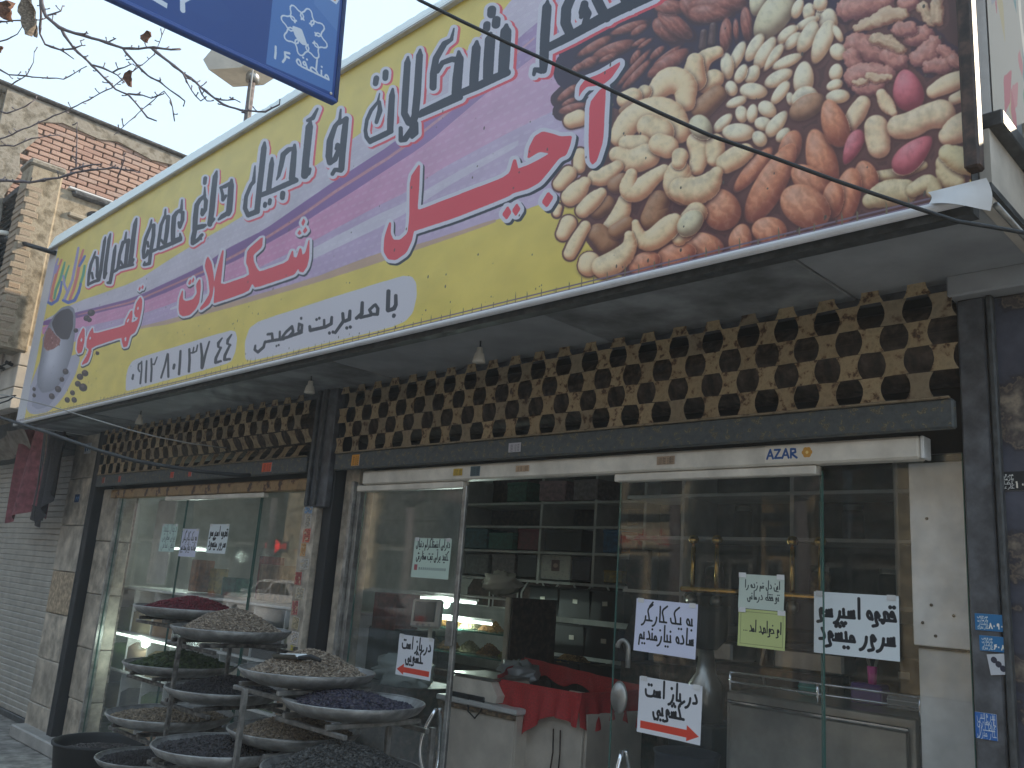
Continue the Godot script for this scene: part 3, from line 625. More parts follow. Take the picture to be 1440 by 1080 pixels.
	["almondround", [2.60, 0.03, 0.62, 2.49], "24.1 7317 1589 29.6 7308 1628"],
	["almondround", [2.47, 0.01, 0.61, 2.43], "31.5 7392 1598 35.2 7429 1612"],
	["almondround", [2.77, 0.06, 0.64, 2.57], "31.5 7147 1595 35.2 7184 1618 22.2 7219 1617"],
	["almond", [2.93, 0.09, 0.65, 2.64], "31.5 7027 1614 27.8 7102 1611"],
	["almond", [3.12, 0.12, 0.67, 2.72], "27.8 6903 1616 27.8 6954 1608"],
	["cashew", [2.93, 0.07, 1.17, 2.86], "16.7 7211 882 22.2 7157 881 25.9 7131 929 31.5 7160 987 24.1 7202 983"],
	["cashewdark", [2.89, 0.07, 1.06, 2.80], "27.8 7151 1083 24.1 7214 1049"],
	["cashew", [3.01, 0.08, 1.20, 2.90], "22.2 7119 881 33.3 7115 949"],
	["cashew", [3.12, 0.10, 1.18, 2.94], "24.1 6944 948 37 7007 907 33.3 7082 957 24.1 7084 1032"],
	["cashew", [3.34, 0.14, 1.25, 3.04], "16.7 6871 937 18.5 6901 921"],
	["cashew", [3.43, 0.16, 1.27, 3.08], "22.2 6808 920 24.1 6846 922"],
	["cashewdark", [3.42, 0.16, 1.24, 3.07], "13 6804 969 14.8 6847 956"],
	["cashew", [3.26, 0.13, 1.13, 2.96], "27.8 6791 1070 33.3 6826 1021 37 6911 1007 40.7 7012 1048 33.3 7054 1132"],
	["cashew", [3.21, 0.12, 1.09, 2.93], "31.5 6926 1077 37 6974 1115"],
	["cashew", [3.85, 0.23, 1.35, 3.26], "20.4 6536 914 22.2 6578 917"],
	["cashew", [2.90, 0.07, 0.92, 2.74], "27.8 7137 1208 29.6 7154 1249 20.4 7139 1305"],
	["cashew", [2.81, 0.06, 0.90, 2.69], "24.1 7211 1233 25.9 7212 1268 18.5 7207 1296"],
	["cashew", [2.69, 0.04, 0.84, 2.62], "25.9 7253 1325 29.6 7293 1313 22.2 7327 1305"],
	["pale", [2.91, 0.07, 0.99, 2.77], "27.8 7142 1141 24.1 7164 1174"],
	["cashew", [3.33, 0.15, 1.08, 2.97], "24.1 6831 1116 27.8 6893 1141"],
	["cashew", [3.33, 0.15, 1.04, 2.95], "22.2 6783 1144 31.5 6853 1199 31.5 6925 1194"],
	["cashew", [3.13, 0.11, 1.02, 2.87], "27.8 6976 1163 29.6 7011 1185"],
	["cashew", [3.74, 0.22, 1.16, 3.15], "16.7 6593 1136 18.5 6596 1085"],
	["cashew", [3.86, 0.24, 1.13, 3.17], "18.5 6493 1180 20.4 6539 1148"],
	["cashew", [3.51, 0.18, 1.05, 3.02], "20.4 6677 1206 25.9 6724 1219 16.7 6785 1194"],
	["cashewdark", [3.40, 0.16, 0.98, 2.95], "22.2 6783 1269 18.5 6814 1257"],
	["cashew", [3.72, 0.22, 1.05, 3.09], "24.1 6554 1254 27.8 6587 1241 16.7 6625 1213"],
	["cashewdark", [3.49, 0.18, 0.93, 2.96], "22.2 6700 1349 22.2 6743 1334"],
	["cashew", [3.58, 0.20, 0.97, 3.01], "20.4 6627 1330 22.2 6677 1299 14.8 6715 1282"],
	["cashewdark", [3.10, 0.11, 0.81, 2.77], "33.3 6975 1432 31.5 6954 1462 27.8 6985 1389"],
	["cashew", [3.36, 0.16, 0.87, 2.89], "16.7 6761 1429 25.9 6815 1401 18.5 6830 1347"],
	["cashew", [3.22, 0.13, 0.94, 2.87], "16.7 6856 1248 27.8 6841 1307 29.6 6889 1326 20.4 6958 1288 16.7 7003 1276"],
	["cashew", [2.96, 0.09, 0.85, 2.74], "29.6 7065 1295 44.4 7062 1354 37 7128 1398"],
	["cashew", [3.01, 0.09, 0.94, 2.79], "22.2 7069 1240 18.5 7064 1264"],
	["cashew", [2.86, 0.07, 0.82, 2.68], "16.7 7218 1349 31.5 7188 1389 37 7126 1395 31.5 7077 1372"],
	["cashewdark", [3.45, 0.18, 0.82, 2.90], "27.8 6712 1449 31.5 6752 1490"],
	["cashewdark", [3.32, 0.15, 0.82, 2.86], "20.4 6794 1458 18.5 6847 1440"],
	["cashew", [3.76, 0.23, 0.93, 3.05], "18.5 6531 1405 22.2 6555 1367"],
	["cashew", [3.65, 0.21, 0.86, 2.99], "16.7 6572 1497 18.5 6596 1459 14.8 6644 1400"],
	["cashew", [2.90, 0.08, 0.72, 2.65], "20.4 7074 1551 31.5 7105 1515 27.8 7141 1475"],
	["cashew", [3.09, 0.11, 0.76, 2.75], "11.1 6884 1449 22.2 6904 1516 27.8 6957 1538 29.6 7034 1497 16.7 7055 1478"],
	["cashew", [3.52, 0.19, 0.75, 2.90], "27.8 6669 1566 29.6 6674 1557"],
	["cashew", [3.30, 0.15, 0.74, 2.82], "29.6 6740 1587 31.5 6801 1579 20.4 6864 1537 13 6856 1489"],
	["pale", [2.88, 0.08, 0.73, 2.65], "27.8 7103 1517 25.9 7134 1496"],
	["cashew", [3.86, 0.25, 1.02, 3.13], "11.1 6488 1305 11.1 6494 1283"],
]
const TWIGS := [
	["branch", 8.5, "-5.137 4.784 1.987; -5.125 4.736 1.979; -5.115 4.693 1.971; -5.118 4.654 1.960; -5.106 4.617 1.950; -5.106 4.583 1.933; -5.063 4.542 1.902; -5.040 4.514 1.868; -4.997 4.492 1.835; -4.963 4.479 1.802; -4.909 4.460 1.774; -4.850 4.430 1.747; -4.840 4.434 1.711; -4.803 4.419 1.676; -4.762 4.400 1.645; -4.709 4.376 1.617; -4.676 4.376 1.589; -4.617 4.360 1.567; -4.598 4.379 1.531; -4.552 4.372 1.511; -4.498 4.357 1.481; -4.451 4.345 1.456; -4.436 4.364 1.414"],
	["branch", 6.5, "-4.718 4.464 1.472; -4.707 4.444 1.436; -4.655 4.401 1.417; -4.620 4.371 1.391; -4.571 4.332 1.381; -4.553 4.313 1.354; -4.527 4.286 1.330; -4.472 4.248 1.315; -4.462 4.233 1.287; -4.436 4.203 1.270; -4.383 4.164 1.258; -4.370 4.144 1.227; -4.333 4.115 1.210; -4.306 4.089 1.182; -4.257 4.064 1.165; -4.236 4.059 1.142; -4.200 4.043 1.120; -4.132 4.023 1.107; -4.091 4.015 1.082; -4.070 4.023 1.048; -4.037 4.045 1.026; -3.972 4.042 1.023"],
	["twig", 3.5, "-4.410 4.228 1.392; -4.413 4.203 1.370; -4.402 4.168 1.352; -4.368 4.122 1.341; -4.342 4.085 1.323; -4.338 4.068 1.294"],
	["twig", 3.4, "-4.266 4.099 1.345; -4.266 4.068 1.323; -4.251 4.035 1.296"],
	["twig", 3.1, "-4.211 4.051 1.268; -4.187 4.042 1.246; -4.178 4.051 1.216; -4.137 4.050 1.195; -4.140 4.050 1.162"],
	["branch", 6.1, "-5.072 4.533 1.852; -5.077 4.504 1.825; -5.025 4.449 1.808; -5.041 4.436 1.778; -5.010 4.401 1.757; -4.997 4.383 1.732; -4.972 4.356 1.709; -4.950 4.327 1.686; -4.914 4.293 1.666; -4.865 4.244 1.641; -4.866 4.228 1.604; -4.818 4.179 1.581; -4.796 4.167 1.556; -4.778 4.159 1.523; -4.748 4.121 1.496; -4.719 4.081 1.469; -4.709 4.039 1.423; -4.657 4.015 1.390"],
	["twig", 4.0, "-4.810 4.181 1.516; -4.775 4.177 1.486; -4.733 4.169 1.463; -4.691 4.151 1.428; -4.622 4.146 1.419; -4.612 4.165 1.394"],
	["twig", 4.4, "-4.903 4.308 1.697; -4.854 4.290 1.657; -4.809 4.264 1.618; -4.779 4.245 1.599; -4.740 4.200 1.567"],
	["twig", 3.6, "-4.791 4.257 1.621; -4.779 4.283 1.600; -4.752 4.293 1.579; -4.712 4.309 1.558"],
	["branch", 5.2, "-4.745 4.396 1.609; -4.729 4.365 1.587; -4.680 4.321 1.572; -4.669 4.296 1.545; -4.641 4.260 1.519; -4.629 4.238 1.487; -4.601 4.219 1.462; -4.550 4.191 1.447; -4.543 4.174 1.417; -4.512 4.147 1.397; -4.453 4.103 1.367; -4.433 4.080 1.341"],
	["twig", 6.1, "-5.165 4.714 1.966; -5.151 4.663 1.957; -5.164 4.628 1.946; -5.138 4.568 1.944; -5.176 4.543 1.932; -5.170 4.498 1.926; -5.164 4.446 1.891; -5.114 4.421 1.868; -5.110 4.424 1.827; -5.092 4.431 1.801; -5.027 4.418 1.782; -4.998 4.447 1.747; -5.011 4.478 1.756"],
	["twig", 3.3, "-5.104 4.421 1.829; -5.086 4.407 1.798; -5.042 4.369 1.761"],
	["twig", 3.9, "-5.692 4.458 2.019; -5.680 4.444 1.981; -5.633 4.412 1.939; -5.592 4.411 1.902; -5.579 4.421 1.865; -5.557 4.422 1.828; -5.496 4.409 1.801; -5.481 4.417 1.764; -5.433 4.415 1.732; -5.421 4.420 1.697; -5.380 4.438 1.676; -5.342 4.451 1.662; -5.315 4.474 1.644; -5.279 4.490 1.624"],
	["twig", 3.2, "-5.654 4.362 1.913; -5.618 4.379 1.899; -5.588 4.398 1.879; -5.574 4.425 1.859; -5.559 4.470 1.852; -5.522 4.498 1.850; -5.526 4.566 1.857"],
	["twig", 3.6, "-5.974 4.104 1.872; -5.926 4.115 1.857; -5.921 4.142 1.825; -5.877 4.154 1.803; -5.825 4.166 1.789; -5.827 4.198 1.759; -5.759 4.196 1.741; -5.734 4.220 1.717; -5.719 4.244 1.692; -5.685 4.255 1.673; -5.653 4.275 1.654; -5.622 4.292 1.628; -5.586 4.303 1.610; -5.547 4.321 1.590; -5.512 4.334 1.572; -5.476 4.353 1.553; -5.471 4.381 1.524; -5.443 4.404 1.504; -5.404 4.420 1.488; -5.378 4.445 1.463; -5.332 4.451 1.446; -5.303 4.474 1.434; -5.277 4.503 1.414; -5.264 4.543 1.390; -5.203 4.548 1.384; -5.191 4.586 1.361; -5.152 4.600 1.347; -5.143 4.640 1.325; -5.101 4.656 1.316; -5.080 4.693 1.313; -5.062 4.735 1.309; -5.050 4.776 1.308; -5.038 4.821 1.301"],
	["branch", 6.8, "-5.655 3.733 1.902; -5.648 3.751 1.863; -5.606 3.749 1.835; -5.558 3.742 1.802; -5.525 3.744 1.775; -5.485 3.739 1.744; -5.435 3.742 1.718; -5.412 3.758 1.689; -5.356 3.756 1.668; -5.338 3.769 1.635; -5.305 3.788 1.606; -5.253 3.801 1.578; -5.217 3.812 1.546; -5.196 3.827 1.514; -5.159 3.829 1.489; -5.092 3.819 1.471; -5.081 3.839 1.436; -5.040 3.830 1.409; -4.984 3.814 1.389; -4.963 3.816 1.357"],
	["twig", 4.6, "-5.289 3.820 1.595; -5.201 3.826 1.565; -5.168 3.849 1.521; -5.104 3.843 1.495"],
	["twig", 3.4, "-5.293 3.837 1.567; -5.292 3.888 1.576; -5.284 3.931 1.584; -5.291 3.985 1.589; -5.293 4.033 1.595; -5.283 4.076 1.609; -5.270 4.116 1.615"],
	["twig", 3.2, "-5.155 3.822 1.375; -5.128 3.869 1.374; -5.093 3.919 1.376; -5.093 3.946 1.384"],
	["twig", 3.5, "-5.817 4.031 1.865; -5.789 4.039 1.836; -5.772 4.042 1.802; -5.712 4.062 1.773; -5.669 4.088 1.740; -5.650 4.105 1.702; -5.610 4.118 1.668; -5.584 4.131 1.629"],
	["twig", 3.5, "-5.821 4.248 1.927; -5.765 4.229 1.877; -5.718 4.252 1.841; -5.709 4.288 1.805; -5.664 4.302 1.791; -5.658 4.337 1.766"],
	["twig", 4.1, "-5.144 4.601 1.927; -5.097 4.610 1.899; -5.053 4.623 1.874; -5.067 4.667 1.868"],
	["twig", 4.1, "-5.345 4.543 2.120; -5.337 4.557 2.097; -5.316 4.561 2.070; -5.287 4.571 2.043; -5.217 4.554 2.019; -5.194 4.563 1.984; -5.169 4.577 1.945"],
	["twig", 3.1, "-5.450 4.486 2.069; -5.422 4.513 2.029; -5.385 4.554 1.991; -5.318 4.599 1.983"],
	["twig", 2.8, "-4.688 4.074 1.280; -4.665 4.103 1.302; -4.675 4.148 1.311; -4.665 4.181 1.332; -4.665 4.212 1.376; -4.685 4.184 1.395; -4.688 4.146 1.413; -4.716 4.124 1.426; -4.754 4.107 1.437; -4.737 4.061 1.464; -4.772 4.036 1.474; -4.768 4.001 1.497; -4.785 3.967 1.515; -4.821 3.948 1.522; -4.821 3.913 1.545"],
	["twig", 3.2, "-4.876 4.438 1.785; -4.845 4.443 1.779; -4.842 4.443 1.769"],
	["twig", 3.2, "-4.810 4.420 1.678; -4.767 4.427 1.663; -4.718 4.417 1.661"],
	["twig", 2.9, "-4.506 4.166 1.465; -4.481 4.165 1.469"],
	["twig", 2.9, "-4.144 4.014 1.149; -4.100 3.980 1.141; -4.129 3.991 1.151"],
]
const LEAVES := [
	[Vector3(-5.270, 4.607, 2.063), 0.1382, 0.1138, 0],
	[Vector3(-5.136, 4.566, 1.987), 0.1046, 0.2737, 1],
	[Vector3(-4.489, 4.376, 1.565), 0.0618, 0.0695, 0],
	[Vector3(-4.678, 4.204, 1.554), 0.0552, 0.0946, 0],
	[Vector3(-5.547, 4.504, 2.017), 0.0423, 0.0423, 0],
	[Vector3(-5.178, 4.526, 1.944), 0.0488, 0.1138, 1],
]
const CABLE_MAIN := [Vector3(-2.284, 3.668, 1.750), Vector3(-1.999, 3.414, 1.700), Vector3(-1.935, 3.351, 1.660), Vector3(-1.793, 3.247, 1.600), Vector3(-1.643, 3.142, 1.530), Vector3(-1.432, 3.000, 1.420), Vector3(-1.267, 2.889, 1.320), Vector3(-1.159, 2.821, 1.240), Vector3(-1.036, 2.763, 1.140), Vector3(-0.917, 2.704, 1.040), Vector3(-0.840, 2.672, 0.960), Vector3(-0.760, 2.635, 0.900), Vector3(-0.681, 2.596, 0.850), Vector3(-0.624, 2.592, 0.780), Vector3(-0.563, 2.582, 0.720), Vector3(-0.496, 2.597, 0.600)]
const CABLE_LEFT := [Vector3(-9.137, 2.859, 0.950), Vector3(-8.300, 2.708, 0.920), Vector3(-7.362, 2.537, 0.850), Vector3(-6.521, 2.359, 0.720), Vector3(-6.125, 2.281, 0.600), Vector3(-5.874, 2.250, 0.500), Vector3(-5.597, 2.218, 0.380), Vector3(-5.390, 2.211, 0.200), Vector3(-5.368, 2.220, 0.130)]
const WIRE_LEFT := [Vector3(-8.796, 2.961, 1.000), Vector3(-8.111, 2.876, 0.950), Vector3(-7.911, 2.838, 0.920), Vector3(-7.626, 2.788, 0.880), Vector3(-7.232, 2.712, 0.820), Vector3(-6.730, 2.605, 0.720), Vector3(-6.292, 2.511, 0.620), Vector3(-6.029, 2.457, 0.500), Vector3(-5.809, 2.422, 0.360), Vector3(-5.741, 2.423, 0.140)]
const WIRE_HOOK := [Vector3(-8.904, 2.887, 0.900), Vector3(-8.465, 2.852, 0.900), Vector3(-8.232, 2.855, 0.900), Vector3(-8.060, 2.881, 0.900), Vector3(-8.196, 2.889, 0.900), Vector3(-8.496, 2.900, 0.900), Vector3(-8.928, 2.922, 0.900)]
const LAMP_ROD := [Vector3(-9.390, 4.610, 0.900), Vector3(-8.879, 4.443, 0.800), Vector3(-8.512, 4.325, 0.690)]
const LAMP_TIP := Vector3(-9.502, 4.644, 0.900)

# ---------------------------------------------------------------- the printed vinyl of the shop sign (units: millimetres from its top left corner)
const SIGN_W := 8010.0
const SIGN_H := 1650.0
const NUT_LOOK := {   # colour, deep colour, groove amount
	"cashew": [Color(1.0, 0.88, 0.68), Color(0.80, 0.50, 0.34), 0.10], "cashewdark": [Color(0.70, 0.46, 0.30), Color(0.38, 0.18, 0.12), 0.10], "almond": [Color(0.93, 0.57, 0.40), Color(0.56, 0.24, 0.18), 0.55],
	"almondround": [Color(0.93, 0.59, 0.42), Color(0.56, 0.25, 0.18), 0.75], "pine": [Color(1.0, 0.94, 0.80), Color(0.84, 0.60, 0.43), 0.05], "pale": [Color(0.93, 0.88, 0.72), Color(0.55, 0.42, 0.32), 0.12],
	"brownkernel": [Color(0.78, 0.55, 0.40), Color(0.4, 0.22, 0.16), 0.2], "peanut": [Color(1.0, 0.88, 0.70), Color(0.78, 0.50, 0.38), 0.15], "peanutskin": [Color(0.88, 0.42, 0.47), Color(0.55, 0.17, 0.23), 0.2],
	"redshell": [Color(0.55, 0.22, 0.24), Color(0.3, 0.1, 0.14), 0.2], "shell": [Color(0.92, 0.82, 0.62), Color(0.6, 0.42, 0.28), 0.25], "shellin": [Color(0.93, 0.85, 0.64), Color(0.72, 0.52, 0.34), 0.1],
	"walnut": [Color(0.84, 0.53, 0.46), Color(0.46, 0.21, 0.23), 0.6], "walnutlight": [Color(0.92, 0.78, 0.62), Color(0.58, 0.32, 0.24), 0.5], "pecan": [Color(0.70, 0.36, 0.29), Color(0.33, 0.13, 0.13), 0.8], "pecan_dark": [Color(0.34, 0.20, 0.20), Color(0.14, 0.08, 0.12), 0.5],
}

func draw_nut(img: Image, k: Vector2, o: Vector2, kind: String, J: Array, text: String, grain: FastNoiseLite) -> void:
	var v := text.split_floats(" ", false)
	var n := v.size() / 3
	var det: float = J[0] * J[3] - J[1] * J[2]
	var A := Vector2(J[3] / det, -J[1] / det)        # millimetres to brush
	var B := Vector2(-J[2] / det, J[0] / det)
	var P := []
	var R := []
	var lo := Vector2(1e9, 1e9)
	var hi := -lo
	var reach := maxf(absf(J[0]) + absf(J[1]), absf(J[2]) + absf(J[3]))
	for i in n:
		var p := Vector2(v[i * 3 + 1], v[i * 3 + 2])
		P.append(Vector2(A.dot(p), B.dot(p)))
		R.append(v[i * 3] * 0.5 * (1.0 if kind.begins_with("pecan") else 1.13))
		var w: Vector2 = Vector2(absf(J[0]) + absf(J[1]), absf(J[2]) + absf(J[3])) * R[i] * 1.5
		lo = lo.min(p - w)
		hi = hi.max(p + w)
	if n == 1:
		P.append(P[0] + Vector2(0.01, 0))
		R.append(R[0])
		n = 2
	if n > 2 and not kind.begins_with("walnut"):            # bend smoothly
		for again in 2:
			var P2 := [P[0]]
			var R2 := [R[0]]
			for i in P.size() - 1:
				for f in [0.25, 0.75]:
					if (i == 0 and f < 0.5) or (i == P.size() - 2 and f > 0.5):
						continue
					P2.append(P[i].lerp(P[i + 1], f))
					R2.append(lerpf(R[i], R[i + 1], f))
			P2.append(P[-1])
			R2.append(R[-1])
			P = P2
			R = R2
		n = P.size()
	var oval := kind in ["pine", "almond", "almondround", "peanutskin", "pale", "pecan", "brownkernel"]
	var e0: Vector2 = P[0]
	var e1: Vector2 = P[-1]
	var axis: Vector2 = (e1 - e0).normalized()
	e0 -= axis * R[0] * 0.95
	e1 += axis * R[-1] * 0.95
	var half_long := e0.distance_to(e1) * 0.5
	var half_wide := 0.0
	for r in R:
		half_wide = maxf(half_wide, r)
	half_long = maxf(half_long, half_wide)
	var centre := (e0 + e1) * 0.5
	var taper: float = clampf((R[-1] - R[0]) / half_wide, -0.5, 0.5)
	var look: Array = NUT_LOOK[kind]
	var light: Color = look[0]
	var deep: Color = look[1]
	var groove: float = look[2]
	var tone := 1.0 + 0.1 * grain.get_noise_2d(P[0].x * 7.0, P[0].y * 7.0)
	var x0 := maxi(0, int((lo.x - o.x) * k.x))
	var x1 := mini(img.get_width() - 1, int((hi.x - o.x) * k.x))
	var y0 := maxi(0, int((lo.y - o.y) * k.y))
	var y1 := mini(img.get_height() - 1, int((hi.y - o.y) * k.y))
	var total := 0.0
	var run := [0.0]
	for i in n - 1:
		total += P[i].distance_to(P[i + 1])
		run.append(total)
	var rough := kind.begins_with("walnut")
	for y in range(y0, y1 + 1):
		for x in range(x0, x1 + 1):
			var m := Vector2((x + 0.5) / k.x + o.x, (y + 0.5) / k.y + o.y)
			var q := Vector2(A.dot(m), B.dot(m))
			if rough:
				q += Vector2(grain.get_noise_2d(q.x * 1.6, q.y * 1.6), grain.get_noise_2d(q.x * 1.6 + 90.0, q.y * 1.6)) * 3.5
			var best := 1e9
			var off := Vector2.ZERO
			var along := 0.0
			var rad := 1.0
			if oval:
				var u := (q - centre).dot(axis) / half_long
				var w := (q - centre).dot(axis.orthogonal()) / (half_wide * (1.0 + taper * clampf(u, -1.0, 1.0) * 0.7))
				best = sqrt(u * u + w * w)
				off = axis * u + axis.orthogonal() * w
				rad = half_wide
				along = u * half_long
			for i in (0 if oval else n - 1):
				var a: Vector2 = P[i]
				var e: Vector2 = P[i + 1] - a
				var t := clampf((q - a).dot(e) / maxf(e.length_squared(), 1e-6), 0.0, 1.0)
				var r := lerpf(R[i], R[i + 1], t)
				var d := (q - a - e * t)
				var f := d.length() / r
				if f < best:
					best = f
					off = d / r
					rad = r
					along = run[i] + t * e.length()
			if best > 1.42:
				continue
			var old := img.get_pixel(x, y)
			if best >= 1.0:
				var s := (1.42 - best) / 0.42
				var side := clampf(0.5 + off.normalized().dot(Vector2(0.4, 0.6)), 0.22, 1.0)
				img.set_pixel(x, y, old.lerp(Color(0.30, 0.15, 0.14), s * s * 0.85 * side))
				continue
			var nz := sqrt(1.0 - best * best)
			var g := grain.get_noise_2d(q.x * 1.3, q.y * 1.3)
			var lam := clampf(-off.x * 0.35 - off.y * 0.55 + nz * 0.72, 0.0, 1.0)
			var c := deep.lerp(light, smoothstep(-0.05, 0.8, lam))
			c = c.lerp(deep.darkened(0.35), pow(best, 5.0) * 0.42 * clampf(0.55 + off.dot(Vector2(0.45, 0.6)), 0.0, 1.0))
			if groove > 0.3:
				var side := off.x * 0.8 - off.y * 0.6
				var str_ := sin(side * 11.0 + grain.get_noise_2d(q.x * 0.9, q.y * 0.9) * 5.0) * 0.5 + 0.5
				c = c.lerp(deep, groove * 0.42 * str_ * (0.4 + 0.6 * nz))
				c = c.lerp(light.lightened(0.35), groove * 0.2 * maxf(0.0, 1.0 - str_ * 3.0))
			elif groove > 0.12:
				c = c.lerp(deep, groove * maxf(0.0, grain.get_noise_2d(q.x * 6.0, q.y * 1.5 + along)))
			c = c.lerp(Color.WHITE, clampf(pow(lam, 5.0) * 0.30 + g * 0.06, 0.0, 0.5))
			c = c.darkened(clampf(-g * 0.14 - (tone - 1.0), 0.0, 0.3))
			c = c.lerp(Color(1.0, 0.92, 0.80), 0.10)
			c.a = 1.0
			img.set_pixel(x, y, old.lerp(c, clampf((1.0 - best) * rad * 0.8, 0.0, 1.0)))

const PRINT_YELLOW := Color(0.93, 0.83, 0.42)
func sign_print(left: float, right: float, w: int, h: int) -> Image:
	var grain := FastNoiseLite.new()
	grain.seed = 5
	grain.frequency = 0.05
	var cv := Canvas.new(w, h, PRINT_YELLOW, Vector2(w / (right - left), h / SIGN_H), Vector2(left, 0))
	for i in 260:                                    # the yellow is blotchy
		cv.blob(Vector2(rng.randf_range(0, SIGN_W), rng.randf_range(0, SIGN_H)), rng.randf_range(60, 260), [1.6, 0, 0, 0.7], Color(PRINT_YELLOW.lightened(0.02 * rng.randf()), 1.0).lerp(Color(0.92, 0.82, 0.38), 0.25 * rng.randf()))
	cv.twice()
	var shade := {"pale_band": Color(0.82, 0.78, 0.83), "purple": Color(0.53, 0.35, 0.60), "orange_line": Color(0.80, 0.52, 0.56), "pink": Color(0.86, 0.58, 0.73), "lilac": Color(0.78, 0.67, 0.80), "tan": Color(0.82, 0.68, 0.58), "white_ray": Color(0.87, 0.83, 0.88)}
	for b in BANDS:
		cv.polys(BANDS[b], shade[b])
	cv.half()
	# colour runs along the bands: pink pales and purple turns blue to the right; the dotted weave of the pink
	for y in h:
		for x in w:
			var m := Vector2(x / cv.k.x + left, y / cv.k.y)
			var c := cv.img.get_pixel(x, y)
			if c.b > c.g + 0.03:
				var t := smoothstep(4200.0, 6900.0, m.x)
				c = c.lerp(Color(0.86, 0.80, 0.87), t * 0.62)
				if c.r > 0.7 and fposmod(m.y, 46.0) < 14.0 and fposmod(m.x + floor(m.y / 46.0) * 21.0, 66.0) < 40.0 and m.x > 1500.0:
					c = c.lightened(0.13)
			c = c.darkened(clampf(grain.get_noise_2d(m.x * 0.06, m.y * 0.1) * 0.05 + 0.02, 0.0, 0.1))
			cv.img.set_pixel(x, y, c)
	if right > 5000.0:
		# dark ground between the nuts
		cv.polys(NUT_GROUND, Color(0.38, 0.24, 0.23))
		for nut in NUTS:
			cv.strokes(nut[2], nut[1], Color(0.45, 0.29, 0.27) if not nut[0] in ["pecan", "pecan_dark", "walnut"] else Color(0.30, 0.20, 0.25), 7.0 if nut[0] != "cashew" else 3.0)
		for n in NUTS.size():
			var nut: Array = NUTS[n]
			var at: PackedFloat64Array = nut[2].split_floats(" ", false)
			if at[1] > 6500.0 and at[2] < 900.0:
				cv.strokes("60 %f %f" % [at[1], at[2]], nut[1], Color(0.24, 0.18, 0.27))
		for nut in NUTS:
			draw_nut(cv.img, cv.k, cv.o, nut[0], nut[1], nut[2], grain)
	cv.twice()
	var slate := Color(0.125, 0.135, 0.215)
	var halo := Color(0.86, 0.84, 0.88)
	var red := Color(0.90, 0.31, 0.36)
	var black := Color(0.20, 0.21, 0.26)
	if left < 2000.0:
		cv.polys(CUP["saucer"], Color(0.72, 0.70, 0.76))
		cv.polys(CUP["saucer_in"], Color(0.62, 0.61, 0.68))
		for i in 14:
			var t := i / 13.0
			var p := PackedVector2Array()
			var v: PackedFloat64Array = CUP["cup"].split_floats(" ", false)
			var mid := Vector2.ZERO
			for j in range(0, v.size(), 2):
				mid += Vector2(v[j], v[j + 1]) * 2.0 / v.size()
			for j in range(0, v.size(), 2):
				p.append(Vector2(v[j], v[j + 1]).lerp(mid + Vector2(-120, 60), t * 0.8))
			cv.fill(cv.softened(p), Color(0.52, 0.52, 0.57).lerp(Color(0.80, 0.79, 0.83), t))
		cv.polys(CUP["coffee"], Color(0.24, 0.21, 0.25))
		cv.polys(CUP["foam"], Color(0.60, 0.37, 0.36))
		var fv: PackedFloat64Array = CUP["foam"].split_floats(" ", false)
		for i in 46:
			var j := (rng.randi() % (fv.size() / 2)) * 2
			var j2 := (rng.randi() % (fv.size() / 2)) * 2
			var fp := Vector2(fv[j], fv[j + 1]).lerp(Vector2(fv[j2], fv[j2 + 1]), rng.randf_range(0.2, 0.8))
			cv.blob(fp, rng.randf_range(0.4, 1.1), CUP_BRUSH, Color(0.80, 0.66, 0.62) if rng.randf() < 0.5 else Color(0.46, 0.26, 0.26))
		for b in BEANS.split(";"):
			cv.strokes(b, CUP_BRUSH, Color(0.19, 0.13, 0.15))
			var v := b.split_floats(" ", false)
			cv.strokes("%f %f %f" % [v[0] * 0.45, v[1] - 20, v[2] - 14], CUP_BRUSH, Color(0.37, 0.28, 0.30))
		var hues := {"red": Color(0.85, 0.45, 0.42), "green": Color(0.30, 0.62, 0.50), "blue": Color(0.30, 0.40, 0.72), "violet": Color(0.62, 0.58, 0.78)}
		for s in STEAM:
			cv.strokes(s[1], CUP_BRUSH, hues[s[0]], 0.25)
		cv.fill(PackedVector2Array([Vector2(0, 0), Vector2(210, 0), Vector2(230, SIGN_H), Vector2(0, SIGN_H)]), Color(0.80, 0.79, 0.80))
	cv.polys(PILLS, Color(0.84, 0.82, 0.85))
	var dark_words := ["family_name", "uncle", "hot", "nuts_word", "and_word", "chocolate_word", "city_word"]
	for w_ in dark_words:
		var L: Array = LETTER_STROKES[w_]
		var ex := 3.4 if w_ in ["family_name", "uncle", "hot"] else 5.0
		if w_ == "city_word":
			ex = 6.5
		cv.strokes(L[1], L[0], red, ex + 0.6, Vector2(16, 12))
	for w_ in dark_words:
		var L: Array = LETTER_STROKES[w_]
		var ex := 3.4 if w_ in ["family_name", "uncle", "hot"] else 5.0
		if w_ == "city_word":
			ex = 6.5
		cv.strokes(L[1], L[0], halo, ex)
	for w_ in dark_words:
		cv.strokes(LETTER_STROKES[w_][1], LETTER_STROKES[w_][0], slate, 0.5)
	for w_ in RED_WORDS:
		var L: Array = RED_WORDS[w_]
		var ex := 5.5 if w_ == "nuts_red" else 3.2 if w_ == "chocolate_red" else 2.4
		cv.polys(L[1], black, L[0], ex, Vector2(14, 13))
	for w_ in RED_WORDS:
		var L: Array = RED_WORDS[w_]
		var ex := 5.5 if w_ == "nuts_red" else 3.2 if w_ == "chocolate_red" else 2.4
		cv.polys(L[1], halo, L[0], ex)
	for w_ in RED_WORDS:
		cv.polys(RED_WORDS[w_][1], red)
	cv.polys(RED_HOLES, halo)
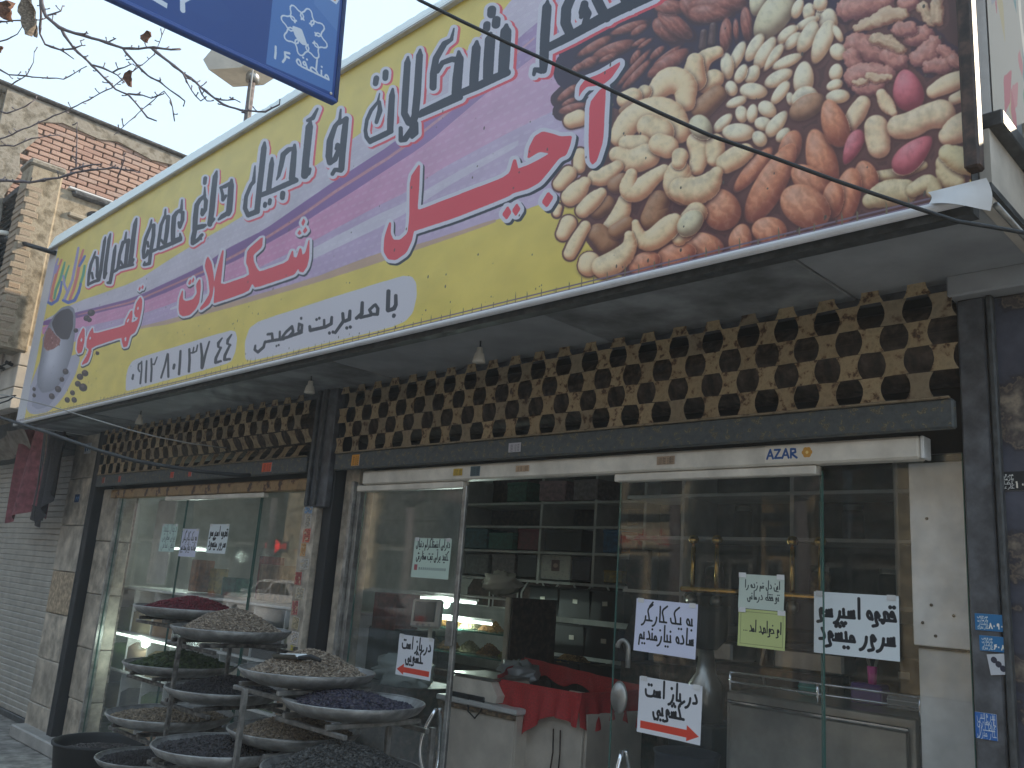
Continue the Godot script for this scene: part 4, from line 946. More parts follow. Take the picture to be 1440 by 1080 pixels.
	for w_ in ["phone", "management"]:
		cv.strokes(LETTER_STROKES[w_][1], LETTER_STROKES[w_][0], Color(0.22, 0.23, 0.27), -0.1)
	# lacing along the lower hem and specks of dirt
	cv.fill(PackedVector2Array([Vector2(0, SIGN_H - 8), Vector2(SIGN_W, SIGN_H - 8), Vector2(SIGN_W, SIGN_H), Vector2(0, SIGN_H)]), Color(0.55, 0.48, 0.55))
	cv.fill(PackedVector2Array([Vector2(0, SIGN_H - 22), Vector2(SIGN_W, SIGN_H - 22), Vector2(SIGN_W, SIGN_H - 16), Vector2(0, SIGN_H - 16)]), Color(0.50, 0.42, 0.48))
	for i in 300:
		var p := Vector2(rng.randf_range(0, SIGN_W), rng.randf_range(500, SIGN_H) if rng.randf() < 0.7 else SIGN_H - rng.randf_range(10, 60))
		cv.blob(p, rng.randf_range(1.0, 4.5), [1, 0, 0, rng.randf_range(1.0, 2.2)], Color(0.36, 0.32, 0.28))
	for i in 120:
		var x := i * 67.0 + rng.randf_range(-12, 12)
		cv.fill(PackedVector2Array([Vector2(x, SIGN_H - rng.randf_range(20, 55)), Vector2(x + 5, SIGN_H - 30), Vector2(x + 5, SIGN_H), Vector2(x, SIGN_H)]), Color(0.48, 0.44, 0.34))
	cv.half()
	return cv.img
# ---------------------------------------------------------------- the scene
func _ready() -> void:
	rng.seed = 77
	var cam := Camera3D.new()
	cam.name = "camera"
	add_child(cam)
	cam.position = Vector3(0, 1.62, 3.06)
	cam.rotation = Vector3(deg_to_rad(13.0), deg_to_rad(45.2), deg_to_rad(4.2))
	cam.fov = 47.41
	cam.near = 0.05
	cam.far = 400.0
	cam.current = true
	var we := WorldEnvironment.new()
	we.name = "world"
	var env := Environment.new()
	env.background_mode = Environment.BG_SKY
	var sky_mat := ProceduralSkyMaterial.new()
	sky_mat.sky_top_color = Color(0.665, 0.765, 0.86)
	sky_mat.sky_horizon_color = Color(0.715, 0.785, 0.835)
	sky_mat.sky_curve = 0.2
	sky_mat.ground_bottom_color = Color(0.42, 0.42, 0.43)
	sky_mat.ground_horizon_color = Color(0.62, 0.64, 0.66)
	sky_mat.sky_energy_multiplier = 1.0
	sky_mat.sun_angle_max = 30.0
	var sky := Sky.new()
	sky.sky_material = sky_mat
	env.sky = sky
	env.tonemap_mode = Environment.TONE_MAPPER_LINEAR
	env.tonemap_exposure = 2.2
	env.fog_enabled = true
	env.fog_density = 0.007
	env.fog_light_color = Color(0.97, 0.95, 0.92)
	env.sdfgi_enabled = true
	env.ssao_enabled = true
	env.ssil_enabled = true
	we.environment = env
	add_child(we)
	var sun := DirectionalLight3D.new()
	sun.name = "sun"
	sun.light_energy = 0.95
	sun.light_color = Color(1.0, 0.93, 0.82)
	sun.light_angular_distance = 1.5
	sun.shadow_enabled = true
	sun.basis = Basis.looking_at(-Vector3(0.45, 0.60, -1.0).normalized())
	add_child(sun)

	make_materials()
	build_ground()
	build_shop_shell()
	build_sign_box()
	build_soffit()
	build_shutters()
	build_posts()
	build_glass()
	build_notices()
	build_neighbour()
	build_trays()
	build_interior_left()
	build_interior_right()
	build_air()
	build_street_sign()
	build_opposite()

func make_materials() -> void:
	noise_tex("grime", 3, 0.012, 0.62, 1.0)
	noise_tex("soft", 5, 0.01, 0.86, 1.0)
	noise_tex("fine", 9, 0.05, 0.75, 1.0, 4)
	noise_tex("coarse", 21, 0.02, 0.35, 1.0, 6)
	noise_tex("plaster", 27, 0.012, 0, 0, 6, FastNoiseLite.TYPE_SIMPLEX_SMOOTH, [[0.0, Color(0.58, 0.55, 0.5)], [0.3, Color(0.80, 0.78, 0.74)], [0.55, Color(0.98, 0.97, 0.95)], [0.8, Color(0.88, 0.86, 0.84)], [1.0, Color(0.72, 0.68, 0.62)]])
	noise_tex("streak", 31, 0.02, 0.5, 1.0, 5)
	noise_tex("peel", 14, 0.009, 0, 0, 6, FastNoiseLite.TYPE_SIMPLEX_SMOOTH, [[0.0, Color(0.42, 0.43, 0.48)], [0.5, Color(0.30, 0.31, 0.36)], [0.58, Color(0.24, 0.23, 0.26)], [0.62, Color(0.56, 0.50, 0.42)], [0.66, Color(0.33, 0.30, 0.29)], [0.86, Color(0.72, 0.66, 0.56)], [1.0, Color(0.40, 0.34, 0.30)]])
	noise_tex("rust", 44, 0.012, 0, 0, 6, FastNoiseLite.TYPE_SIMPLEX_SMOOTH, [[0.0, Color(0.62, 0.54, 0.42)], [0.45, Color(0.80, 0.70, 0.55)], [0.62, Color(0.72, 0.60, 0.45)], [0.72, Color(0.42, 0.27, 0.16)], [0.80, Color(0.22, 0.14, 0.10)], [1.0, Color(0.5, 0.4, 0.3)]])
	noise_tex("linkpaint", 46, 0.012, 0, 0, 6, FastNoiseLite.TYPE_SIMPLEX_SMOOTH, [[0.0, Color(0.64, 0.60, 0.52)], [0.45, Color(0.80, 0.75, 0.66)], [0.66, Color(0.70, 0.64, 0.55)], [0.76, Color(0.48, 0.38, 0.29)], [0.84, Color(0.30, 0.23, 0.19)], [1.0, Color(0.5, 0.42, 0.35)]])
	noise_tex("beam", 52, 0.02, 0, 0, 6, FastNoiseLite.TYPE_SIMPLEX_SMOOTH, [[0.0, Color(0.25, 0.27, 0.28)], [0.62, Color(0.33, 0.35, 0.36)], [0.72, Color(0.30, 0.29, 0.26)], [0.76, Color(0.62, 0.56, 0.44)], [0.82, Color(0.30, 0.28, 0.25)], [1.0, Color(0.5, 0.45, 0.36)]])
	M.paving = mat(0.38, 0.355, 0.32, 0.9, "grime", 0.9)
	M.asphalt = mat(0.13, 0.127, 0.122, 0.95, "fine", 0.7)
	M.kerb = mat(0.32, 0.31, 0.29, 0.9, "coarse", 0.8)
	M.slab = mat(0.42, 0.40, 0.37, 0.6, "soft", 0.7)
	M.marble = mat(0.64, 0.555, 0.445, 0.55, "grime", 0.5)
	M.marble2 = mat(0.68, 0.585, 0.465, 0.55, "grime", 0.8)
	M.marble_dirty = mat(0.62, 0.47, 0.31, 0.65, "grime", 2.4)
	M.black = mat(0.012, 0.014, 0.017, 0.6)
	M.iron = mat(0.08, 0.086, 0.09, 0.55, "grime", 2.0)
	M.darkwall = mat(0.03, 0.028, 0.026, 0.9)
	M.beam = mat(0.95, 0.95, 0.92, 0.6, "beam", 2.2)
	M.link = mat(0.64, 0.545, 0.41, 0.6, "linkpaint", 2.6)
	M.link2 = mat(0.50, 0.45, 0.38, 0.65, "linkpaint", 1.7)
	M.link3 = mat(0.72, 0.62, 0.47, 0.55, "linkpaint", 3.3)
	M.drum = mat(0.17, 0.115, 0.08, 0.7, "coarse", 2.0)
	M.pillar = mat(0.64, 0.64, 0.69, 0.5, "peel", 0.75)
	M.pillar_plain = mat(0.13, 0.135, 0.15, 0.5, "grime", 1.3)
	M.soffit = mat(0.36, 0.37, 0.38, 0.6, "soft", 0.5)
	M.soffit2 = mat(0.34, 0.35, 0.355, 0.6, "grime", 0.4)
	M.white = mat(0.84, 0.83, 0.80, 0.5, "soft", 0.8)
	M.white_rail = mat(0.74, 0.73, 0.74, 0.4, "soft", 1.0)
	M.vinyl = mat(0.80, 0.79, 0.78, 0.55, "soft", 0.6)
	M.mint = mat(0.86, 0.92, 0.88, 0.5)
	M.bar = mat(0.80, 0.74, 0.64, 0.4, "soft", 0.9)
	M.tanbar = mat(0.56, 0.46, 0.31, 0.5, "rust", 1.2)
	M.alu = mat(0.50, 0.49, 0.46, 0.35, "grime", 1.2, 0.6)
	M.steel = mat(0.40, 0.40, 0.38, 0.28, "soft", 0.9, 0.9)
	M.chrome = mat(0.75, 0.76, 0.78, 0.12, "", 1.0, 1.0)
	M.tray = mat(0.42, 0.41, 0.39, 0.42, "grime", 2.0, 0.5)
	M.rack = mat(0.26, 0.24, 0.215, 0.5, "coarse", 1.6, 0.3)
	M.rack2 = mat(0.30, 0.285, 0.26, 0.5, "grime", 1.6, 0.2)
	M.brass = mat(0.72, 0.47, 0.14, 0.22, "", 1.0, 1.0)
	M.rubber = mat(0.015, 0.015, 0.016, 0.7)
	M.cream = mat(0.62, 0.56, 0.48, 0.6, "soft", 0.6)
	M.shelf = mat(0.62, 0.62, 0.60, 0.5, "soft", 0.7)
	M.wood = mat(0.10, 0.055, 0.04, 0.55, "coarse", 1.5)
	M.oak = mat(0.30, 0.20, 0.12, 0.6, "coarse", 1.5)
	M.red = mat(0.56, 0.03, 0.035, 0.7, "fine", 3.0)
	M.maroon = mat(0.36, 0.115, 0.135, 0.85, "grime", 1.5)
	M.darkcloth = mat(0.07, 0.065, 0.07, 0.9, "fine", 2.0)
	M.greycloth = mat(0.46, 0.40, 0.34, 0.9, "grime", 1.3)
	M.plaster = mat(0.40, 0.345, 0.265, 0.95, "plaster", 0.8, 0.0, 1.2)
	M.plaster2 = mat(0.42, 0.37, 0.295, 0.9, "plaster", 0.5, 0.0, 0.6)
	M.render_grey = mat(0.34, 0.315, 0.275, 0.95, "plaster", 0.9, 0.0, 1.2)
	M.mortar = mat(0.34, 0.28, 0.23, 0.95, "coarse", 2.0)
	for i in 4:
		M["brick%d" % i] = mat([0.57, 0.52, 0.62, 0.56][i], [0.37, 0.325, 0.41, 0.395][i], [0.295, 0.26, 0.325, 0.33][i], 0.92, "fine", 3.0)
		M["yellowbrick%d" % i] = mat([0.49, 0.46, 0.50, 0.45][i], [0.385, 0.355, 0.37, 0.35][i], [0.275, 0.255, 0.255, 0.255][i], 0.92, "fine", 3.0)
	M.slate = mat(0.13, 0.13, 0.135, 0.8, "coarse", 1.5)
	M.shutter = mat(0.47, 0.44, 0.385, 0.5, "soft", 0.8)
	M.bark = mat(0.25, 0.215, 0.23, 0.9, "fine", 4.0)
	M.leaf = mat(0.34, 0.15, 0.085, 0.8, "coarse", 6.0)
	M.leaf_pale = mat(0.42, 0.33, 0.24, 0.8, "coarse", 6.0)
	M.cable = mat(0.02, 0.022, 0.025, 0.6)
	M.cable_grey = mat(0.30, 0.29, 0.27, 0.6)
	M.glass = StandardMaterial3D.new()
	M.glass.albedo_color = Color(0.42, 0.50, 0.48, 0.03)
	M.glass.transparency = BaseMaterial3D.TRANSPARENCY_ALPHA
	M.glass.roughness = 0.0
	M.glass.metallic_specular = 0.40
	M.glass_edge = mat(0.05, 0.13, 0.11, 0.15)
	M.jar = M.glass

# ---------------------------------------------------------------- ground
func build_ground() -> void:
	struct("pavement", bx(90, 0.3, 6.6), M.paving, Vector3(-20, -0.15, 1.2))
	struct("kerb", cb(90, 0.3, 0.16, 0.02), M.kerb, Vector3(-20, -0.147, 4.585))
	struct("road", bx(160, 0.1, 10.0), M.asphalt, Vector3(-20, -0.18, 9.0))
	struct("kerb_across", cb(160, 0.3, 0.16, 0.02), M.kerb, Vector3(-20, -0.147, 13.4))
	struct("pavement_across", bx(160, 0.3, 6.0), M.paving, Vector3(-20, -0.15, 16.5))
	struct("ground", bx(400, 0.2, 400), M.paving, Vector3(0, -0.345, 0))
	struct("doorstep", cb(8.0, 0.11, 0.75, 0.012), M.slab, Vector3(-4.93, 0.055, -0.2))

# ---------------------------------------------------------------- the room behind the glass
func build_shop_shell() -> void:
	struct("shop_floor", bx(9.2, 0.1, 2.9), M.slab, Vector3(-4.35, 0.05, -2.05))
	struct("shop_back_wall", bx(9.2, 2.9, 0.15), M.shelf, Vector3(-4.35, 1.45, -3.45))
	struct("shop_side_wall", bx(0.15, 2.9, 3.3), M.shelf, Vector3(-8.92, 1.45, -1.9))
	struct("shop_side_wall", bx(0.15, 2.9, 3.3), M.shelf, Vector3(0.2, 1.45, -1.9))
	struct("shop_ceiling", bx(9.3, 0.12, 3.35), M.shelf, Vector3(-4.35, 2.90, -1.9))
	struct("shop_roof", bx(9.4, 0.14, 3.9), M.render_grey, Vector3(-4.4, 3.04, -1.65))
	struct("wall_above_the_glass", bx(9.2, 0.64, 0.12), M.darkwall, Vector3(-4.35, 2.52, -0.36))

# ---------------------------------------------------------------- the sign box over the front
func build_sign_box() -> void:
	var t := thing("shop_sign", "long yellow and purple printed shop sign with nuts, a coffee cup and Persian lettering", "shop sign", Vector3(-8.70, 2.735, 0.68))
	var split := 4800.0
	for half in 2:
		var l := 0.0 if half == 0 else split
		var r := split if half == 0 else SIGN_W
		var img := sign_print(l, r, 1400 if half == 0 else 1600, 481 if half == 0 else 822)
		var pm := picture(img, 0.42)
		pm.clearcoat_enabled = true
		pm.clearcoat = 0.08
		pm.clearcoat_roughness = 0.4
		var w := (r - l) / 1000.0
		# vinyl stretched over a frame: it is not quite flat
		var n := FastNoiseLite.new()
		n.seed = 8
		n.frequency = 0.9
		var x0 := l / 1000.0
		var m := grid_mesh(60 if half == 0 else 40, 14, func(u: float, v: float) -> Vector3:
			var x := x0 + u * w
			var y := 1.65 * (1.0 - v)
			var edge := minf(1.0, minf(y, 1.65 - y) * 5.0) * minf(1.0, minf(x, 8.01 - x) * 6.0)
			return Vector3(x, y, 0.004 + edge * (0.006 * n.get_noise_2d(x * 0.7, y * 2.0) + 0.003 * sin(x * 9.0 + y * 5.0) * exp(-y * 5.0))))
		part("printed_vinyl", m, pm, t)
	part("box_back", bx(8.0, 1.63, 0.06), M.iron, t, Vector3(4.005, 0.825, -0.05))
	part("bottom_rail", tube([Vector3(-0.02, -0.012, 0.004), Vector3(8.01, -0.012, 0.004)], 0.014, 10), M.white_rail, t)
	part("bottom_trim", bx(8.0, 0.03, 0.05), M.iron, t, Vector3(4.005, -0.028, -0.045))
	var rt := prism(PackedVector2Array([Vector2(0, 0), Vector2(8.02, 0), Vector2(8.02, 0.03), Vector2(0, 0.012)]), 0.05)
	part("top_rail", rt, M.white_rail, t, Vector3(0, 1.652, 0.03))
	# the corrugated roof sheet whose edge shows over the rail
	var st := PackedVector2Array()
	for i in 161:
		st.append(Vector2(i * 0.05, 0.145 - 0.0138 * i * 0.05 + (0.008 if i % 2 else 0.0)))
	st.append(Vector2(8.0, 0.0))
	st.append(Vector2(0.0, 0.0))
	part("roof_sheet", prism(st, 0.012), M.mint, t, Vector3(0, 1.660, 0.034), Vector3(-0.3, 0, 0))
	part("left_end", bx(0.03, 1.66, 0.62), M.vinyl, t, Vector3(-0.018, 0.82, -0.32))
	part("end_bar", cb(0.04, 1.66, 0.05, 0.006), M.wood, t, Vector3(8.022, 0.895, 0.012))
	var flap := grid_mesh(8, 6, func(u: float, v: float) -> Vector3:
		return Vector3(7.90 + u * 0.15 + 0.01 * sin(v * 3.0), 0.035 - v * (0.035 + 0.055 * u) , 0.012 + 0.02 * sin(u * 4.0) * v))
	part("loose_corner", flap, M.vinyl, t)
	# return at the right end: floral print above a steel angle and a pale band
	var cv := Canvas.new(512, 400, Color(0.50, 0.52, 0.53))
	var hues := [Color(0.53, 0.42, 0.46), Color(0.36, 0.48, 0.46), Color(0.45, 0.48, 0.53), Color(0.51, 0.51, 0.46), Color(0.36, 0.46, 0.50), Color(0.51, 0.37, 0.42)]
	for i in 150:
		var a := rng.randf_range(-0.5, 0.9)
		var p := Vector2(rng.randf_range(0, 512), rng.randf_range(0, 400))
		var d := Vector2(sin(a), -cos(a)) * rng.randf_range(25, 70)
		cv.strokes("3 %f %f %f %f %f 3 %f %f" % [p.x, p.y, rng.randf_range(14, 30), p.x + d.x * 0.5 + d.y * 0.08, p.y + d.y * 0.5, p.x + d.x, p.y + d.y], [1, 0, 0, 1], hues[i % 6])
	for i in 4:
		var p := Vector2(rng.randf_range(60, 460), rng.randf_range(60, 330))
		var ring := ""
		for k in 13:
			var tt := k / 12.0 * 4.4 - 0.6
			ring += "12 %f %f " % [p.x + cos(tt) * (90 + i * 12), p.y + sin(tt) * 130]
		cv.strokes(ring, [1, 0, 0, 1], Color(0.63, 0.64, 0.64))
	var s := thing("side_sign", "pale floral printed panel on the end of the long shop sign", "sign panel", Vector3(-0.655, 3.0, 0.0))
	part("floral_print", sheet(1.3, 1.38), side_print(cv.img), s, Vector3(0.004, 0.70, -0.06), Vector3(0, PI / 2, 0))
	part("backing", bx(0.03, 1.38, 1.3), M.white, s, Vector3(-0.016, 0.70, -0.06))
	part("angle_bar", cb(0.06, 0.05, 1.32, 0.005), M.iron, s, Vector3(0.0, -0.012, -0.06))
	part("pale_band", bx(0.03, 0.235, 1.32), M.cream, s, Vector3(-0.022, -0.155, -0.06))
	part("band_edge", tube([Vector3(0.0, -0.272, 0.6), Vector3(0.0, -0.272, -0.7)], 0.009), M.alu, s)

func side_print(img: Image) -> StandardMaterial3D:
	var m := picture(img, 0.95)
	m.metallic_specular = 0.1
	return m

func build_soffit() -> void:
	var t := thing("canopy_soffit", "dusty grey panelled underside of the sign box above the shutters", "canopy", Vector3(-4.8, 2.735, 0.33))
	var edges := [-8.95, -7.3, -5.6, -3.95, -2.4, -1.28, -0.67]
	for i in 6:
		var a: float = edges[i]
		var b: float = edges[i + 1]
		part("panel", cb(b - a - 0.006, 0.02, 0.62, 0.003), M.soffit if i % 2 else M.soffit2, t, Vector3((a + b) / 2 + 4.8, 0.004 + (0.003 if i % 2 else 0.0), 0.0))
	part("back_trim", cb(8.2, 0.035, 0.03, 0.004), M.pillar_plain, t, Vector3(0, -0.014, -0.30))
	part("back_board", bx(8.3, 0.02, 0.64), M.iron, t, Vector3(0, 0.03, 0))
	var where := [Vector3(-6.72, 2.735, 0.38), Vector3(-4.36, 2.735, 0.38), Vector3(-2.93, 2.735, 0.38)]
	var says := ["small white lamp fitting hanging above the far shutter bay", "small white lamp fitting hanging beside the dark central post", "small white lamp fitting hanging above the door bay under the nuts"]
	for i in 3:
		var l := thing("lamp_fitting", says[i], "lamp", where[i], "lamp fittings under the canopy")
		part("cord", rod(Vector3(0, 0, 0), Vector3(0.004, -0.05, 0), 0.004, 6), M.rubber, l)
		part("socket", lathe([Vector2(0.0, -0.035), Vector2(0.014, -0.036), Vector2(0.016, -0.06), Vector2(0.022, -0.065), Vector2(0.03, -0.10), Vector2(0.031, -0.108), Vector2(0.0, -0.109)], 18), M.bar, l)

# ---------------------------------------------------------------- lattice shutters, their bottom rails, the door operator
func link_mesh(variant: int) -> Mesh:
	var r := RandomNumberGenerator.new()
	r.seed = 40 + variant
	var p := PackedVector2Array()
	for side in [1, -1]:
		for i in 9:
			var v := i / 8.0
			var y: float = (v - 0.5) * 0.0885 * side
			var e := absf(v - 0.5) * 2.0
			var x: float = (0.030 + 0.0155 * pow(e, 2.0)) * side + r.randf_range(-0.0008, 0.0008)
			p.append(Vector2(x, y))
	return prism(p, 0.004)

func build_shutters() -> void:
	var links := []
	for i in 4:
		links.append(link_mesh(i))
	for bay in 2:
		var a: float = -8.13 if bay == 0 else -4.43
		var b: float = -4.74 if bay == 0 else -0.945
		var t := thing("roller_shutter", ["tan lattice shutter, buckled, rolled up over the far shop window", "tan lattice shutter rolled up over the glass doors"][bay], "shutter", Vector3((a + b) / 2, 2.32, 0.1), "lattice roller shutters")
		part("bottom_rail", cb(b - a, 0.098, 0.035, 0.006), M.beam, t, Vector3(0, -0.052, -0.01))
		part("slot_lip", cb(b - a - 0.02, 0.008, 0.02, 0.002), M.link2, t, Vector3(0, 0.001, 0.006))
		part("drum", tube([Vector3(-(b - a) / 2, 0.24, -0.22), Vector3((b - a) / 2, 0.24, -0.22)], 0.15, 20), M.drum, t)
		var cols := int((b - a) / 0.16) + 2
		for row in 5:
			for c in cols:
				var x := a + 0.02 + (c + (0.5 if row % 2 else 0.0)) * 0.16
				if x < a + 0.015 or x > b - 0.015:
					continue
				var lean := 0.0
				var depth := 0.0
				if bay == 0:
					var ramp := smoothstep(-7.7, -5.4, x) * 0.055
					lean = [1.0, -1.0, -0.15, 0.1, 0.0][row] * ramp
					depth = [-0.5, -0.5, 0.05, 0.0, 0.0][row] * ramp
				var y := 0.005 + (row + 0.5) * 0.0905
				var which := rng.randi() % 4
				var o := part("link", links[which], [M.link, M.link2, M.link, M.link3][rng.randi() % 4], t, Vector3(x - (a + b) / 2, y, depth), Vector3(-atan2(lean, 0.09), rng.randf_range(-0.05, 0.05), rng.randf_range(-0.03, 0.03)))
				if row == 4:
					o.position.z += 0.0
	# stickers on the bottom rails
	var stick := [[-7.95, 0.055, 0.05, Color(0.62, 0.28, 0.17), "faded red sticker at the far end of the shutter rail"], [-7.6, 0.05, 0.05, Color(0.75, 0.28, 0.16), "second red sticker from the far end of the shutter rail"], [-6.6, 0.06, 0.045, Color(0.83, 0.30, 0.18), "square orange red sticker on the rail left of the tan notice"], [-6.3, 0.05, 0.045, Color(0.84, 0.32, 0.20), "orange red sticker in the middle of the far shutter rail"], [-5.2, 0.12, 0.06, Color(0.86, 0.36, 0.20), "wide orange sticker on the far shutter rail by the black cable"], [-4.21, 0.075, 0.065, Color(0.85, 0.58, 0.16), "amber yellow sticker on the shutter rail next to the central post"], [-2.92, 0.08, 0.045, Color(0.72, 0.70, 0.72), "worn white and grey sticker on the door shutter rail"]]
	for s in stick:
		var cv := Canvas.new(64, 48, s[3])
		for i in 5:
			write_line(cv, "srvr mnz", 58, 12 + i * 8, 50, 1.2, s[3].darkened(0.45))
		sticker(cv.img, s[4], "stickers on the shutter rails", Vector3(s[0], 2.268, 0.1105), s[1], s[2])
	build_operator()

func sticker(img: Image, label: String, group: String, at: Vector3, w: float, h: float, turn := 0.0, tilt := 0.0) -> MeshInstance3D:
	var o := part("sticker", cb(w, h, 0.002, 0.0005), mat(0.6, 0.6, 0.6, 0.7), self, at, Vector3(0, turn, tilt))
	tag(o, label, "sticker", group)
	part("print", sheet(w * 0.995, h * 0.995), picture(img, 0.6), o, Vector3(0, 0, 0.0022))
	return o

func build_operator() -> void:
	var t := thing("door_operator", "long cream sliding door operator bar above the glass doors", "door operator", Vector3(-2.63, 2.17, 0.03))
	part("cover", cb(3.12, 0.078, 0.07, 0.008), M.bar, t)
	part("end_cap", cb(0.012, 0.076, 0.068, 0.003), M.white, t, Vector3(1.568, 0, 0))
	part("left_lower_cover", cb(0.92, 0.034, 0.05, 0.004), M.bar, t, Vector3(-1.165, -0.058, -0.005))
	part("right_lower_cover", cb(0.92, 0.034, 0.05, 0.004), M.bar, t, Vector3(0.73, -0.058, -0.005))
	var cv := Canvas.new(320, 96, Color(0.86, 0.83, 0.78))
	var blue := Color(0.10, 0.30, 0.55)
	for w in ["12 14 74 12 34 22 12 52 74;10 22 58 10 46 58", "12 62 24 12 96 24 12 64 72 12 102 72", "12 110 74 12 132 22 12 150 74;10 118 58 10 144 58", "12 164 74 12 164 24 12 190 26 12 192 44 12 166 50 12 200 76"]:
		cv.strokes(w, [1, 0, 0, 1], blue)
	for k in 6:
		var tt := TAU * k / 6
		cv.blob(Vector2(262 + cos(tt) * 17, 48 + sin(tt) * 17), 15, [1, 0, 0, 1], Color(0.80, 0.58, 0.22))
	cv.blob(Vector2(262, 48), 9, [1, 0, 0, 1], Color(0.93, 0.80, 0.50))
	part("lettering", sheet(0.205, 0.062), picture(cv.img, 0.45), t, Vector3(1.10, 0.003, 0.0365))
	var bits := [[-3.36, 0.07, 0.036, Color(0.80, 0.66, 0.22), "yellow sticker on the cream door bar"], [-3.23, 0.07, 0.05, Color(0.30, 0.38, 0.40), "grey blue badge sticker on the cream door bar"], [-2.9, 0.09, 0.03, Color(0.74, 0.62, 0.50), "faded tan sticker on the cream door bar"], [-2.08, 0.09, 0.035, Color(0.66, 0.56, 0.46), "brownish sticker above the open doorway on the cream bar"]]
	for s in bits:
		var c2 := Canvas.new(64, 40, s[3])
		for i in 4:
			write_line(c2, "tlfn mdyr", 60, 11 + i * 8, 54, 1.3, s[3].darkened(0.5))
		sticker(c2.img, s[4], "stickers on the door operator bar", Vector3(s[0], 2.172, 0.0665), s[1], s[2])
	var h := thing("window_header", "rust stained tan header bar above the far shop window", "header bar", Vector3(-6.22, 2.155, 0.02))
	part("bar", cb(2.98, 0.075, 0.06, 0.006), M.tanbar, h)
	part("left_bar", cb(0.5, 0.072, 0.06, 0.006), M.tanbar, h, Vector3(-1.45, 0.002, -0.01))
	part("track", cb(1.5, 0.032, 0.04, 0.004), M.bar, h, Vector3(0.15, -0.056, 0.0))

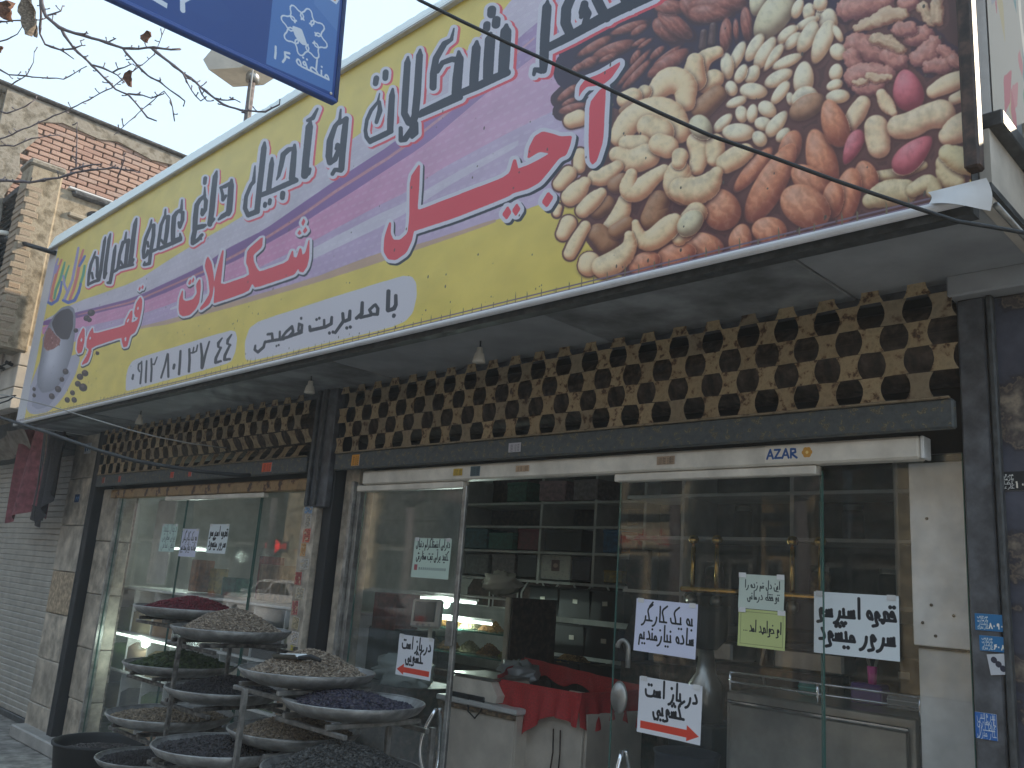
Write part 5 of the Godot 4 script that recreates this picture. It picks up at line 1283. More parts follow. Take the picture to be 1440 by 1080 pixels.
# ---------------------------------------------------------------- posts and pillars
func build_posts() -> void:
	var t := thing("marble_pilaster", "stained cream marble pilaster with a number plate, beside the grey roller door", "pilaster", Vector3(-8.66, 0, -0.02))
	var y := 0.0
	for i in 7:
		var hh: float = [0.30, 0.38, 0.40, 0.38, 0.42, 0.44, 0.46][i]
		part("slab", cb(0.60, hh - 0.006, 0.14, 0.006), [M.marble, M.marble, M.marble2, M.marble_dirty, M.marble, M.marble2, M.marble][i], t, Vector3(rng.randf_range(-0.003, 0.003), y + hh / 2, rng.randf_range(-0.004, 0.004)))
		y += hh
	part("core", bx(0.56, 2.74, 0.1), M.mortar, t, Vector3(0, 1.37, -0.05))
	var r := thing("shutter_rail", "black steel guide rail between the two marble pilasters", "guide rail", Vector3(-8.24, 0, 0.0), "shutter guide rails")
	part("channel", cb(0.10, 2.73, 0.16, 0.006), M.black, r, Vector3(0, 1.365, 0.0))
	part("lip", cb(0.02, 2.73, 0.03, 0.004), M.iron, r, Vector3(-0.05, 1.365, 0.07))
	var p := thing("marble_pilaster", "plain cream marble pilaster at the edge of the far window", "pilaster", Vector3(-7.98, 0.11, -0.07))
	y = 0.0
	for i in 5:
		var hh: float = [0.32, 0.42, 0.45, 0.45, 0.46][i]
		part("slab", cb(0.40, hh - 0.006, 0.14, 0.006), [M.marble2, M.marble, M.marble, M.marble2, M.marble][i], p, Vector3(0, y + hh / 2, rng.randf_range(-0.004, 0.004)))
		y += hh
	part("core", bx(0.36, 2.1, 0.1), M.mortar, p, Vector3(0, 1.05, -0.04))
	# the central post
	var c := thing("central_post", "dark central shop post, its lower half covered in torn stickers", "post", Vector3(-4.58, 0, 0.0))
	part("upper_steel", cb(0.22, 0.74, 0.16, 0.006), M.pillar_plain, c, Vector3(-0.01, 2.37, 0.03))
	part("rib", cb(0.03, 0.72, 0.03, 0.004), M.iron, c, Vector3(0.0, 2.37, 0.115))
	part("rib", cb(0.03, 0.72, 0.03, 0.004), M.iron, c, Vector3(-0.08, 2.37, 0.115))
	part("stone_face", cb(0.15, 2.0, 0.17, 0.006), M.marble2, c, Vector3(-0.06, 1.0, 0.02))
	part("dark_channel", cb(0.09, 2.75, 0.14, 0.004), M.black, c, Vector3(0.075, 1.375, 0.0))
	part("side_stone", cb(0.14, 2.15, 0.12, 0.005), M.marble2, c, Vector3(0.20, 1.17, -0.06))
	part("frame_strip", cb(0.035, 2.05, 0.05, 0.004), M.alu, c, Vector3(0.285, 1.12, -0.02))
	var cols := [Color(0.45, 0.56, 0.68), Color(0.70, 0.66, 0.60), Color(0.78, 0.42, 0.34), Color(0.80, 0.60, 0.38), Color(0.74, 0.72, 0.68), Color(0.66, 0.30, 0.28), Color(0.74, 0.70, 0.62), Color(0.70, 0.40, 0.38), Color(0.68, 0.62, 0.50), Color(0.82, 0.78, 0.74), Color(0.76, 0.70, 0.22), Color(0.24, 0.36, 0.55)]
	var names := ["pale blue", "grey lettered", "salmon red", "orange tan", "off white lettered", "brick red", "beige torn", "dull red", "buff torn", "white torn", "yellow", "dark blue"]
	for i in 12:
		var cv := Canvas.new(48, 64, cols[i])
		for k in 6:
			write_line(cv, ["srab kar", "tlfn", "mnzl bar", "kywr"][k % 4], 44, 10 + k * 9, 38, 1.6, cols[i].darkened(0.5))
		for k in 14:
			cv.blob(Vector2(rng.randf_range(0, 48), rng.randf_range(0, 64)), rng.randf_range(1, 6), [1, 0, 0, 1], Color(0.72, 0.64, 0.52))
		sticker(cv.img, "%s sticker on the central post, number %s down" % [names[i], ["one", "two", "three", "four", "five", "six", "seven", "eight", "nine", "ten", "eleven", "twelve"][i]], "stickers on the central post", Vector3(-4.64 + rng.randf_range(-0.028, 0.025), 2.0 - i * 0.085, 0.1065), rng.randf_range(0.055, 0.09), rng.randf_range(0.055, 0.085), 0.0, rng.randf_range(-0.1, 0.1))
	# the right pillar
	var q := thing("painted_pillar", "dark blue black painted pillar with peeling paint and plates at the right", "pillar", Vector3(-0.4, 0, 0.0))
	part("shaft", cb(0.96, 2.66, 0.22, 0.01), M.pillar, q, Vector3(0.02, 1.33, -0.07))
	part("edge_strip", cb(0.085, 2.66, 0.06, 0.006), M.pillar_plain, q, Vector3(-0.495, 1.33, 0.03))
	part("lip", cb(0.02, 2.66, 0.05, 0.005), M.iron, q, Vector3(-0.435, 1.33, 0.045))
	part("cap", cb(1.1, 0.075, 0.3, 0.006), M.soffit, q, Vector3(0.0, 2.698, -0.04))
	var blue := Color(0.13, 0.42, 0.62)
	var pale := Color(0.85, 0.85, 0.83)
	for i in 4:
		var cv := Canvas.new(128, 64, [Color(0.10, 0.11, 0.13), blue, blue, Color(0.14, 0.38, 0.66)][i])
		for k in 4:
			write_line(cv, ["srvys", "bazsazy", "tmyr", "kar mnzl"][k], 56 if i < 3 else 122, 14 + k * 14, 46 if i < 3 else 112, 2.0, pale)
		if i < 3:
			write_digits(cv, ["1070", "8090", "6080"][i], 58, 54, 19, 5.0, Color(0.93, 0.90, 0.84))
		sticker(cv.img, ["black and white stencilled 1070 plate high on the dark pillar", "blue and white 8090 plate on the dark pillar", "blue and white 6080 plate under the 8090 one", "small bright blue lettered plate low on the dark pillar"][i], "number plates on the dark pillar", [Vector3(-0.79, 2.05, 0.0415), Vector3(-0.88, 1.617, 0.0625), Vector3(-0.87, 1.555, 0.0625), Vector3(-0.905, 1.315, 0.0625)][i], [0.13, 0.085, 0.085, 0.06][i], [0.06, 0.05, 0.045, 0.075][i])
	var cw := Canvas.new(64, 64, Color(0.75, 0.76, 0.78))
	for k in 3:
		cw.blob(Vector2(20 + k * 12, 18 + k * 14), 10, [1, 0, 0, 1], Color(0.18, 0.18, 0.24))
	sticker(cw.img, "torn white and black sticker under the blue plates on the dark pillar", "", Vector3(-0.862, 1.497, 0.0626), 0.055, 0.06, 0.0, 0.15)
	# plates on the first pilaster
	for i in 2:
		var cv := Canvas.new(64, 64, Color(0.12, 0.24, 0.40) if i else Color(0.72, 0.74, 0.76))
		if i == 0:
			cv.fill(PackedVector2Array([Vector2(6, 20), Vector2(50, 12), Vector2(54, 44), Vector2(8, 52)]), Color(0.20, 0.36, 0.56))
		write_digits(cv, "26" if i else "16", 14, 48, 26, 6, Color(0.45, 0.66, 0.86) if i else Color(0.85, 0.88, 0.9))
		sticker(cv.img, ["torn blue and white notice at the top of the first pilaster", "small dark blue house number plate on the first pilaster"][i], "", [Vector3(-8.62, 2.60, 0.0555), Vector3(-8.66, 2.13, 0.0555)][i], [0.16, 0.12][i], [0.10, 0.075][i])
	# the plain panel beside the right pane
	var w := thing("plain_board", "grey white panel with screw holes inside the right end of the glass", "panel", Vector3(-1.07, 0, -0.12))
	part("upper_board", cb(0.205, 0.62, 0.02, 0.003), M.white, w, Vector3(0, 1.835, 0))
	part("lower_board", cb(0.20, 1.40, 0.02, 0.003), M.shelf, w, Vector3(0.005, 0.815, -0.02))
	for sp in [Vector2(-0.045, 1.95), Vector2(-0.04, 1.66), Vector2(0.03, 1.63), Vector2(-0.03, 1.56), Vector2(-0.07, 1.60)]:
		part("screw_hole", lathe([Vector2(0, 0.012), Vector2(0.005, 0.012), Vector2(0.006, 0.0)], 10), M.black, w, Vector3(sp.x, sp.y, 0.002), Vector3(PI / 2, 0, 0))

# ---------------------------------------------------------------- glass
func pane(label: String, x0: float, x1: float, y0: float, y1: float, z: float, group := "glass panes of the shop front") -> Node3D:
	var t := thing("glass_pane", label, "glass pane", Vector3((x0 + x1) / 2, y0, z), group)
	part("glass", bx(x1 - x0, y1 - y0, 0.01), M.glass, t, Vector3(0, (y1 - y0) / 2, 0))
	for s in [-1, 1]:
		part("edge", bx(0.003, y1 - y0, 0.0094), M.glass_edge, t, Vector3(s * ((x1 - x0) / 2 + 0.0016), (y1 - y0) / 2, 0))
	return t

func build_glass() -> void:
	pane("far left pane of the far shop window", -7.74, -6.50, 0.13, 2.13, 0.0)
	pane("middle pane of the far shop window with three notices", -6.49, -5.40, 0.13, 2.13, 0.008)
	pane("near pane of the far shop window beside the sticker post", -5.39, -4.74, 0.13, 2.13, 0.0)
	pane("narrow fixed pane left of the sliding doors", -4.29, -3.42, 0.13, 2.11, -0.035)
	pane("fixed right hand pane between the sliding door and the white panel", -1.46, -0.97, 0.13, 2.16, -0.035)
	var l := pane("left sliding glass door pushed open with a curved chrome handle", -4.20, -3.34, 0.13, 2.11, 0.02, "sliding glass doors")
	var r := pane("right sliding glass door with an oval lock and the worker wanted notice", -2.34, -1.43, 0.13, 2.11, 0.02, "sliding glass doors")
	l.name = numbered("sliding_door")
	r.name = numbered("sliding_door")
	for d in [[l, 0.36], [r, -0.385]]:
		for sz in [1, -1]:
			var pts := []
			for i in 13:
				var v := i / 12.0
				pts.append(Vector3(d[1] + (0.035 if d[1] > 0 else -0.0) * sin(v * PI) * -1.0, 0.52 + v * 0.36, sz * (0.012 + 0.05 * sin(v * PI))))
			part("handle", tube(pts, 0.009, 8), M.chrome, d[0])
	part("door_stile", cb(0.03, 1.98, 0.022, 0.004), M.alu, l, Vector3(0.43, 0.99, 0.0))
	part("lock_case", cb(0.055, 0.12, 0.035, 0.004), M.alu, l, Vector3(0.415, 1.24, 0.006))
	part("lock_oval", lathe([Vector2(0, 0.014), Vector2(0.045, 0.012), Vector2(0.052, 0.0), Vector2(0.0, -0.001)], 24, Vector3(0.8, 1, 1.25)), M.alu, r, Vector3(-0.415, 1.08, 0.006), Vector3(PI / 2, 0, 0))
	var hook := []
	for i in 9:
		var a := PI * i / 8.0
		hook.append(Vector3(-0.43 + 0.028 - 0.028 * cos(a), 1.275 + 0.03 * sin(a), 0.012))
	hook.append(Vector3(-0.374, 1.2, 0.012))
	part("lock_hook", tube(hook, 0.010, 8), M.alu, r)
	var f := thing("window_frame", "grey green aluminium frame strip at the left of the door bay", "window frame", Vector3(-4.33, 0.11, 0.0))
	part("upright", cb(0.03, 2.05, 0.06, 0.004), M.alu, f, Vector3(0, 1.025, 0))
	part("sill", cb(3.3, 0.03, 0.1, 0.004), M.alu, f, Vector3(1.68, 0.012, 0))
	var g := thing("window_frame", "pale frame strip along the second marble pilaster", "window frame", Vector3(-7.76, 0.11, 0.0))
	part("upright", cb(0.03, 2.05, 0.06, 0.004), M.alu, g, Vector3(0, 1.025, 0))
	part("sill", cb(3.0, 0.03, 0.1, 0.004), M.alu, g, Vector3(1.53, 0.012, 0))
# ---------------------------------------------------------------- paper notices on the glass
func notice(label: String, img: Image, at: Vector3, w: float, h: float, tilt := 0.0, skew := 0.0) -> void:
	var n := FastNoiseLite.new()
	n.seed = int(absf(at.x) * 100.0)
	n.frequency = 3.0
	var m := grid_mesh(10, 8, func(u: float, v: float) -> Vector3:
		var e := (u - 0.5) * (u - 0.5) * 4.0 * (v * v)
		return Vector3((u - 0.5) * w + skew * (v - 0.5), (0.5 - v) * h, 0.0015 + 0.004 * e + 0.0015 * n.get_noise_2d(u, v)))
	var pm := picture(img, 0.75)
	pm.cull_mode = BaseMaterial3D.CULL_DISABLED
	var o := part("paper_notice", m, pm, self, at, Vector3(0, 0, tilt))
	tag(o, label, "notice", "paper notices on the glass")
	var tapes := SurfaceTool.new()
	for s in [Vector3(-w * 0.42, h * 0.47, 0.004), Vector3(w * 0.42, h * 0.47, 0.004)]:
		part("tape", bx(0.03, 0.018, 0.0006), M.vinyl, o, s)

func build_notices() -> void:
	var ink := Color(0.10, 0.11, 0.14)
	var white := Color(0.86, 0.89, 0.90)
	for i in 2:                                           # espresso served
		var cv := Canvas.new(600, 424, white)
		write_line(cv, "qhvh asprsv", 575, 165, 545, 22, ink, 1.5)
		write_line(cv, "srvr mywvd", 575, 325, 545, 22, ink, 1.5)
		cv.half()
		if i == 0:
			notice("large white notice in two bold lines on the right hand fixed pane", cv.img, Vector3(-1.335, 1.575, -0.006 - 0.02), 0.30, 0.212, 0.0)
		else:
			notice("white notice in bold lettering, rightmost on the far shop window", cv.img, Vector3(-5.91, 1.80, 0.015), 0.285, 0.205, 0.0)
	for i in 2:                                           # a worker is wanted
		var cv := Canvas.new(600, 424, Color(0.84, 0.85, 0.93))
		write_line(cv, "bh yk kargr", 565, 170, 500, 15, ink, 1.5)
		write_line(cv, "sadh nyazmndym", 580, 320, 540, 15, ink, 1.6)
		cv.half()
		if i == 0:
			notice("lilac white worker wanted notice on the right sliding door", cv.img, Vector3(-2.085, 1.503, 0.0265), 0.295, 0.207, -0.02)
		else:
			notice("bluish notice between the other two papers on the far shop window", cv.img, Vector3(-6.36, 1.765, 0.008), 0.27, 0.205, 0.0)
	for i in 2:                                           # the door is open, sliding, with an arrow
		var cv := Canvas.new(600, 424, Color(0.87, 0.87, 0.89))
		write_line(cv, "dr baz ast", 560, 135, 500, 20, ink, 1.35)
		write_line(cv, "kwvyy", 440, 265, 300, 20, ink, 1.35)
		var arrow := PackedVector2Array([Vector2(30, 335), Vector2(470, 335), Vector2(470, 300), Vector2(585, 365), Vector2(470, 415), Vector2(470, 390), Vector2(30, 390)])
		if i == 1:
			for k in arrow.size():
				arrow[k].x = 600 - arrow[k].x
		cv.fill(arrow, Color(0.84, 0.27, 0.19))
		cv.half()
		if i == 0:
			notice("door is open notice with a red arrow to the right, on the right sliding door", cv.img, Vector3(-2.055, 1.198, 0.0265), 0.293, 0.212, -0.012)
		else:
			notice("door is open notice with a red arrow to the left, on the left sliding door", cv.img, Vector3(-3.615, 1.233, 0.0265), 0.28, 0.203, 0.0)
	var a := Canvas.new(600, 424, Color(0.74, 0.81, 0.76))     # follow the page
	write_line(a, "daray aynstagram dnbal", 580, 95, 550, 11, ink, 1.8)
	write_line(a, "knyd bray tbt sfarw", 570, 225, 520, 11, ink, 1.8)
	for k in 14:
		a.fill(PackedVector2Array([Vector2(110 + k * 32, 312), Vector2(130 + k * 32, 312), Vector2(130 + k * 32, 340), Vector2(110 + k * 32, 340)]), Color(0.50, 0.56, 0.54))
	a.fill(PackedVector2Array([Vector2(35, 285), Vector2(85, 285), Vector2(85, 345), Vector2(35, 345)]), Color(0.62, 0.34, 0.36))
	a.half()
	notice("greenish notice with three small lines high on the left sliding door", a.img, Vector3(-3.555, 1.733, 0.0265), 0.297, 0.205, 0.0)
	var b := Canvas.new(600, 424, Color(0.74, 0.82, 0.79))
	for k in 3:
		write_line(b, ["dnbal knyd", "bray sfarw", "tlfn tmas"][k], 560, 110 + k * 125, 500, 9, Color(0.25, 0.30, 0.32), 1.4)
	b.half()
	notice("leftmost pale green notice on the far shop window", b.img, Vector3(-6.70, 1.795, 0.015), 0.27, 0.21, 0.0)
	var c := Canvas.new(424, 300, Color(0.76, 0.80, 0.76))
	write_line(c, "ayn dl Gm zdh ra", 385, 115, 330, 9, Color(0.2, 0.24, 0.24), 1.7)
	write_line(c, "tv fqT drmany", 380, 215, 300, 9, Color(0.2, 0.24, 0.24), 1.7)
	c.half()
	notice("upper grey white half of the two part poem sheet on the right sliding door", c.img, Vector3(-1.665, 1.665, 0.0265), 0.185, 0.125, -0.01)
	var d := Canvas.new(424, 300, Color(0.74, 0.77, 0.52))
	for k in 4:
		var q := [Vector2(22, 22), Vector2(402, 22), Vector2(402, 278), Vector2(22, 278)]
		d.strokes("3 %f %f 3 %f %f" % [q[k].x, q[k].y, q[(k + 1) % 4].x, q[(k + 1) % 4].y], [1, 0, 0, 1], Color(0.40, 0.42, 0.28))
	write_line(d, "av xvahd amd", 390, 175, 290, 10, ink, 1.9)
	for k in 3:
		d.blob(Vector2(80 - k * 14, 172), 4, [1, 0, 0, 1], ink)
	d.half()
	notice("lower yellow bordered half of the poem sheet on the right sliding door", d.img, Vector3(-1.663, 1.533, 0.0268), 0.19, 0.135, -0.01)

# ---------------------------------------------------------------- the neighbouring building on the left
func brick_mesh(i: int) -> Mesh:
	var r := RandomNumberGenerator.new()
	r.seed = 60 + i
	return cb(0.05, 0.0485 + r.randf_range(-0.003, 0.002), 0.202 + r.randf_range(-0.01, 0.006), 0.005)

func build_neighbour() -> void:
	var bm := []
	for i in 4:
		bm.append(brick_mesh(i))
	var up := thing("brick_building", "taller building with an exposed red brick side wall and a crumbling grey parapet", "building", Vector3(-9.9, 0, 0))
	part("body", bx(9.0, 2.95, 14.0), M.plaster, up, Vector3(-4.56, 4.87, -5.9))
	part("ground_storey", bx(9.0, 3.4, 12.0), M.plaster, up, Vector3(-4.56, 1.7, -6.3))
	part("parapet", cb(9.1, 0.06, 14.1, 0.02), M.render_grey, up, Vector3(-4.53, 6.365, -5.85))
	part("coping", cb(9.2, 0.035, 14.2, 0.01), M.slate, up, Vector3(-4.53, 6.397, -5.85))
	# plaster left on the front part and under the parapet in ragged patches
	var wall := part("side_wall", bx(0.02, 1.6, 3.8), M.mortar, up, Vector3(-0.045, 5.6, -0.9))
	var n := FastNoiseLite.new()
	n.seed = 12
	n.frequency = 1.3
	var count := 0
	for row in 23:
		var y := 5.12 + row * 0.0575
		var k := 0
		var z := 0.98 - (0.11 if row % 2 else 0.0)
		while z > -1.75:
			var limit := 0.72 - 0.35 * n.get_noise_2d(y * 2.0, 3.0) - 0.10 * (y - 5.2)
			var roof := 6.30 + 0.05 * n.get_noise_2d(z * 2.0, 9.0)
			if z < limit + 0.22 and y < roof:
				part("brick", bm[rng.randi() % 4], M["brick%d" % (rng.randi() % 4)], wall, Vector3(0.028 + rng.randf_range(-0.006, 0.008), y - 5.6, z + 0.9), Vector3(rng.randf_range(-0.015, 0.015), rng.randf_range(-0.02, 0.02), 0))
				count += 1
			z -= 0.212
			k += 1
	var coat := PackedVector2Array([Vector2(-1.08, 4.9), Vector2(-1.08, 6.36), Vector2(2.8, 6.36), Vector2(2.8, 6.26), Vector2(1.9, 6.27), Vector2(1.2, 6.21), Vector2(0.8, 6.25), Vector2(0.5, 6.20), Vector2(0.1, 6.26), Vector2(-0.1, 6.20), Vector2(-0.5, 6.22), Vector2(-0.74, 6.12), Vector2(-0.70, 5.95), Vector2(-0.84, 5.7), Vector2(-0.80, 5.5), Vector2(-0.9, 5.2), Vector2(-0.88, 4.9)])
	part("plaster_coat", prism(coat, 0.05), M.render_grey, up, Vector3(0.035, 0, 0), Vector3(0, PI / 2, 0))
	# lower building in front: side wall towards the shop, louvred front
	var lo := thing("neighbour_house", "sandy plastered house with a brick corner and dark louvred upper front", "building", Vector3(-9.05, 0, 0))
	part("side_wall", bx(0.25, 1.68, 4.5), M.plaster, lo, Vector3(-0.13, 4.33, -1.42))
	part("body", bx(5.0, 1.6, 4.2), M.plaster2, lo, Vector3(-2.8, 4.32, -1.4))
	part("ledge", cb(0.34, 0.06, 4.1, 0.02), M.slate, lo, Vector3(-0.12, 5.155, -1.55))
	part("snow_strip", cb(0.2, 0.025, 0.75, 0.008), M.vinyl, lo, Vector3(-0.06, 5.195, 0.17))
	part("snow_strip", cb(0.16, 0.022, 0.5, 0.008), M.vinyl, lo, Vector3(-0.06, 5.194, -0.75))
	part("stringcourse", cb(0.06, 0.05, 2.8, 0.012), M.plaster2, lo, Vector3(0.0, 4.93, -0.9))
	for hp in [[4.99, 0.22, 0.10], [5.0, -0.25, 0.065]]:
		part("broken_hole", lathe([Vector2(0, 0.004), Vector2(hp[2], 0.003), Vector2(hp[2] * 1.05, -0.003)], 16, Vector3(0.6, 1, 1.0)), M.black, lo, Vector3(0.001, hp[0], hp[1]), Vector3(0, 0, -PI / 2))
	var corner := part("corner_pier", cb(0.3, 1.86, 0.30, 0.02), M.plaster, lo, Vector3(-0.128, 4.38, 0.76))
	for row in 24:
		var y := 3.53 + row * 0.0665
		part("brick", cb(0.262 + rng.randf_range(-0.01, 0.01), 0.054, 0.05, 0.006), M["yellowbrick%d" % (rng.randi() % 4)], corner, Vector3(0.0, y - 4.38, 0.129 + rng.randf_range(0, 0.006)), Vector3(0, rng.randf_range(-0.02, 0.02), 0))
		part("brick", cb(0.05, 0.054, 0.10 + rng.randf_range(-0.015, 0.015) + (0.05 if row % 2 else 0.0), 0.006), M["yellowbrick%d" % (rng.randi() % 4)], corner, Vector3(0.127 + rng.randf_range(0, 0.004), y - 4.38, 0.085), Vector3(0, rng.randf_range(-0.02, 0.02), 0))
	part("pier_cap", cb(0.34, 0.07, 0.34, 0.02), M.render_grey, lo, Vector3(-0.128, 5.33, 0.76))
	var lou := part("louvre", bx(3.4, 1.56, 0.03), M.black, lo, Vector3(-2.05, 4.32, 0.80))
	for i in 26:
		part("slat", cb(3.4, 0.012, 0.06, 0.003), M.slate, lou, Vector3(0, -0.76 + i * 0.061, 0.04), Vector3(0.6, 0, 0))
	part("louvre_top", cb(3.4, 0.08, 0.12, 0.01), M.slate, lo, Vector3(-2.05, 5.14, 0.84))
	# plain fascia under it
	var fa := thing("plain_fascia", "plain beige boarded fascia of the shop next door", "fascia", Vector3(-10.75, 2.90, 0.55))
	for i in 3:
		part("board", cb(3.4, 0.205, 0.12, 0.008), M.cream, fa, Vector3(0, 0.11 + i * 0.21, 0.06))
	part("upright_joint", cb(0.03, 0.62, 0.02, 0.004), M.greycloth, fa, Vector3(1.2, 0.31, 0.125))
	part("rod", rod(Vector3(0.6, 0.42, 0.16), Vector3(1.6, 0.46, 0.16), 0.008), M.rubber, fa)
	for i in 2:
		part("hook", rod(Vector3(1.3 + i * 0.25, 0.43 + i * 0.01, 0.12), Vector3(1.3 + i * 0.25, 0.45 + i * 0.01, 0.19), 0.018), M.rubber, fa)
	# roller door of the shop next door
	var d := thing("roller_door", "closed dirty grey roller door of the shop next door", "roller door", Vector3(-10.9, 0, -0.12))
	for i in 46:
		part("slat", cb(3.7, 0.0565, 0.02, 0.006), M.shutter, d, Vector3(0, 0.09 + i * 0.058, rng.randf_range(-0.003, 0.003)), Vector3(0.12, 0, 0))
	part("foot_bar", cb(3.7, 0.06, 0.04, 0.006), M.iron, d, Vector3(0, 0.03, 0.005))
	part("lintel", bx(3.9, 0.4, 0.3), M.iron, d, Vector3(0, 2.80, 0.12))
	# bundled awning
	var aw := thing("folded_awning", "maroon and black cloth awning hanging folded beside the first pilaster", "awning", Vector3(-9.10, 2.86, 0.17))
	aw.scale.x = 1.75
	var strips := [[0.50, M.greycloth, -0.95, -0.42, -0.30, -0.22, 0.03], [0.0, M.maroon, -0.62, -0.07, -0.98, -0.80, 0.05], [0.0, M.darkcloth, -0.10, 0.06, -0.92, -1.02, 0.03], [0.0, M.maroon, 0.03, 0.14, -0.80, -0.95, 0.035], [0.0, M.darkcloth, 0.14, 0.28, -0.98, -0.72, 0.04]]
	var names := ["grey_valance", "maroon_fold", "black_fold", "maroon_fold", "black_fold"]
	for i in 5:
		var s: Array = strips[i]
		var w0: float = s[2]
		var w1: float = s[3]
		var l0: float = s[4]
		var l1: float = s[5]
		var amp: float = s[6]
		var ph := i * 1.7
		part(names[i], grid_mesh(14, 16, func(u: float, v: float) -> Vector3:
			var len := lerpf(l0, l1, u)
			var sag := 0.14 * (1.0 - u) * (1.0 - v) if i == 0 else 0.0
			return Vector3(lerpf(w0, w1, u) * (1.0 if i == 0 else 0.86 + 0.14 * v), len * v - sag - (0.02 * sin(u * 9.0 + ph) if v < 0.99 else 0.0), amp * sin(u * 11.0 + ph + v * 1.6) + 0.03 * i + (0.16 * (1.0 - v) if i == 0 else 0.0))), s[1], aw)
	for i in 4:
		part("pole", rod(Vector3(-0.10 + i * 0.055, -0.02, 0.09 + i * 0.02), Vector3(0.02 + i * 0.045, -0.96, 0.10), 0.007), M.iron if i != 2 else M.oak, aw)
	part("head_bar", rod(Vector3(-0.9, 0.0, 0.02), Vector3(0.34, 0.01, 0.02), 0.02), M.iron, aw)

# ---------------------------------------------------------------- trays of nuts on stepped racks
var seed_mesh := {}
func seed_shape(kind: String) -> Mesh:
	if seed_mesh.has(kind):
		return seed_mesh[kind]
	var r: Vector3 = {"slim": Vector3(0.0045, 0.003, 0.0095), "round": Vector3(0.006, 0.0055, 0.007), "raisin": Vector3(0.006, 0.0045, 0.0085), "leafy": Vector3(0.012, 0.004, 0.016)}[kind]
	seed_mesh[kind] = lathe([Vector2(0, 1), Vector2(0.6, 0.72), Vector2(0.98, 0.1), Vector2(0.62, -0.7), Vector2(0, -1)], 6, r)
	return seed_mesh[kind]

func heap(label: String, called: String, at: Vector3, radius: float, height: float, kind: String, cols: Array, count: int, group: String, off := Vector2.ZERO) -> void:
	var t := thing(called, label, "heap", at, group)
	var n := FastNoiseLite.new()
	n.seed = int(at.x * -70.0)
	n.frequency = 5.0
	var top := func(x: float, z: float) -> float:
		var d := Vector2(x, z).length() / radius
		var e := Vector2(x - off.x, z - off.y).length() / radius
		return maxf(0.0, height * (1.0 - pow(minf(e, 1.2), 1.5)) * (1.0 - pow(d, 6.0))) + 0.008 * n.get_noise_2d(x, z) + 0.012 * (1.0 - d)
	var core := grid_mesh(28, 10, func(u: float, v: float) -> Vector3:
		var a := -u * TAU
		var x := cos(a) * v * radius
		var z := sin(a) * v * radius
		return Vector3(x, top.call(x, z), z))
	var mm := MultiMesh.new()
	mm.transform_format = MultiMesh.TRANSFORM_3D
	mm.use_colors = true
	mm.mesh = seed_shape(kind)
	mm.instance_count = count
	for i in count:
		var a := rng.randf() * TAU
		var d := sqrt(rng.randf()) * radius * 0.985
		var p := Vector3(cos(a) * d, 0, sin(a) * d)
		p.y = top.call(p.x, p.z) + rng.randf_range(-0.001, 0.005)
		var b := Basis.from_euler(Vector3(rng.randf_range(-0.8, 0.8), rng.randf() * TAU, rng.randf_range(-0.8, 0.8))).scaled(Vector3.ONE * rng.randf_range(0.8, 1.25))
		mm.set_instance_transform(i, Transform3D(b, p))
		var c: Color = cols[rng.randi() % cols.size()]
		mm.set_instance_color(i, c * rng.randf_range(0.75, 1.2))
	var mi := MultiMeshInstance3D.new()
	mi.name = "seeds"
	mi.multimesh = mm
	var sm := mat(1, 1, 1, 0.85)
	sm.vertex_color_use_as_albedo = true
	mi.material_override = sm
	mi.set_meta("kind", "stuff")
	t.add_child(mi, true)
	var base: Color = cols[0] * 0.6
	part("mound", core, mat(base.r, base.g, base.b, 0.8), t)

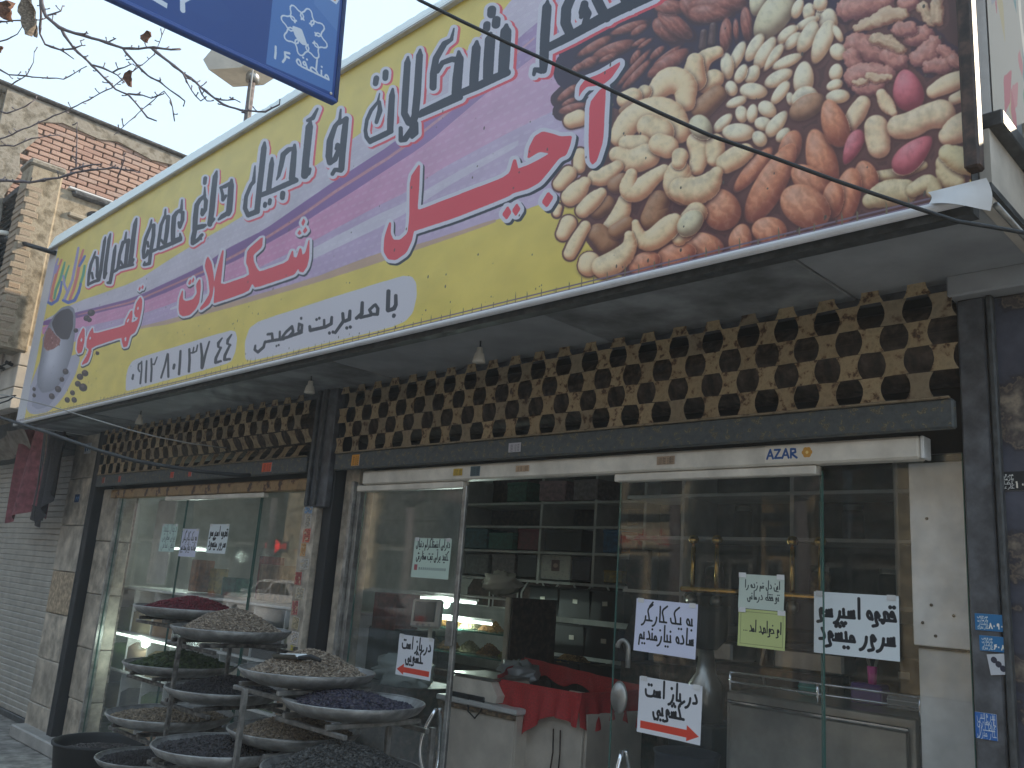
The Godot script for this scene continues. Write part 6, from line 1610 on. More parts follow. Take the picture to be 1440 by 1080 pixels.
func build_trays() -> void:
	var tan := [Color(0.27, 0.21, 0.155), Color(0.21, 0.165, 0.12), Color(0.34, 0.275, 0.205), Color(0.15, 0.115, 0.085)]
	var brown := [Color(0.19, 0.145, 0.10), Color(0.25, 0.19, 0.125), Color(0.13, 0.10, 0.07)]
	var red := [Color(0.11, 0.009, 0.016), Color(0.08, 0.008, 0.013), Color(0.15, 0.014, 0.022)]
	var green := [Color(0.055, 0.085, 0.032), Color(0.04, 0.06, 0.028), Color(0.075, 0.105, 0.04)]
	var dark := [Color(0.020, 0.018, 0.018), Color(0.032, 0.027, 0.027), Color(0.042, 0.036, 0.04)]
	var violet := [Color(0.026, 0.023, 0.038), Color(0.042, 0.034, 0.056), Color(0.028, 0.028, 0.05), Color(0.07, 0.062, 0.075)]
	var steelgrey := [Color(0.055, 0.053, 0.05), Color(0.085, 0.082, 0.076), Color(0.03, 0.03, 0.028)]
	# label, heap name, place, tray radius, heap height, seed, colours, count
	var list := [
		["dark red barberries", "barberry_heap", Vector3(-4.95, 1.36, 0.61), 0.31, 0.07, "round", red, 1800],
		["tan melon seeds in a high heap", "seed_heap", Vector3(-4.13, 1.31, 0.79), 0.285, 0.10, "slim", tan, 3400],
		["green dried herbs", "herb_heap", Vector3(-5.16, 1.03, 0.52), 0.32, 0.075, "leafy", green, 1300],
		["black raisins", "black_raisin_heap", Vector3(-4.12, 1.03, 0.78), 0.285, 0.06, "raisin", dark, 2400],
		["flat brown seeds", "brown_seed_heap", Vector3(-4.56, 0.85, 0.83), 0.31, 0.02, "slim", brown, 2600],
		["blue black raisins in the lowest dish", "dark_raisin_heap", Vector3(-3.66, 0.86, 1.02), 0.285, 0.035, "raisin", dark, 2400],
		["pale tan seeds with a steel scoop", "seed_heap", Vector3(-3.36, 1.20, 0.83), 0.285, 0.09, "slim", tan, 3400],
		["purple raisins, half full", "purple_raisin_heap", Vector3(-3.06, 1.115, 0.79), 0.285, 0.045, "raisin", violet, 2200],
		["brown watermelon seeds under the scoop dish", "brown_seed_heap", Vector3(-3.47, 0.94, 0.79), 0.28, 0.06, "slim", tan.slice(0, 2) + brown, 3000],
		["grey black sunflower seeds at the bottom", "sunflower_heap", Vector3(-2.90, 0.90, 0.93), 0.30, 0.10, "slim", steelgrey, 3400],
		["dark raisins standing low in front of the racks", "low_raisin_heap", Vector3(-5.16, 0.52, 0.62), 0.29, 0.03, "raisin", dark, 1800],
	]
	var proto: Node3D
	for i in list.size():
		var e: Array = list[i]
		var r: float = e[3]
		var lab := "grey metal dish of " + str(e[0])
		var d: Node3D
		if i == 0:
			d = thing("nut_dish", lab, "dish", e[2], "metal dishes on the racks")
			part("bowl", lathe([Vector2(0, -0.038), Vector2(0.215, -0.038), Vector2(0.262, -0.018), Vector2(0.285, 0.006), Vector2(0.291, 0.010), Vector2(0.297, 0.006), Vector2(0.272, -0.024), Vector2(0.22, -0.046), Vector2(0, -0.046)], 48), M.tray, d)
			part("rim", tube_ring(0.291, 0.005), M.tray, d, Vector3(0, 0.008, 0))
			proto = d
		else:
			d = proto.duplicate()
			d.name = numbered("nut_dish")
			add_child(d, true)
			tag(d, lab, "dish", "metal dishes on the racks")
		d.position = e[2]
		d.scale = Vector3(r / 0.291, 1, r / 0.291)
		var off := Vector2(-0.07, 0.03) if e[1] == "purple_raisin_heap" else Vector2.ZERO
		heap("heap of " + str(e[0]), e[1], e[2] - Vector3(0, 0.012, 0), r * (0.86 if e[1] == "purple_raisin_heap" else 0.93), e[4], e[5], e[6], e[7], "heaps of nuts and dried fruit", off)
	# scoop lying on the tan heap
	var sc := thing("scoop", "small dark steel scoop lying on the pale tan seeds", "scoop", Vector3(-3.30, 1.262, 0.95), "", 0.35)
	part("blade", grid_mesh(10, 8, func(u: float, v: float) -> Vector3:
		var a := (u - 0.5) * 2.4
		return Vector3(v * 0.13 - 0.09, 0.034 * (1.0 - cos(a)) - 0.01 + v * 0.01, sin(a) * 0.042 * (0.75 + 0.25 * v))), M.steel, sc)
	part("handle", tube([Vector3(0.03, 0.005, 0), Vector3(0.09, 0.016, 0.0), Vector3(0.14, 0.006, 0)], [0.009, 0.011, 0.008], 8), M.rubber, sc)
	# racks
	var r1 := thing("dish_rack", "rusty grey angle iron rack carrying the far group of dishes", "rack", Vector3(-4.55, 0, 0.8), "stepped dish racks")
	for p in [Vector3(0.40, 1.27, 0.24), Vector3(-0.1, 1.25, -0.30), Vector3(0.62, 1.25, -0.26), Vector3(-0.85, 1.3, -0.40)]:
		part("post", cb(0.02, p.y, 0.02, 0.003), M.rack, r1, Vector3(p.x, p.y / 2, p.z))
	var r2 := thing("dish_rack", "pale grey angle iron rack carrying the near group of dishes", "rack", Vector3(-3.2, 0, 0.85), "stepped dish racks")
	for p in [Vector3(-0.17, 1.14, 0.26), Vector3(0.18, 1.05, -0.22), Vector3(-0.40, 1.13, -0.26), Vector3(0.36, 1.04, -0.30)]:
		part("post", cb(0.022, p.y, 0.022, 0.003), M.rack2, r2, Vector3(p.x, p.y / 2, p.z))
	for i in list.size() - 1:
		var c: Vector3 = list[i][2]
		var rk: Node3D = r1 if i < 6 else r2
		var m: Material = M.rack if i < 6 else M.rack2
		var q := c - rk.position - Vector3(0, 0.061, 0)
		for sx in [-1, 1]:
			part("angle_bar", cb(0.02, 0.02, 0.46, 0.003), m, rk, q + Vector3(0.15 * sx, 0, 0))
		part("cross_bar", cb(0.48, 0.018, 0.02, 0.003), m, rk, q + Vector3(0, -0.024, 0.20))
		part("cross_bar", cb(0.48, 0.018, 0.02, 0.003), m, rk, q + Vector3(0, -0.024, -0.20))
	var bk := thing("black_basket", "black rubber tub part filled with dark seeds on the doorstep", "tub", Vector3(-6.05, 0.0, 0.55))
	part("wall", lathe([Vector2(0.0, 0.03), Vector2(0.20, 0.03), Vector2(0.262, 0.44), Vector2(0.272, 0.465), Vector2(0.285, 0.468), Vector2(0.285, 0.45), Vector2(0.272, 0.44), Vector2(0.215, 0.0), Vector2(0, 0)], 40), M.rubber, bk)
	heap("dark seeds lying in the black rubber tub", "tub_seed_heap", Vector3(-6.05, 0.40, 0.55), 0.25, 0.02, "slim", [Color(0.08, 0.07, 0.065), Color(0.14, 0.12, 0.11), Color(0.035, 0.03, 0.03)], 2200, "heaps of nuts and dried fruit")

func tube_ring(r: float, w: float) -> Mesh:
	var t := TorusMesh.new()
	t.inner_radius = r - w
	t.outer_radius = r + w
	t.rings = 48
	t.ring_segments = 8
	return t
# ---------------------------------------------------------------- inside, behind the far window
func tube_lamp(called: String, label: String, at: Vector3, length: float, energy: float) -> void:
	var t := thing(called, label, "lamp", at)
	var m := mat(0.9, 0.95, 0.92, 0.4)
	m.emission_enabled = true
	m.emission = Color(0.90, 1.0, 0.95)
	m.emission_energy_multiplier = 1.6
	part("lamp_tube", tube([Vector3(-length / 2, 0, 0), Vector3(length / 2, 0, 0)], 0.011, 10), m, t)
	part("fitting", cb(length + 0.04, 0.02, 0.03, 0.004), M.white, t, Vector3(0, 0.022, 0))
	var l := OmniLight3D.new()
	l.name = "lamp_light"
	l.light_energy = energy
	l.light_color = Color(0.90, 1.0, 0.95)
	l.light_size = 0.05
	l.omni_range = 6.0
	l.omni_attenuation = 2.0
	l.shadow_enabled = true
	l.position = Vector3(0, -0.03, 0.03)
	t.add_child(l, true)

func box_thing(called: String, label: String, category: String, at: Vector3, size: Vector3, m: Material, group := "", turn := 0.0) -> MeshInstance3D:
	var o := part(called, cb(size.x, size.y, size.z, 0.006), m, self, at + Vector3(0, size.y / 2, 0), Vector3(0, turn, 0))
	tag(o, label, category, group)
	return o

func build_interior_left() -> void:
	var c := thing("bin_cabinet", "long white edged cabinet of glass fronted bins behind the far window", "cabinet", Vector3(-6.55, 0.11, -0.5))
	var levels := [0.02, 0.24, 0.57, 0.89, 1.26]
	for y in levels:
		part("shelf", cb(3.3, 0.02, 0.5, 0.003), M.shelf, c, Vector3(0, y, 0))
		part("edge_trim", cb(3.3, 0.018, 0.012, 0.003), M.white, c, Vector3(0, y, 0.256))
	part("back", bx(3.3, 1.26, 0.02), M.darkwall, c, Vector3(0, 0.63, -0.26))
	var fills := [Color(0.10, 0.16, 0.035), Color(0.20, 0.13, 0.08), Color(0.30, 0.22, 0.10), Color(0.10, 0.08, 0.07), Color(0.35, 0.16, 0.06), Color(0.22, 0.20, 0.10), Color(0.05, 0.05, 0.06), Color(0.28, 0.14, 0.10), Color(0.33, 0.28, 0.18)]
	for row in 4:
		for k in 9:
			var x := -1.62 + k * 0.405
			var y0: float = levels[row]
			var y1: float = levels[row + 1]
			part("divider", cb(0.012, y1 - y0 - 0.02, 0.5, 0.002), M.white, c, Vector3(x, (y0 + y1) / 2, 0.0))
			if k < 8:
				var f: Color = fills[(k * 2 + row * 3 + (k * row) % 3) % 9]
				if row == 1 and k == 0:
					f = Color(0.28, 0.21, 0.09)
				if row == 2 and k == 0:
					f = Color(0.12, 0.22, 0.05)
				var hgt := (y1 - y0) * rng.randf_range(0.55, 0.85)
				var n := rng.randf() * 9.0
				var fm := mat(f.r * 1.5, f.g * 1.5, f.b * 1.5, 0.8, "fine", 9.0, 0.0, 2.0)
				part("bin_filling", grid_mesh(8, 6, func(u: float, v: float) -> Vector3:
					return Vector3((u - 0.5) * 0.385, minf(v / 0.6, 1.0) * hgt * (0.92 + 0.08 * sin(u * 6.0 + n)), 0.238 - maxf(0.0, v - 0.6) * 0.9)), fm, c, Vector3(x + 0.2025, y0 + 0.012, 0.0))
	part("bin_glass", bx(3.28, 1.22, 0.006), M.glass, c, Vector3(0, 0.63, 0.263))
	part("top_glass", bx(3.28, 0.38, 0.006), M.glass, c, Vector3(0, 1.46, 0.24))
	box_thing("white_board", "tall pale board leaning inside the far corner of the far window", "board", Vector3(-7.62, 1.42, -0.35), Vector3(0.30, 0.72, 0.02), M.white, "", 0.1)
	var goods := [["carton", "brown carton standing on the bin cabinet", Vector3(-5.75, 1.39, -0.45), Vector3(0.30, 0.26, 0.22), Color(0.30, 0.19, 0.10)], ["box", "bright green box on the bin cabinet near the sticker post", Vector3(-5.10, 1.39, -0.40), Vector3(0.20, 0.30, 0.16), Color(0.16, 0.30, 0.05)],
		["box", "orange and tan box beside the green one on the bin cabinet", Vector3(-5.38, 1.39, -0.48), Vector3(0.22, 0.30, 0.18), Color(0.38, 0.20, 0.10)], ["box", "red box behind the middle notice of the far window", Vector3(-6.10, 1.39, -0.55), Vector3(0.14, 0.32, 0.14), Color(0.28, 0.03, 0.03)],
		["tin", "orange tin at the far end of the bin cabinet", Vector3(-7.10, 1.39, -0.50), Vector3(0.14, 0.26, 0.14), Color(0.40, 0.13, 0.03)], ["tin", "yellow tin at the far end of the bin cabinet", Vector3(-6.90, 1.39, -0.55), Vector3(0.11, 0.20, 0.11), Color(0.42, 0.30, 0.06)], ["box", "small teal box below the pale notices on the bin cabinet", Vector3(-6.45, 1.39, -0.48), Vector3(0.22, 0.14, 0.15), Color(0.04, 0.20, 0.16)]]
	for g in goods:
		var col: Color = g[4]
		box_thing(g[0], g[1], g[0], g[2], g[3], mat(col.r, col.g, col.b, 0.5, "grime", 2.0), "goods on the bin cabinet")
	tube_lamp("strip_lamp", "lit white strip lamp hanging below the notices behind the far window", Vector3(-7.78, 1.74, -0.72), 0.85, 0.06)
	tube_lamp("strip_lamp", "lit strip lamp along the second shelf of the bin cabinet", Vector3(-7.45, 0.975, -0.25), 1.3, 0.05)
	var sc := thing("counter", "dark counter at the back of the far bay", "counter", Vector3(-7.2, 0.1, -2.2))
	part("body", cb(2.2, 1.05, 0.6, 0.01), M.wood, sc, Vector3(0, 0.525, 0))
	part("top", cb(2.3, 0.04, 0.68, 0.008), M.shelf, sc, Vector3(0, 1.07, 0))

# ---------------------------------------------------------------- inside, behind the doors
func gift(called: String, label: String, at: Vector3, size: Vector3, col: Color) -> void:
	var o := box_thing(called, label, called.replace("_", " "), at, size, mat(col.r, col.g, col.b, 0.45, "grime", 2.5), "goods on the back shelves", rng.randf_range(-0.12, 0.12))
	part("lid", cb(size.x * 1.03, size.y * 0.16, size.z * 1.03, 0.004), mat(col.r * 0.75, col.g * 0.75, col.b * 0.75, 0.45), o, Vector3(0, size.y * 0.44, 0))

func build_interior_right() -> void:
	var s := thing("back_shelves", "pale shelving with gift boxes on the back wall of the shop", "shelving", Vector3(-5.5, 0.1, -3.15))
	for y in [1.58, 1.84, 2.07, 2.29]:
		part("shelf", cb(2.3, 0.022, 0.45, 0.003), M.shelf, s, Vector3(0, y, 0))
	for x in [-1.15, -0.02, 0.62, 1.15]:
		part("upright", cb(0.03, 1.0, 0.45, 0.003), M.shelf, s, Vector3(x, 2.06, 0))
	part("back", bx(2.3, 1.1, 0.02), M.wood, s, Vector3(0, 2.05, -0.23))
	var z := -3.08
	gift("gift_box", "teal gift box on the back shelves, first from the door stile", Vector3(-6.42, 1.96, z), Vector3(0.34, 0.19, 0.3), Color(0.02, 0.12, 0.16))
	gift("gift_box", "green basket like box in the upper back shelf", Vector3(-6.02, 1.96, z), Vector3(0.36, 0.15, 0.3), Color(0.02, 0.17, 0.12))
	gift("gift_box", "crimson slanted box in the upper back shelf", Vector3(-5.68, 1.96, z), Vector3(0.26, 0.19, 0.3), Color(0.20, 0.02, 0.04))
	gift("gift_box", "black box with silver corners in the upper back shelf", Vector3(-5.25, 1.96, z), Vector3(0.42, 0.19, 0.3), Color(0.012, 0.012, 0.015))
	gift("gift_box", "blue patterned box at the right end of the upper back shelf", Vector3(-4.72, 1.96, z), Vector3(0.15, 0.19, 0.3), Color(0.03, 0.16, 0.36))
	gift("gift_box", "orange box beside the blue patterned one", Vector3(-4.52, 1.96, z), Vector3(0.15, 0.17, 0.3), Color(0.35, 0.10, 0.03))
	gift("gift_box", "grey box in the lower back shelf by the door stile", Vector3(-6.35, 1.71, z), Vector3(0.30, 0.19, 0.3), Color(0.13, 0.13, 0.13))
	gift("gift_box", "mauve grey hamper in the lower back shelf", Vector3(-5.98, 1.71, z), Vector3(0.30, 0.20, 0.3), Color(0.16, 0.12, 0.13))
	gift("gift_box", "dark slanted box in the lower back shelf", Vector3(-5.66, 1.71, z), Vector3(0.26, 0.20, 0.3), Color(0.02, 0.02, 0.025))
	gift("gift_box", "dark navy box beside the white emblem box", Vector3(-5.02, 1.71, z), Vector3(0.20, 0.20, 0.3), Color(0.04, 0.03, 0.06))
	gift("gift_box", "yellow pack at the right end of the lower back shelf", Vector3(-4.66, 1.71, z), Vector3(0.20, 0.10, 0.3), Color(0.40, 0.26, 0.03))
	gift("gift_box", "blue and green box standing on top of the back shelves", Vector3(-5.85, 2.41, z), Vector3(0.28, 0.18, 0.3), Color(0.04, 0.16, 0.10))
	gift("gift_box", "pink and white box on top of the back shelves", Vector3(-5.42, 2.41, z), Vector3(0.30, 0.18, 0.3), Color(0.50, 0.30, 0.33))
	gift("gift_box", "pale box with a crimson flash on top of the back shelves", Vector3(-5.0, 2.41, z), Vector3(0.30, 0.18, 0.3), Color(0.36, 0.28, 0.30))
	var cv := Canvas.new(96, 84, Color(0.62, 0.60, 0.58))
	for i in 60:
		cv.blob(Vector2(rng.randf_range(0, 96), rng.randf_range(0, 84)), 3, [1, 0, 0, 1], Color(0.55, 0.53, 0.52))
	cv.fill(PackedVector2Array([Vector2(34, 16), Vector2(62, 16), Vector2(62, 56), Vector2(34, 56)]), Color(0.30, 0.16, 0.16))
	cv.blob(Vector2(48, 36), 8, [1, 0, 0, 1], Color(0.62, 0.52, 0.46))
	var wb := box_thing("gift_box", "white box with a dark red square emblem on the back shelves", "gift box", Vector3(-5.30, 1.71, z + 0.02), Vector3(0.34, 0.21, 0.28), M.white, "goods on the back shelves")
	part("emblem_print", sheet(0.335, 0.205), picture(cv.img), wb, Vector3(0, 0, 0.143))
	# hexagon topped bins under the shelves
	for i in 6:
		var hx := thing("hexagon_bin", "grey hexagon fronted bin, %s from the door stile, under the back shelves" % ["first", "second", "third", "fourth", "fifth", "sixth"][i], "bin", Vector3(-6.28 + i * 0.37, 1.42, -2.93), "hexagon bins")
		part("front", prism(PackedVector2Array([Vector2(-0.16, 0), Vector2(0.16, 0), Vector2(0.16, 0.16), Vector2(0.09, 0.25), Vector2(-0.09, 0.25), Vector2(-0.16, 0.16)]), 0.2), M.wood, hx, Vector3.ZERO)
		for e in [[-0.16, 0.0, -0.16, 0.16], [-0.16, 0.16, -0.09, 0.25], [0.16, 0.0, 0.16, 0.16], [0.16, 0.16, 0.09, 0.25], [-0.16, 0.0, 0.16, 0.0]]:
			part("edge_strip", rod(Vector3(e[0], e[1], 0.006), Vector3(e[2], e[3], 0.006), 0.008, 6), M.shelf, hx)
	# black stacked bins with small white tags
	var at := 0
	for row in 5:
		for k in 3:
			var bb := thing("black_bin", "black nut bin, row %s from the top, %s" % [["one", "two", "three", "four", "five"][row], ["by the display case", "in the middle", "by the brown wall"][k]], "bin", Vector3(-5.0 + k * 0.335, 1.39 - row * 0.275, -2.45 + 0.05 * row), "black nut bins")
			part("front", prism(PackedVector2Array([Vector2(-0.165, 0.02), Vector2(0.165, 0.02), Vector2(0.15, 0.24), Vector2(-0.15, 0.24)]), 0.35), M.black, bb)
			part("lip", cb(0.33, 0.016, 0.02, 0.004), M.rubber, bb, Vector3(0, 0.245, 0.006))
			part("price_tag", cb(0.05, 0.034, 0.004, 0.001), M.bar, bb, Vector3(rng.randf_range(-0.02, 0.04), 0.15, 0.005), Vector3(0, 0, rng.randf_range(-0.1, 0.1)))
			if row == 2 and k == 1:
				heap("golden raisins in a black bin", "golden_raisin_heap", bb.position + Vector3(0, 0.235, -0.12), 0.14, 0.07, "round", [Color(0.35, 0.20, 0.06), Color(0.45, 0.28, 0.10)], 500, "heaps of nuts and dried fruit")
	var bw := thing("brown_wall", "dark brown zigzag edged partition beside the black bins", "partition", Vector3(-3.98, 0.1, -2.25))
	var zig := PackedVector2Array([Vector2(0.16, 0), Vector2(0.16, 1.85), Vector2(0.0, 1.85), Vector2(-0.03, 1.62), Vector2(0.05, 1.42), Vector2(-0.05, 1.18), Vector2(0.06, 0.95), Vector2(-0.05, 0.70), Vector2(0.06, 0.48), Vector2(-0.05, 0.24), Vector2(0.02, 0.0)])
	part("board", prism(zig, 0.05), mat(0.055, 0.026, 0.022, 0.6, "coarse", 1.5), bw)
	# display case with lit strips
	var dc := thing("display_case", "lit glass display case of sweets beside the black bins", "display case", Vector3(-5.3, 0.1, -2.0))
	part("body", cb(1.25, 0.85, 0.5, 0.008), M.wood, dc, Vector3(0, 0.425, 0))
	for y in [0.98, 1.16, 1.42]:
		part("glass_shelf", bx(1.22, 0.012, 0.48), M.glass_edge if y < 1.2 else M.shelf, dc, Vector3(0, y, 0))
	part("end_panel", cb(0.03, 0.60, 0.5, 0.004), M.wood, dc, Vector3(0.62, 1.14, 0))
	part("end_strip", cb(0.045, 0.60, 0.02, 0.004), M.cream, dc, Vector3(0.60, 1.14, 0.262))
	part("front_glass", bx(1.22, 0.55, 0.006), M.glass, dc, Vector3(0, 1.14, 0.25))
	var sweets := [Color(0.45, 0.33, 0.16), Color(0.52, 0.28, 0.08), Color(0.40, 0.36, 0.22), Color(0.36, 0.18, 0.06), Color(0.48, 0.40, 0.10)]
	for i in 9:
		var col: Color = sweets[i % 5]
		heap("%s pile of sweets in the lit display case" % ["first golden", "second orange", "third pale", "fourth brown", "fifth yellow", "sixth golden", "seventh orange", "eighth pale", "ninth brown"][i], "sweet_heap", Vector3(-5.78 + (i % 5) * 0.235, 1.09 if i < 5 else 1.27, -1.95), 0.105, 0.07, "round", [col, col * 0.7], 260, "piles of sweets in the display case")
	tube_lamp("strip_lamp", "lit strip lamp along the top of the sweets display case", Vector3(-5.45, 1.475, -1.76), 0.75, 0.16)
	tube_lamp("strip_lamp", "lower lit strip lamp inside the sweets display case", Vector3(-5.25, 1.33, -1.80), 0.65, 0.10)
	var bag := thing("plastic_bag", "crumpled clear plastic bag on top of the display case", "bag", Vector3(-5.05, 1.54, -2.0))
	var n := FastNoiseLite.new()
	n.seed = 4
	n.frequency = 3.0
	part("film", grid_mesh(20, 14, func(u: float, v: float) -> Vector3:
		var a := -u * TAU
		var b := (v - 0.5) * PI
		var r := 0.125 * (1.0 + 0.6 * n.get_noise_3d(cos(a) * cos(b), sin(b), sin(a) * cos(b)))
		return Vector3(cos(a) * cos(b) * r * 1.3, sin(b) * r * 0.7 + 0.1, sin(a) * cos(b) * r)), mat(0.55, 0.53, 0.48, 0.3), bag)
	# counter and scale near the door
	var c := thing("shop_counter", "cream fronted counter with a wooden edge just inside the open door", "counter", Vector3(-3.87, 0.1, -0.92))
	part("front_panel", cb(0.62, 0.82, 0.03, 0.004), M.cream, c, Vector3(0.0, 0.41, 0.22))
	part("side_panel", cb(0.03, 0.82, 0.5, 0.004), M.cream, c, Vector3(0.30, 0.41, -0.03))
	part("wood_edge", cb(0.05, 0.82, 0.04, 0.006), M.oak, c, Vector3(-0.30, 0.41, 0.225))
	part("top", cb(0.68, 0.03, 0.55, 0.006), M.shelf, c, Vector3(0, 0.84, -0.02))
	part("wood_lip", cb(0.66, 0.025, 0.012, 0.003), M.oak, c, Vector3(0.0, 0.808, 0.243))
	var sc := thing("weighing_scale", "white shop scale with a screen on a pole, standing on the counter", "scale", Vector3(-3.95, 0.956, -0.86))
	part("body", prism(PackedVector2Array([Vector2(-0.2, 0), Vector2(0.22, 0), Vector2(0.23, 0.04), Vector2(0.17, 0.11), Vector2(-0.2, 0.11)]), 0.32), M.bar, sc, Vector3(0, 0.005, 0.16))
	part("foot_slot", cb(0.30, 0.03, 0.02, 0.004), M.black, sc, Vector3(-0.02, 0.012, 0.162))
	part("pan", cb(0.40, 0.015, 0.32, 0.006), M.steel, sc, Vector3(-0.01, 0.128, 0.0))
	part("pole", rod(Vector3(-0.52, 0.05, 0.06), Vector3(-0.52, 0.40, 0.06), 0.014), M.bar, sc)
	var head := part("screen_case", cb(0.24, 0.18, 0.05, 0.012), M.bar, sc, Vector3(-0.52, 0.455, 0.10), Vector3(-0.1, 0.15, 0.04))
	part("dark_screen", cb(0.18, 0.125, 0.006, 0.002), mat(0.02, 0.035, 0.035, 0.1), head, Vector3(0, 0.008, 0.0255))
	for i in 3:
		part("button", cb(0.025, 0.018, 0.006, 0.002), M.steel, head, Vector3(-0.05 + i * 0.05, -0.075, 0.0255))
	part("cable", tube([Vector3(0.0, 0.02, 0.17), Vector3(0.04, -0.06, 0.20), Vector3(0.10, -0.09, 0.20), Vector3(0.14, -0.04, 0.19), Vector3(0.13, 0.01, 0.17)], 0.005, 6), M.rubber, sc)
	# white bin draped in red cloth
	var rb := thing("sweet_crate", "white box shaped stand lined with red cloth beyond the counter", "crate", Vector3(-3.41, 0.1, -1.02))
	part("side", cb(0.55, 0.88, 0.02, 0.004), M.cream, rb, Vector3(-0.02, 0.44, 0.22))
	part("side", cb(0.02, 0.88, 0.5, 0.004), M.cream, rb, Vector3(0.26, 0.44, -0.04))
	part("back_board", cb(0.55, 0.92, 0.02, 0.004), M.cream, rb, Vector3(-0.02, 0.46, -0.30))
	part("inner_floor", cb(0.52, 0.02, 0.5, 0.004), M.shelf, rb, Vector3(-0.02, 0.74, -0.04))
	for i in 2:
		part("tie_string", tube([Vector3(0.06 + i * 0.05, 0.78, 0.24), Vector3(0.07 + i * 0.05, 0.66, 0.245), Vector3(0.05 + i * 0.06, 0.55, 0.24)], 0.004, 6), M.wood, rb)
	var cloth := thing("red_cloth", "shiny red cloth draped over the rim of the white stand", "cloth", Vector3(-3.45, 1.06, -1.0))
	var fm: Material = M.red
	part("front_drape", grid_mesh(40, 14, func(u: float, v: float) -> Vector3:
		var x := lerpf(-0.34, 0.30, u)
		var drop := lerpf(0.32, 0.14, u) + 0.05 * sin(u * 7.0)
		return Vector3(x, 0.03 - v * drop, 0.235 + 0.022 * sin(u * 34.0) * v + 0.02 * v)), fm, cloth)
	part("side_drape", grid_mesh(30, 12, func(u: float, v: float) -> Vector3:
		return Vector3(0.285 + 0.02 * sin(u * 30.0) * v + 0.02 * v, 0.03 - v * (0.17 + 0.03 * sin(u * 9.0)), lerpf(0.245, -0.33, u))), fm, cloth)
	part("far_drape", grid_mesh(30, 8, func(u: float, v: float) -> Vector3:
		return Vector3(lerpf(-0.62, 0.30, u), 0.12 - 0.06 * u - v * (0.10 + 0.02 * sin(u * 22.0)), -0.28 + 0.012 * sin(u * 30.0))), fm, cloth)
	part("left_fold", grid_mesh(16, 8, func(u: float, v: float) -> Vector3:
		return Vector3(-0.34 - 0.28 * u + 0.015 * sin(u * 12.0), 0.05 + 0.06 * u - v * 0.13, lerpf(0.24, -0.28, u))), fm, cloth)
	heap("gold wrapped sweets in the red cloth", "wrapped_sweets", Vector3(-3.43, 0.90, -1.06), 0.22, 0.05, "round", [Color(0.50, 0.32, 0.05), Color(0.35, 0.05, 0.03), Color(0.45, 0.40, 0.25)], 260, "heaps of nuts and dried fruit")
	var fb := thing("folded_bag", "glossy clear bag on the scale beside the red cloth", "bag", Vector3(-3.95, 1.10, -1.1))
	part("film", grid_mesh(14, 10, func(u: float, v: float) -> Vector3:
		var a := -u * TAU
		var b := (v - 0.5) * PI
		var r := 0.11 * (1.0 + 0.8 * n.get_noise_3d(cos(a) * cos(b) + 7.0, sin(b), sin(a) * cos(b)))
		return Vector3(cos(a) * cos(b) * r * 1.2, sin(b) * r * 0.6, sin(a) * cos(b) * r)), mat(0.22, 0.23, 0.24, 0.12), fb)
	box_thing("carton", "dull red carton behind the left sliding door", "carton", Vector3(-4.78, 1.28, -0.75), Vector3(0.25, 0.24, 0.2), mat(0.26, 0.07, 0.05, 0.7, "grime", 2.0))
	var lg := thing("side_counter", "dark side counter behind the left sliding door", "counter", Vector3(-4.72, 0.1, -0.8))
	part("body", cb(0.75, 0.86, 0.5, 0.008), M.wood, lg, Vector3(0, 0.43, 0))
	part("riser", cb(0.4, 0.33, 0.3, 0.008), M.darkwall, lg, Vector3(-0.06, 1.03, 0.0))
	var bu := thing("clear_bundle", "pale bundle of clear plastic bags behind the left sliding door", "bundle", Vector3(-4.55, 1.04, -0.68))
	part("film", grid_mesh(22, 14, func(u: float, v: float) -> Vector3:
		var a := -u * TAU
		var b := (v - 0.5) * PI
		var r := 0.15 * (1.0 + 0.7 * n.get_noise_3d(cos(a) * cos(b) + 3.0, sin(b), sin(a) * cos(b)))
		return Vector3(cos(a) * cos(b) * r * 1.5, sin(b) * r * 0.75, sin(a) * cos(b) * r)), mat(0.40, 0.47, 0.45, 0.25), bu)
	build_espresso_corner()

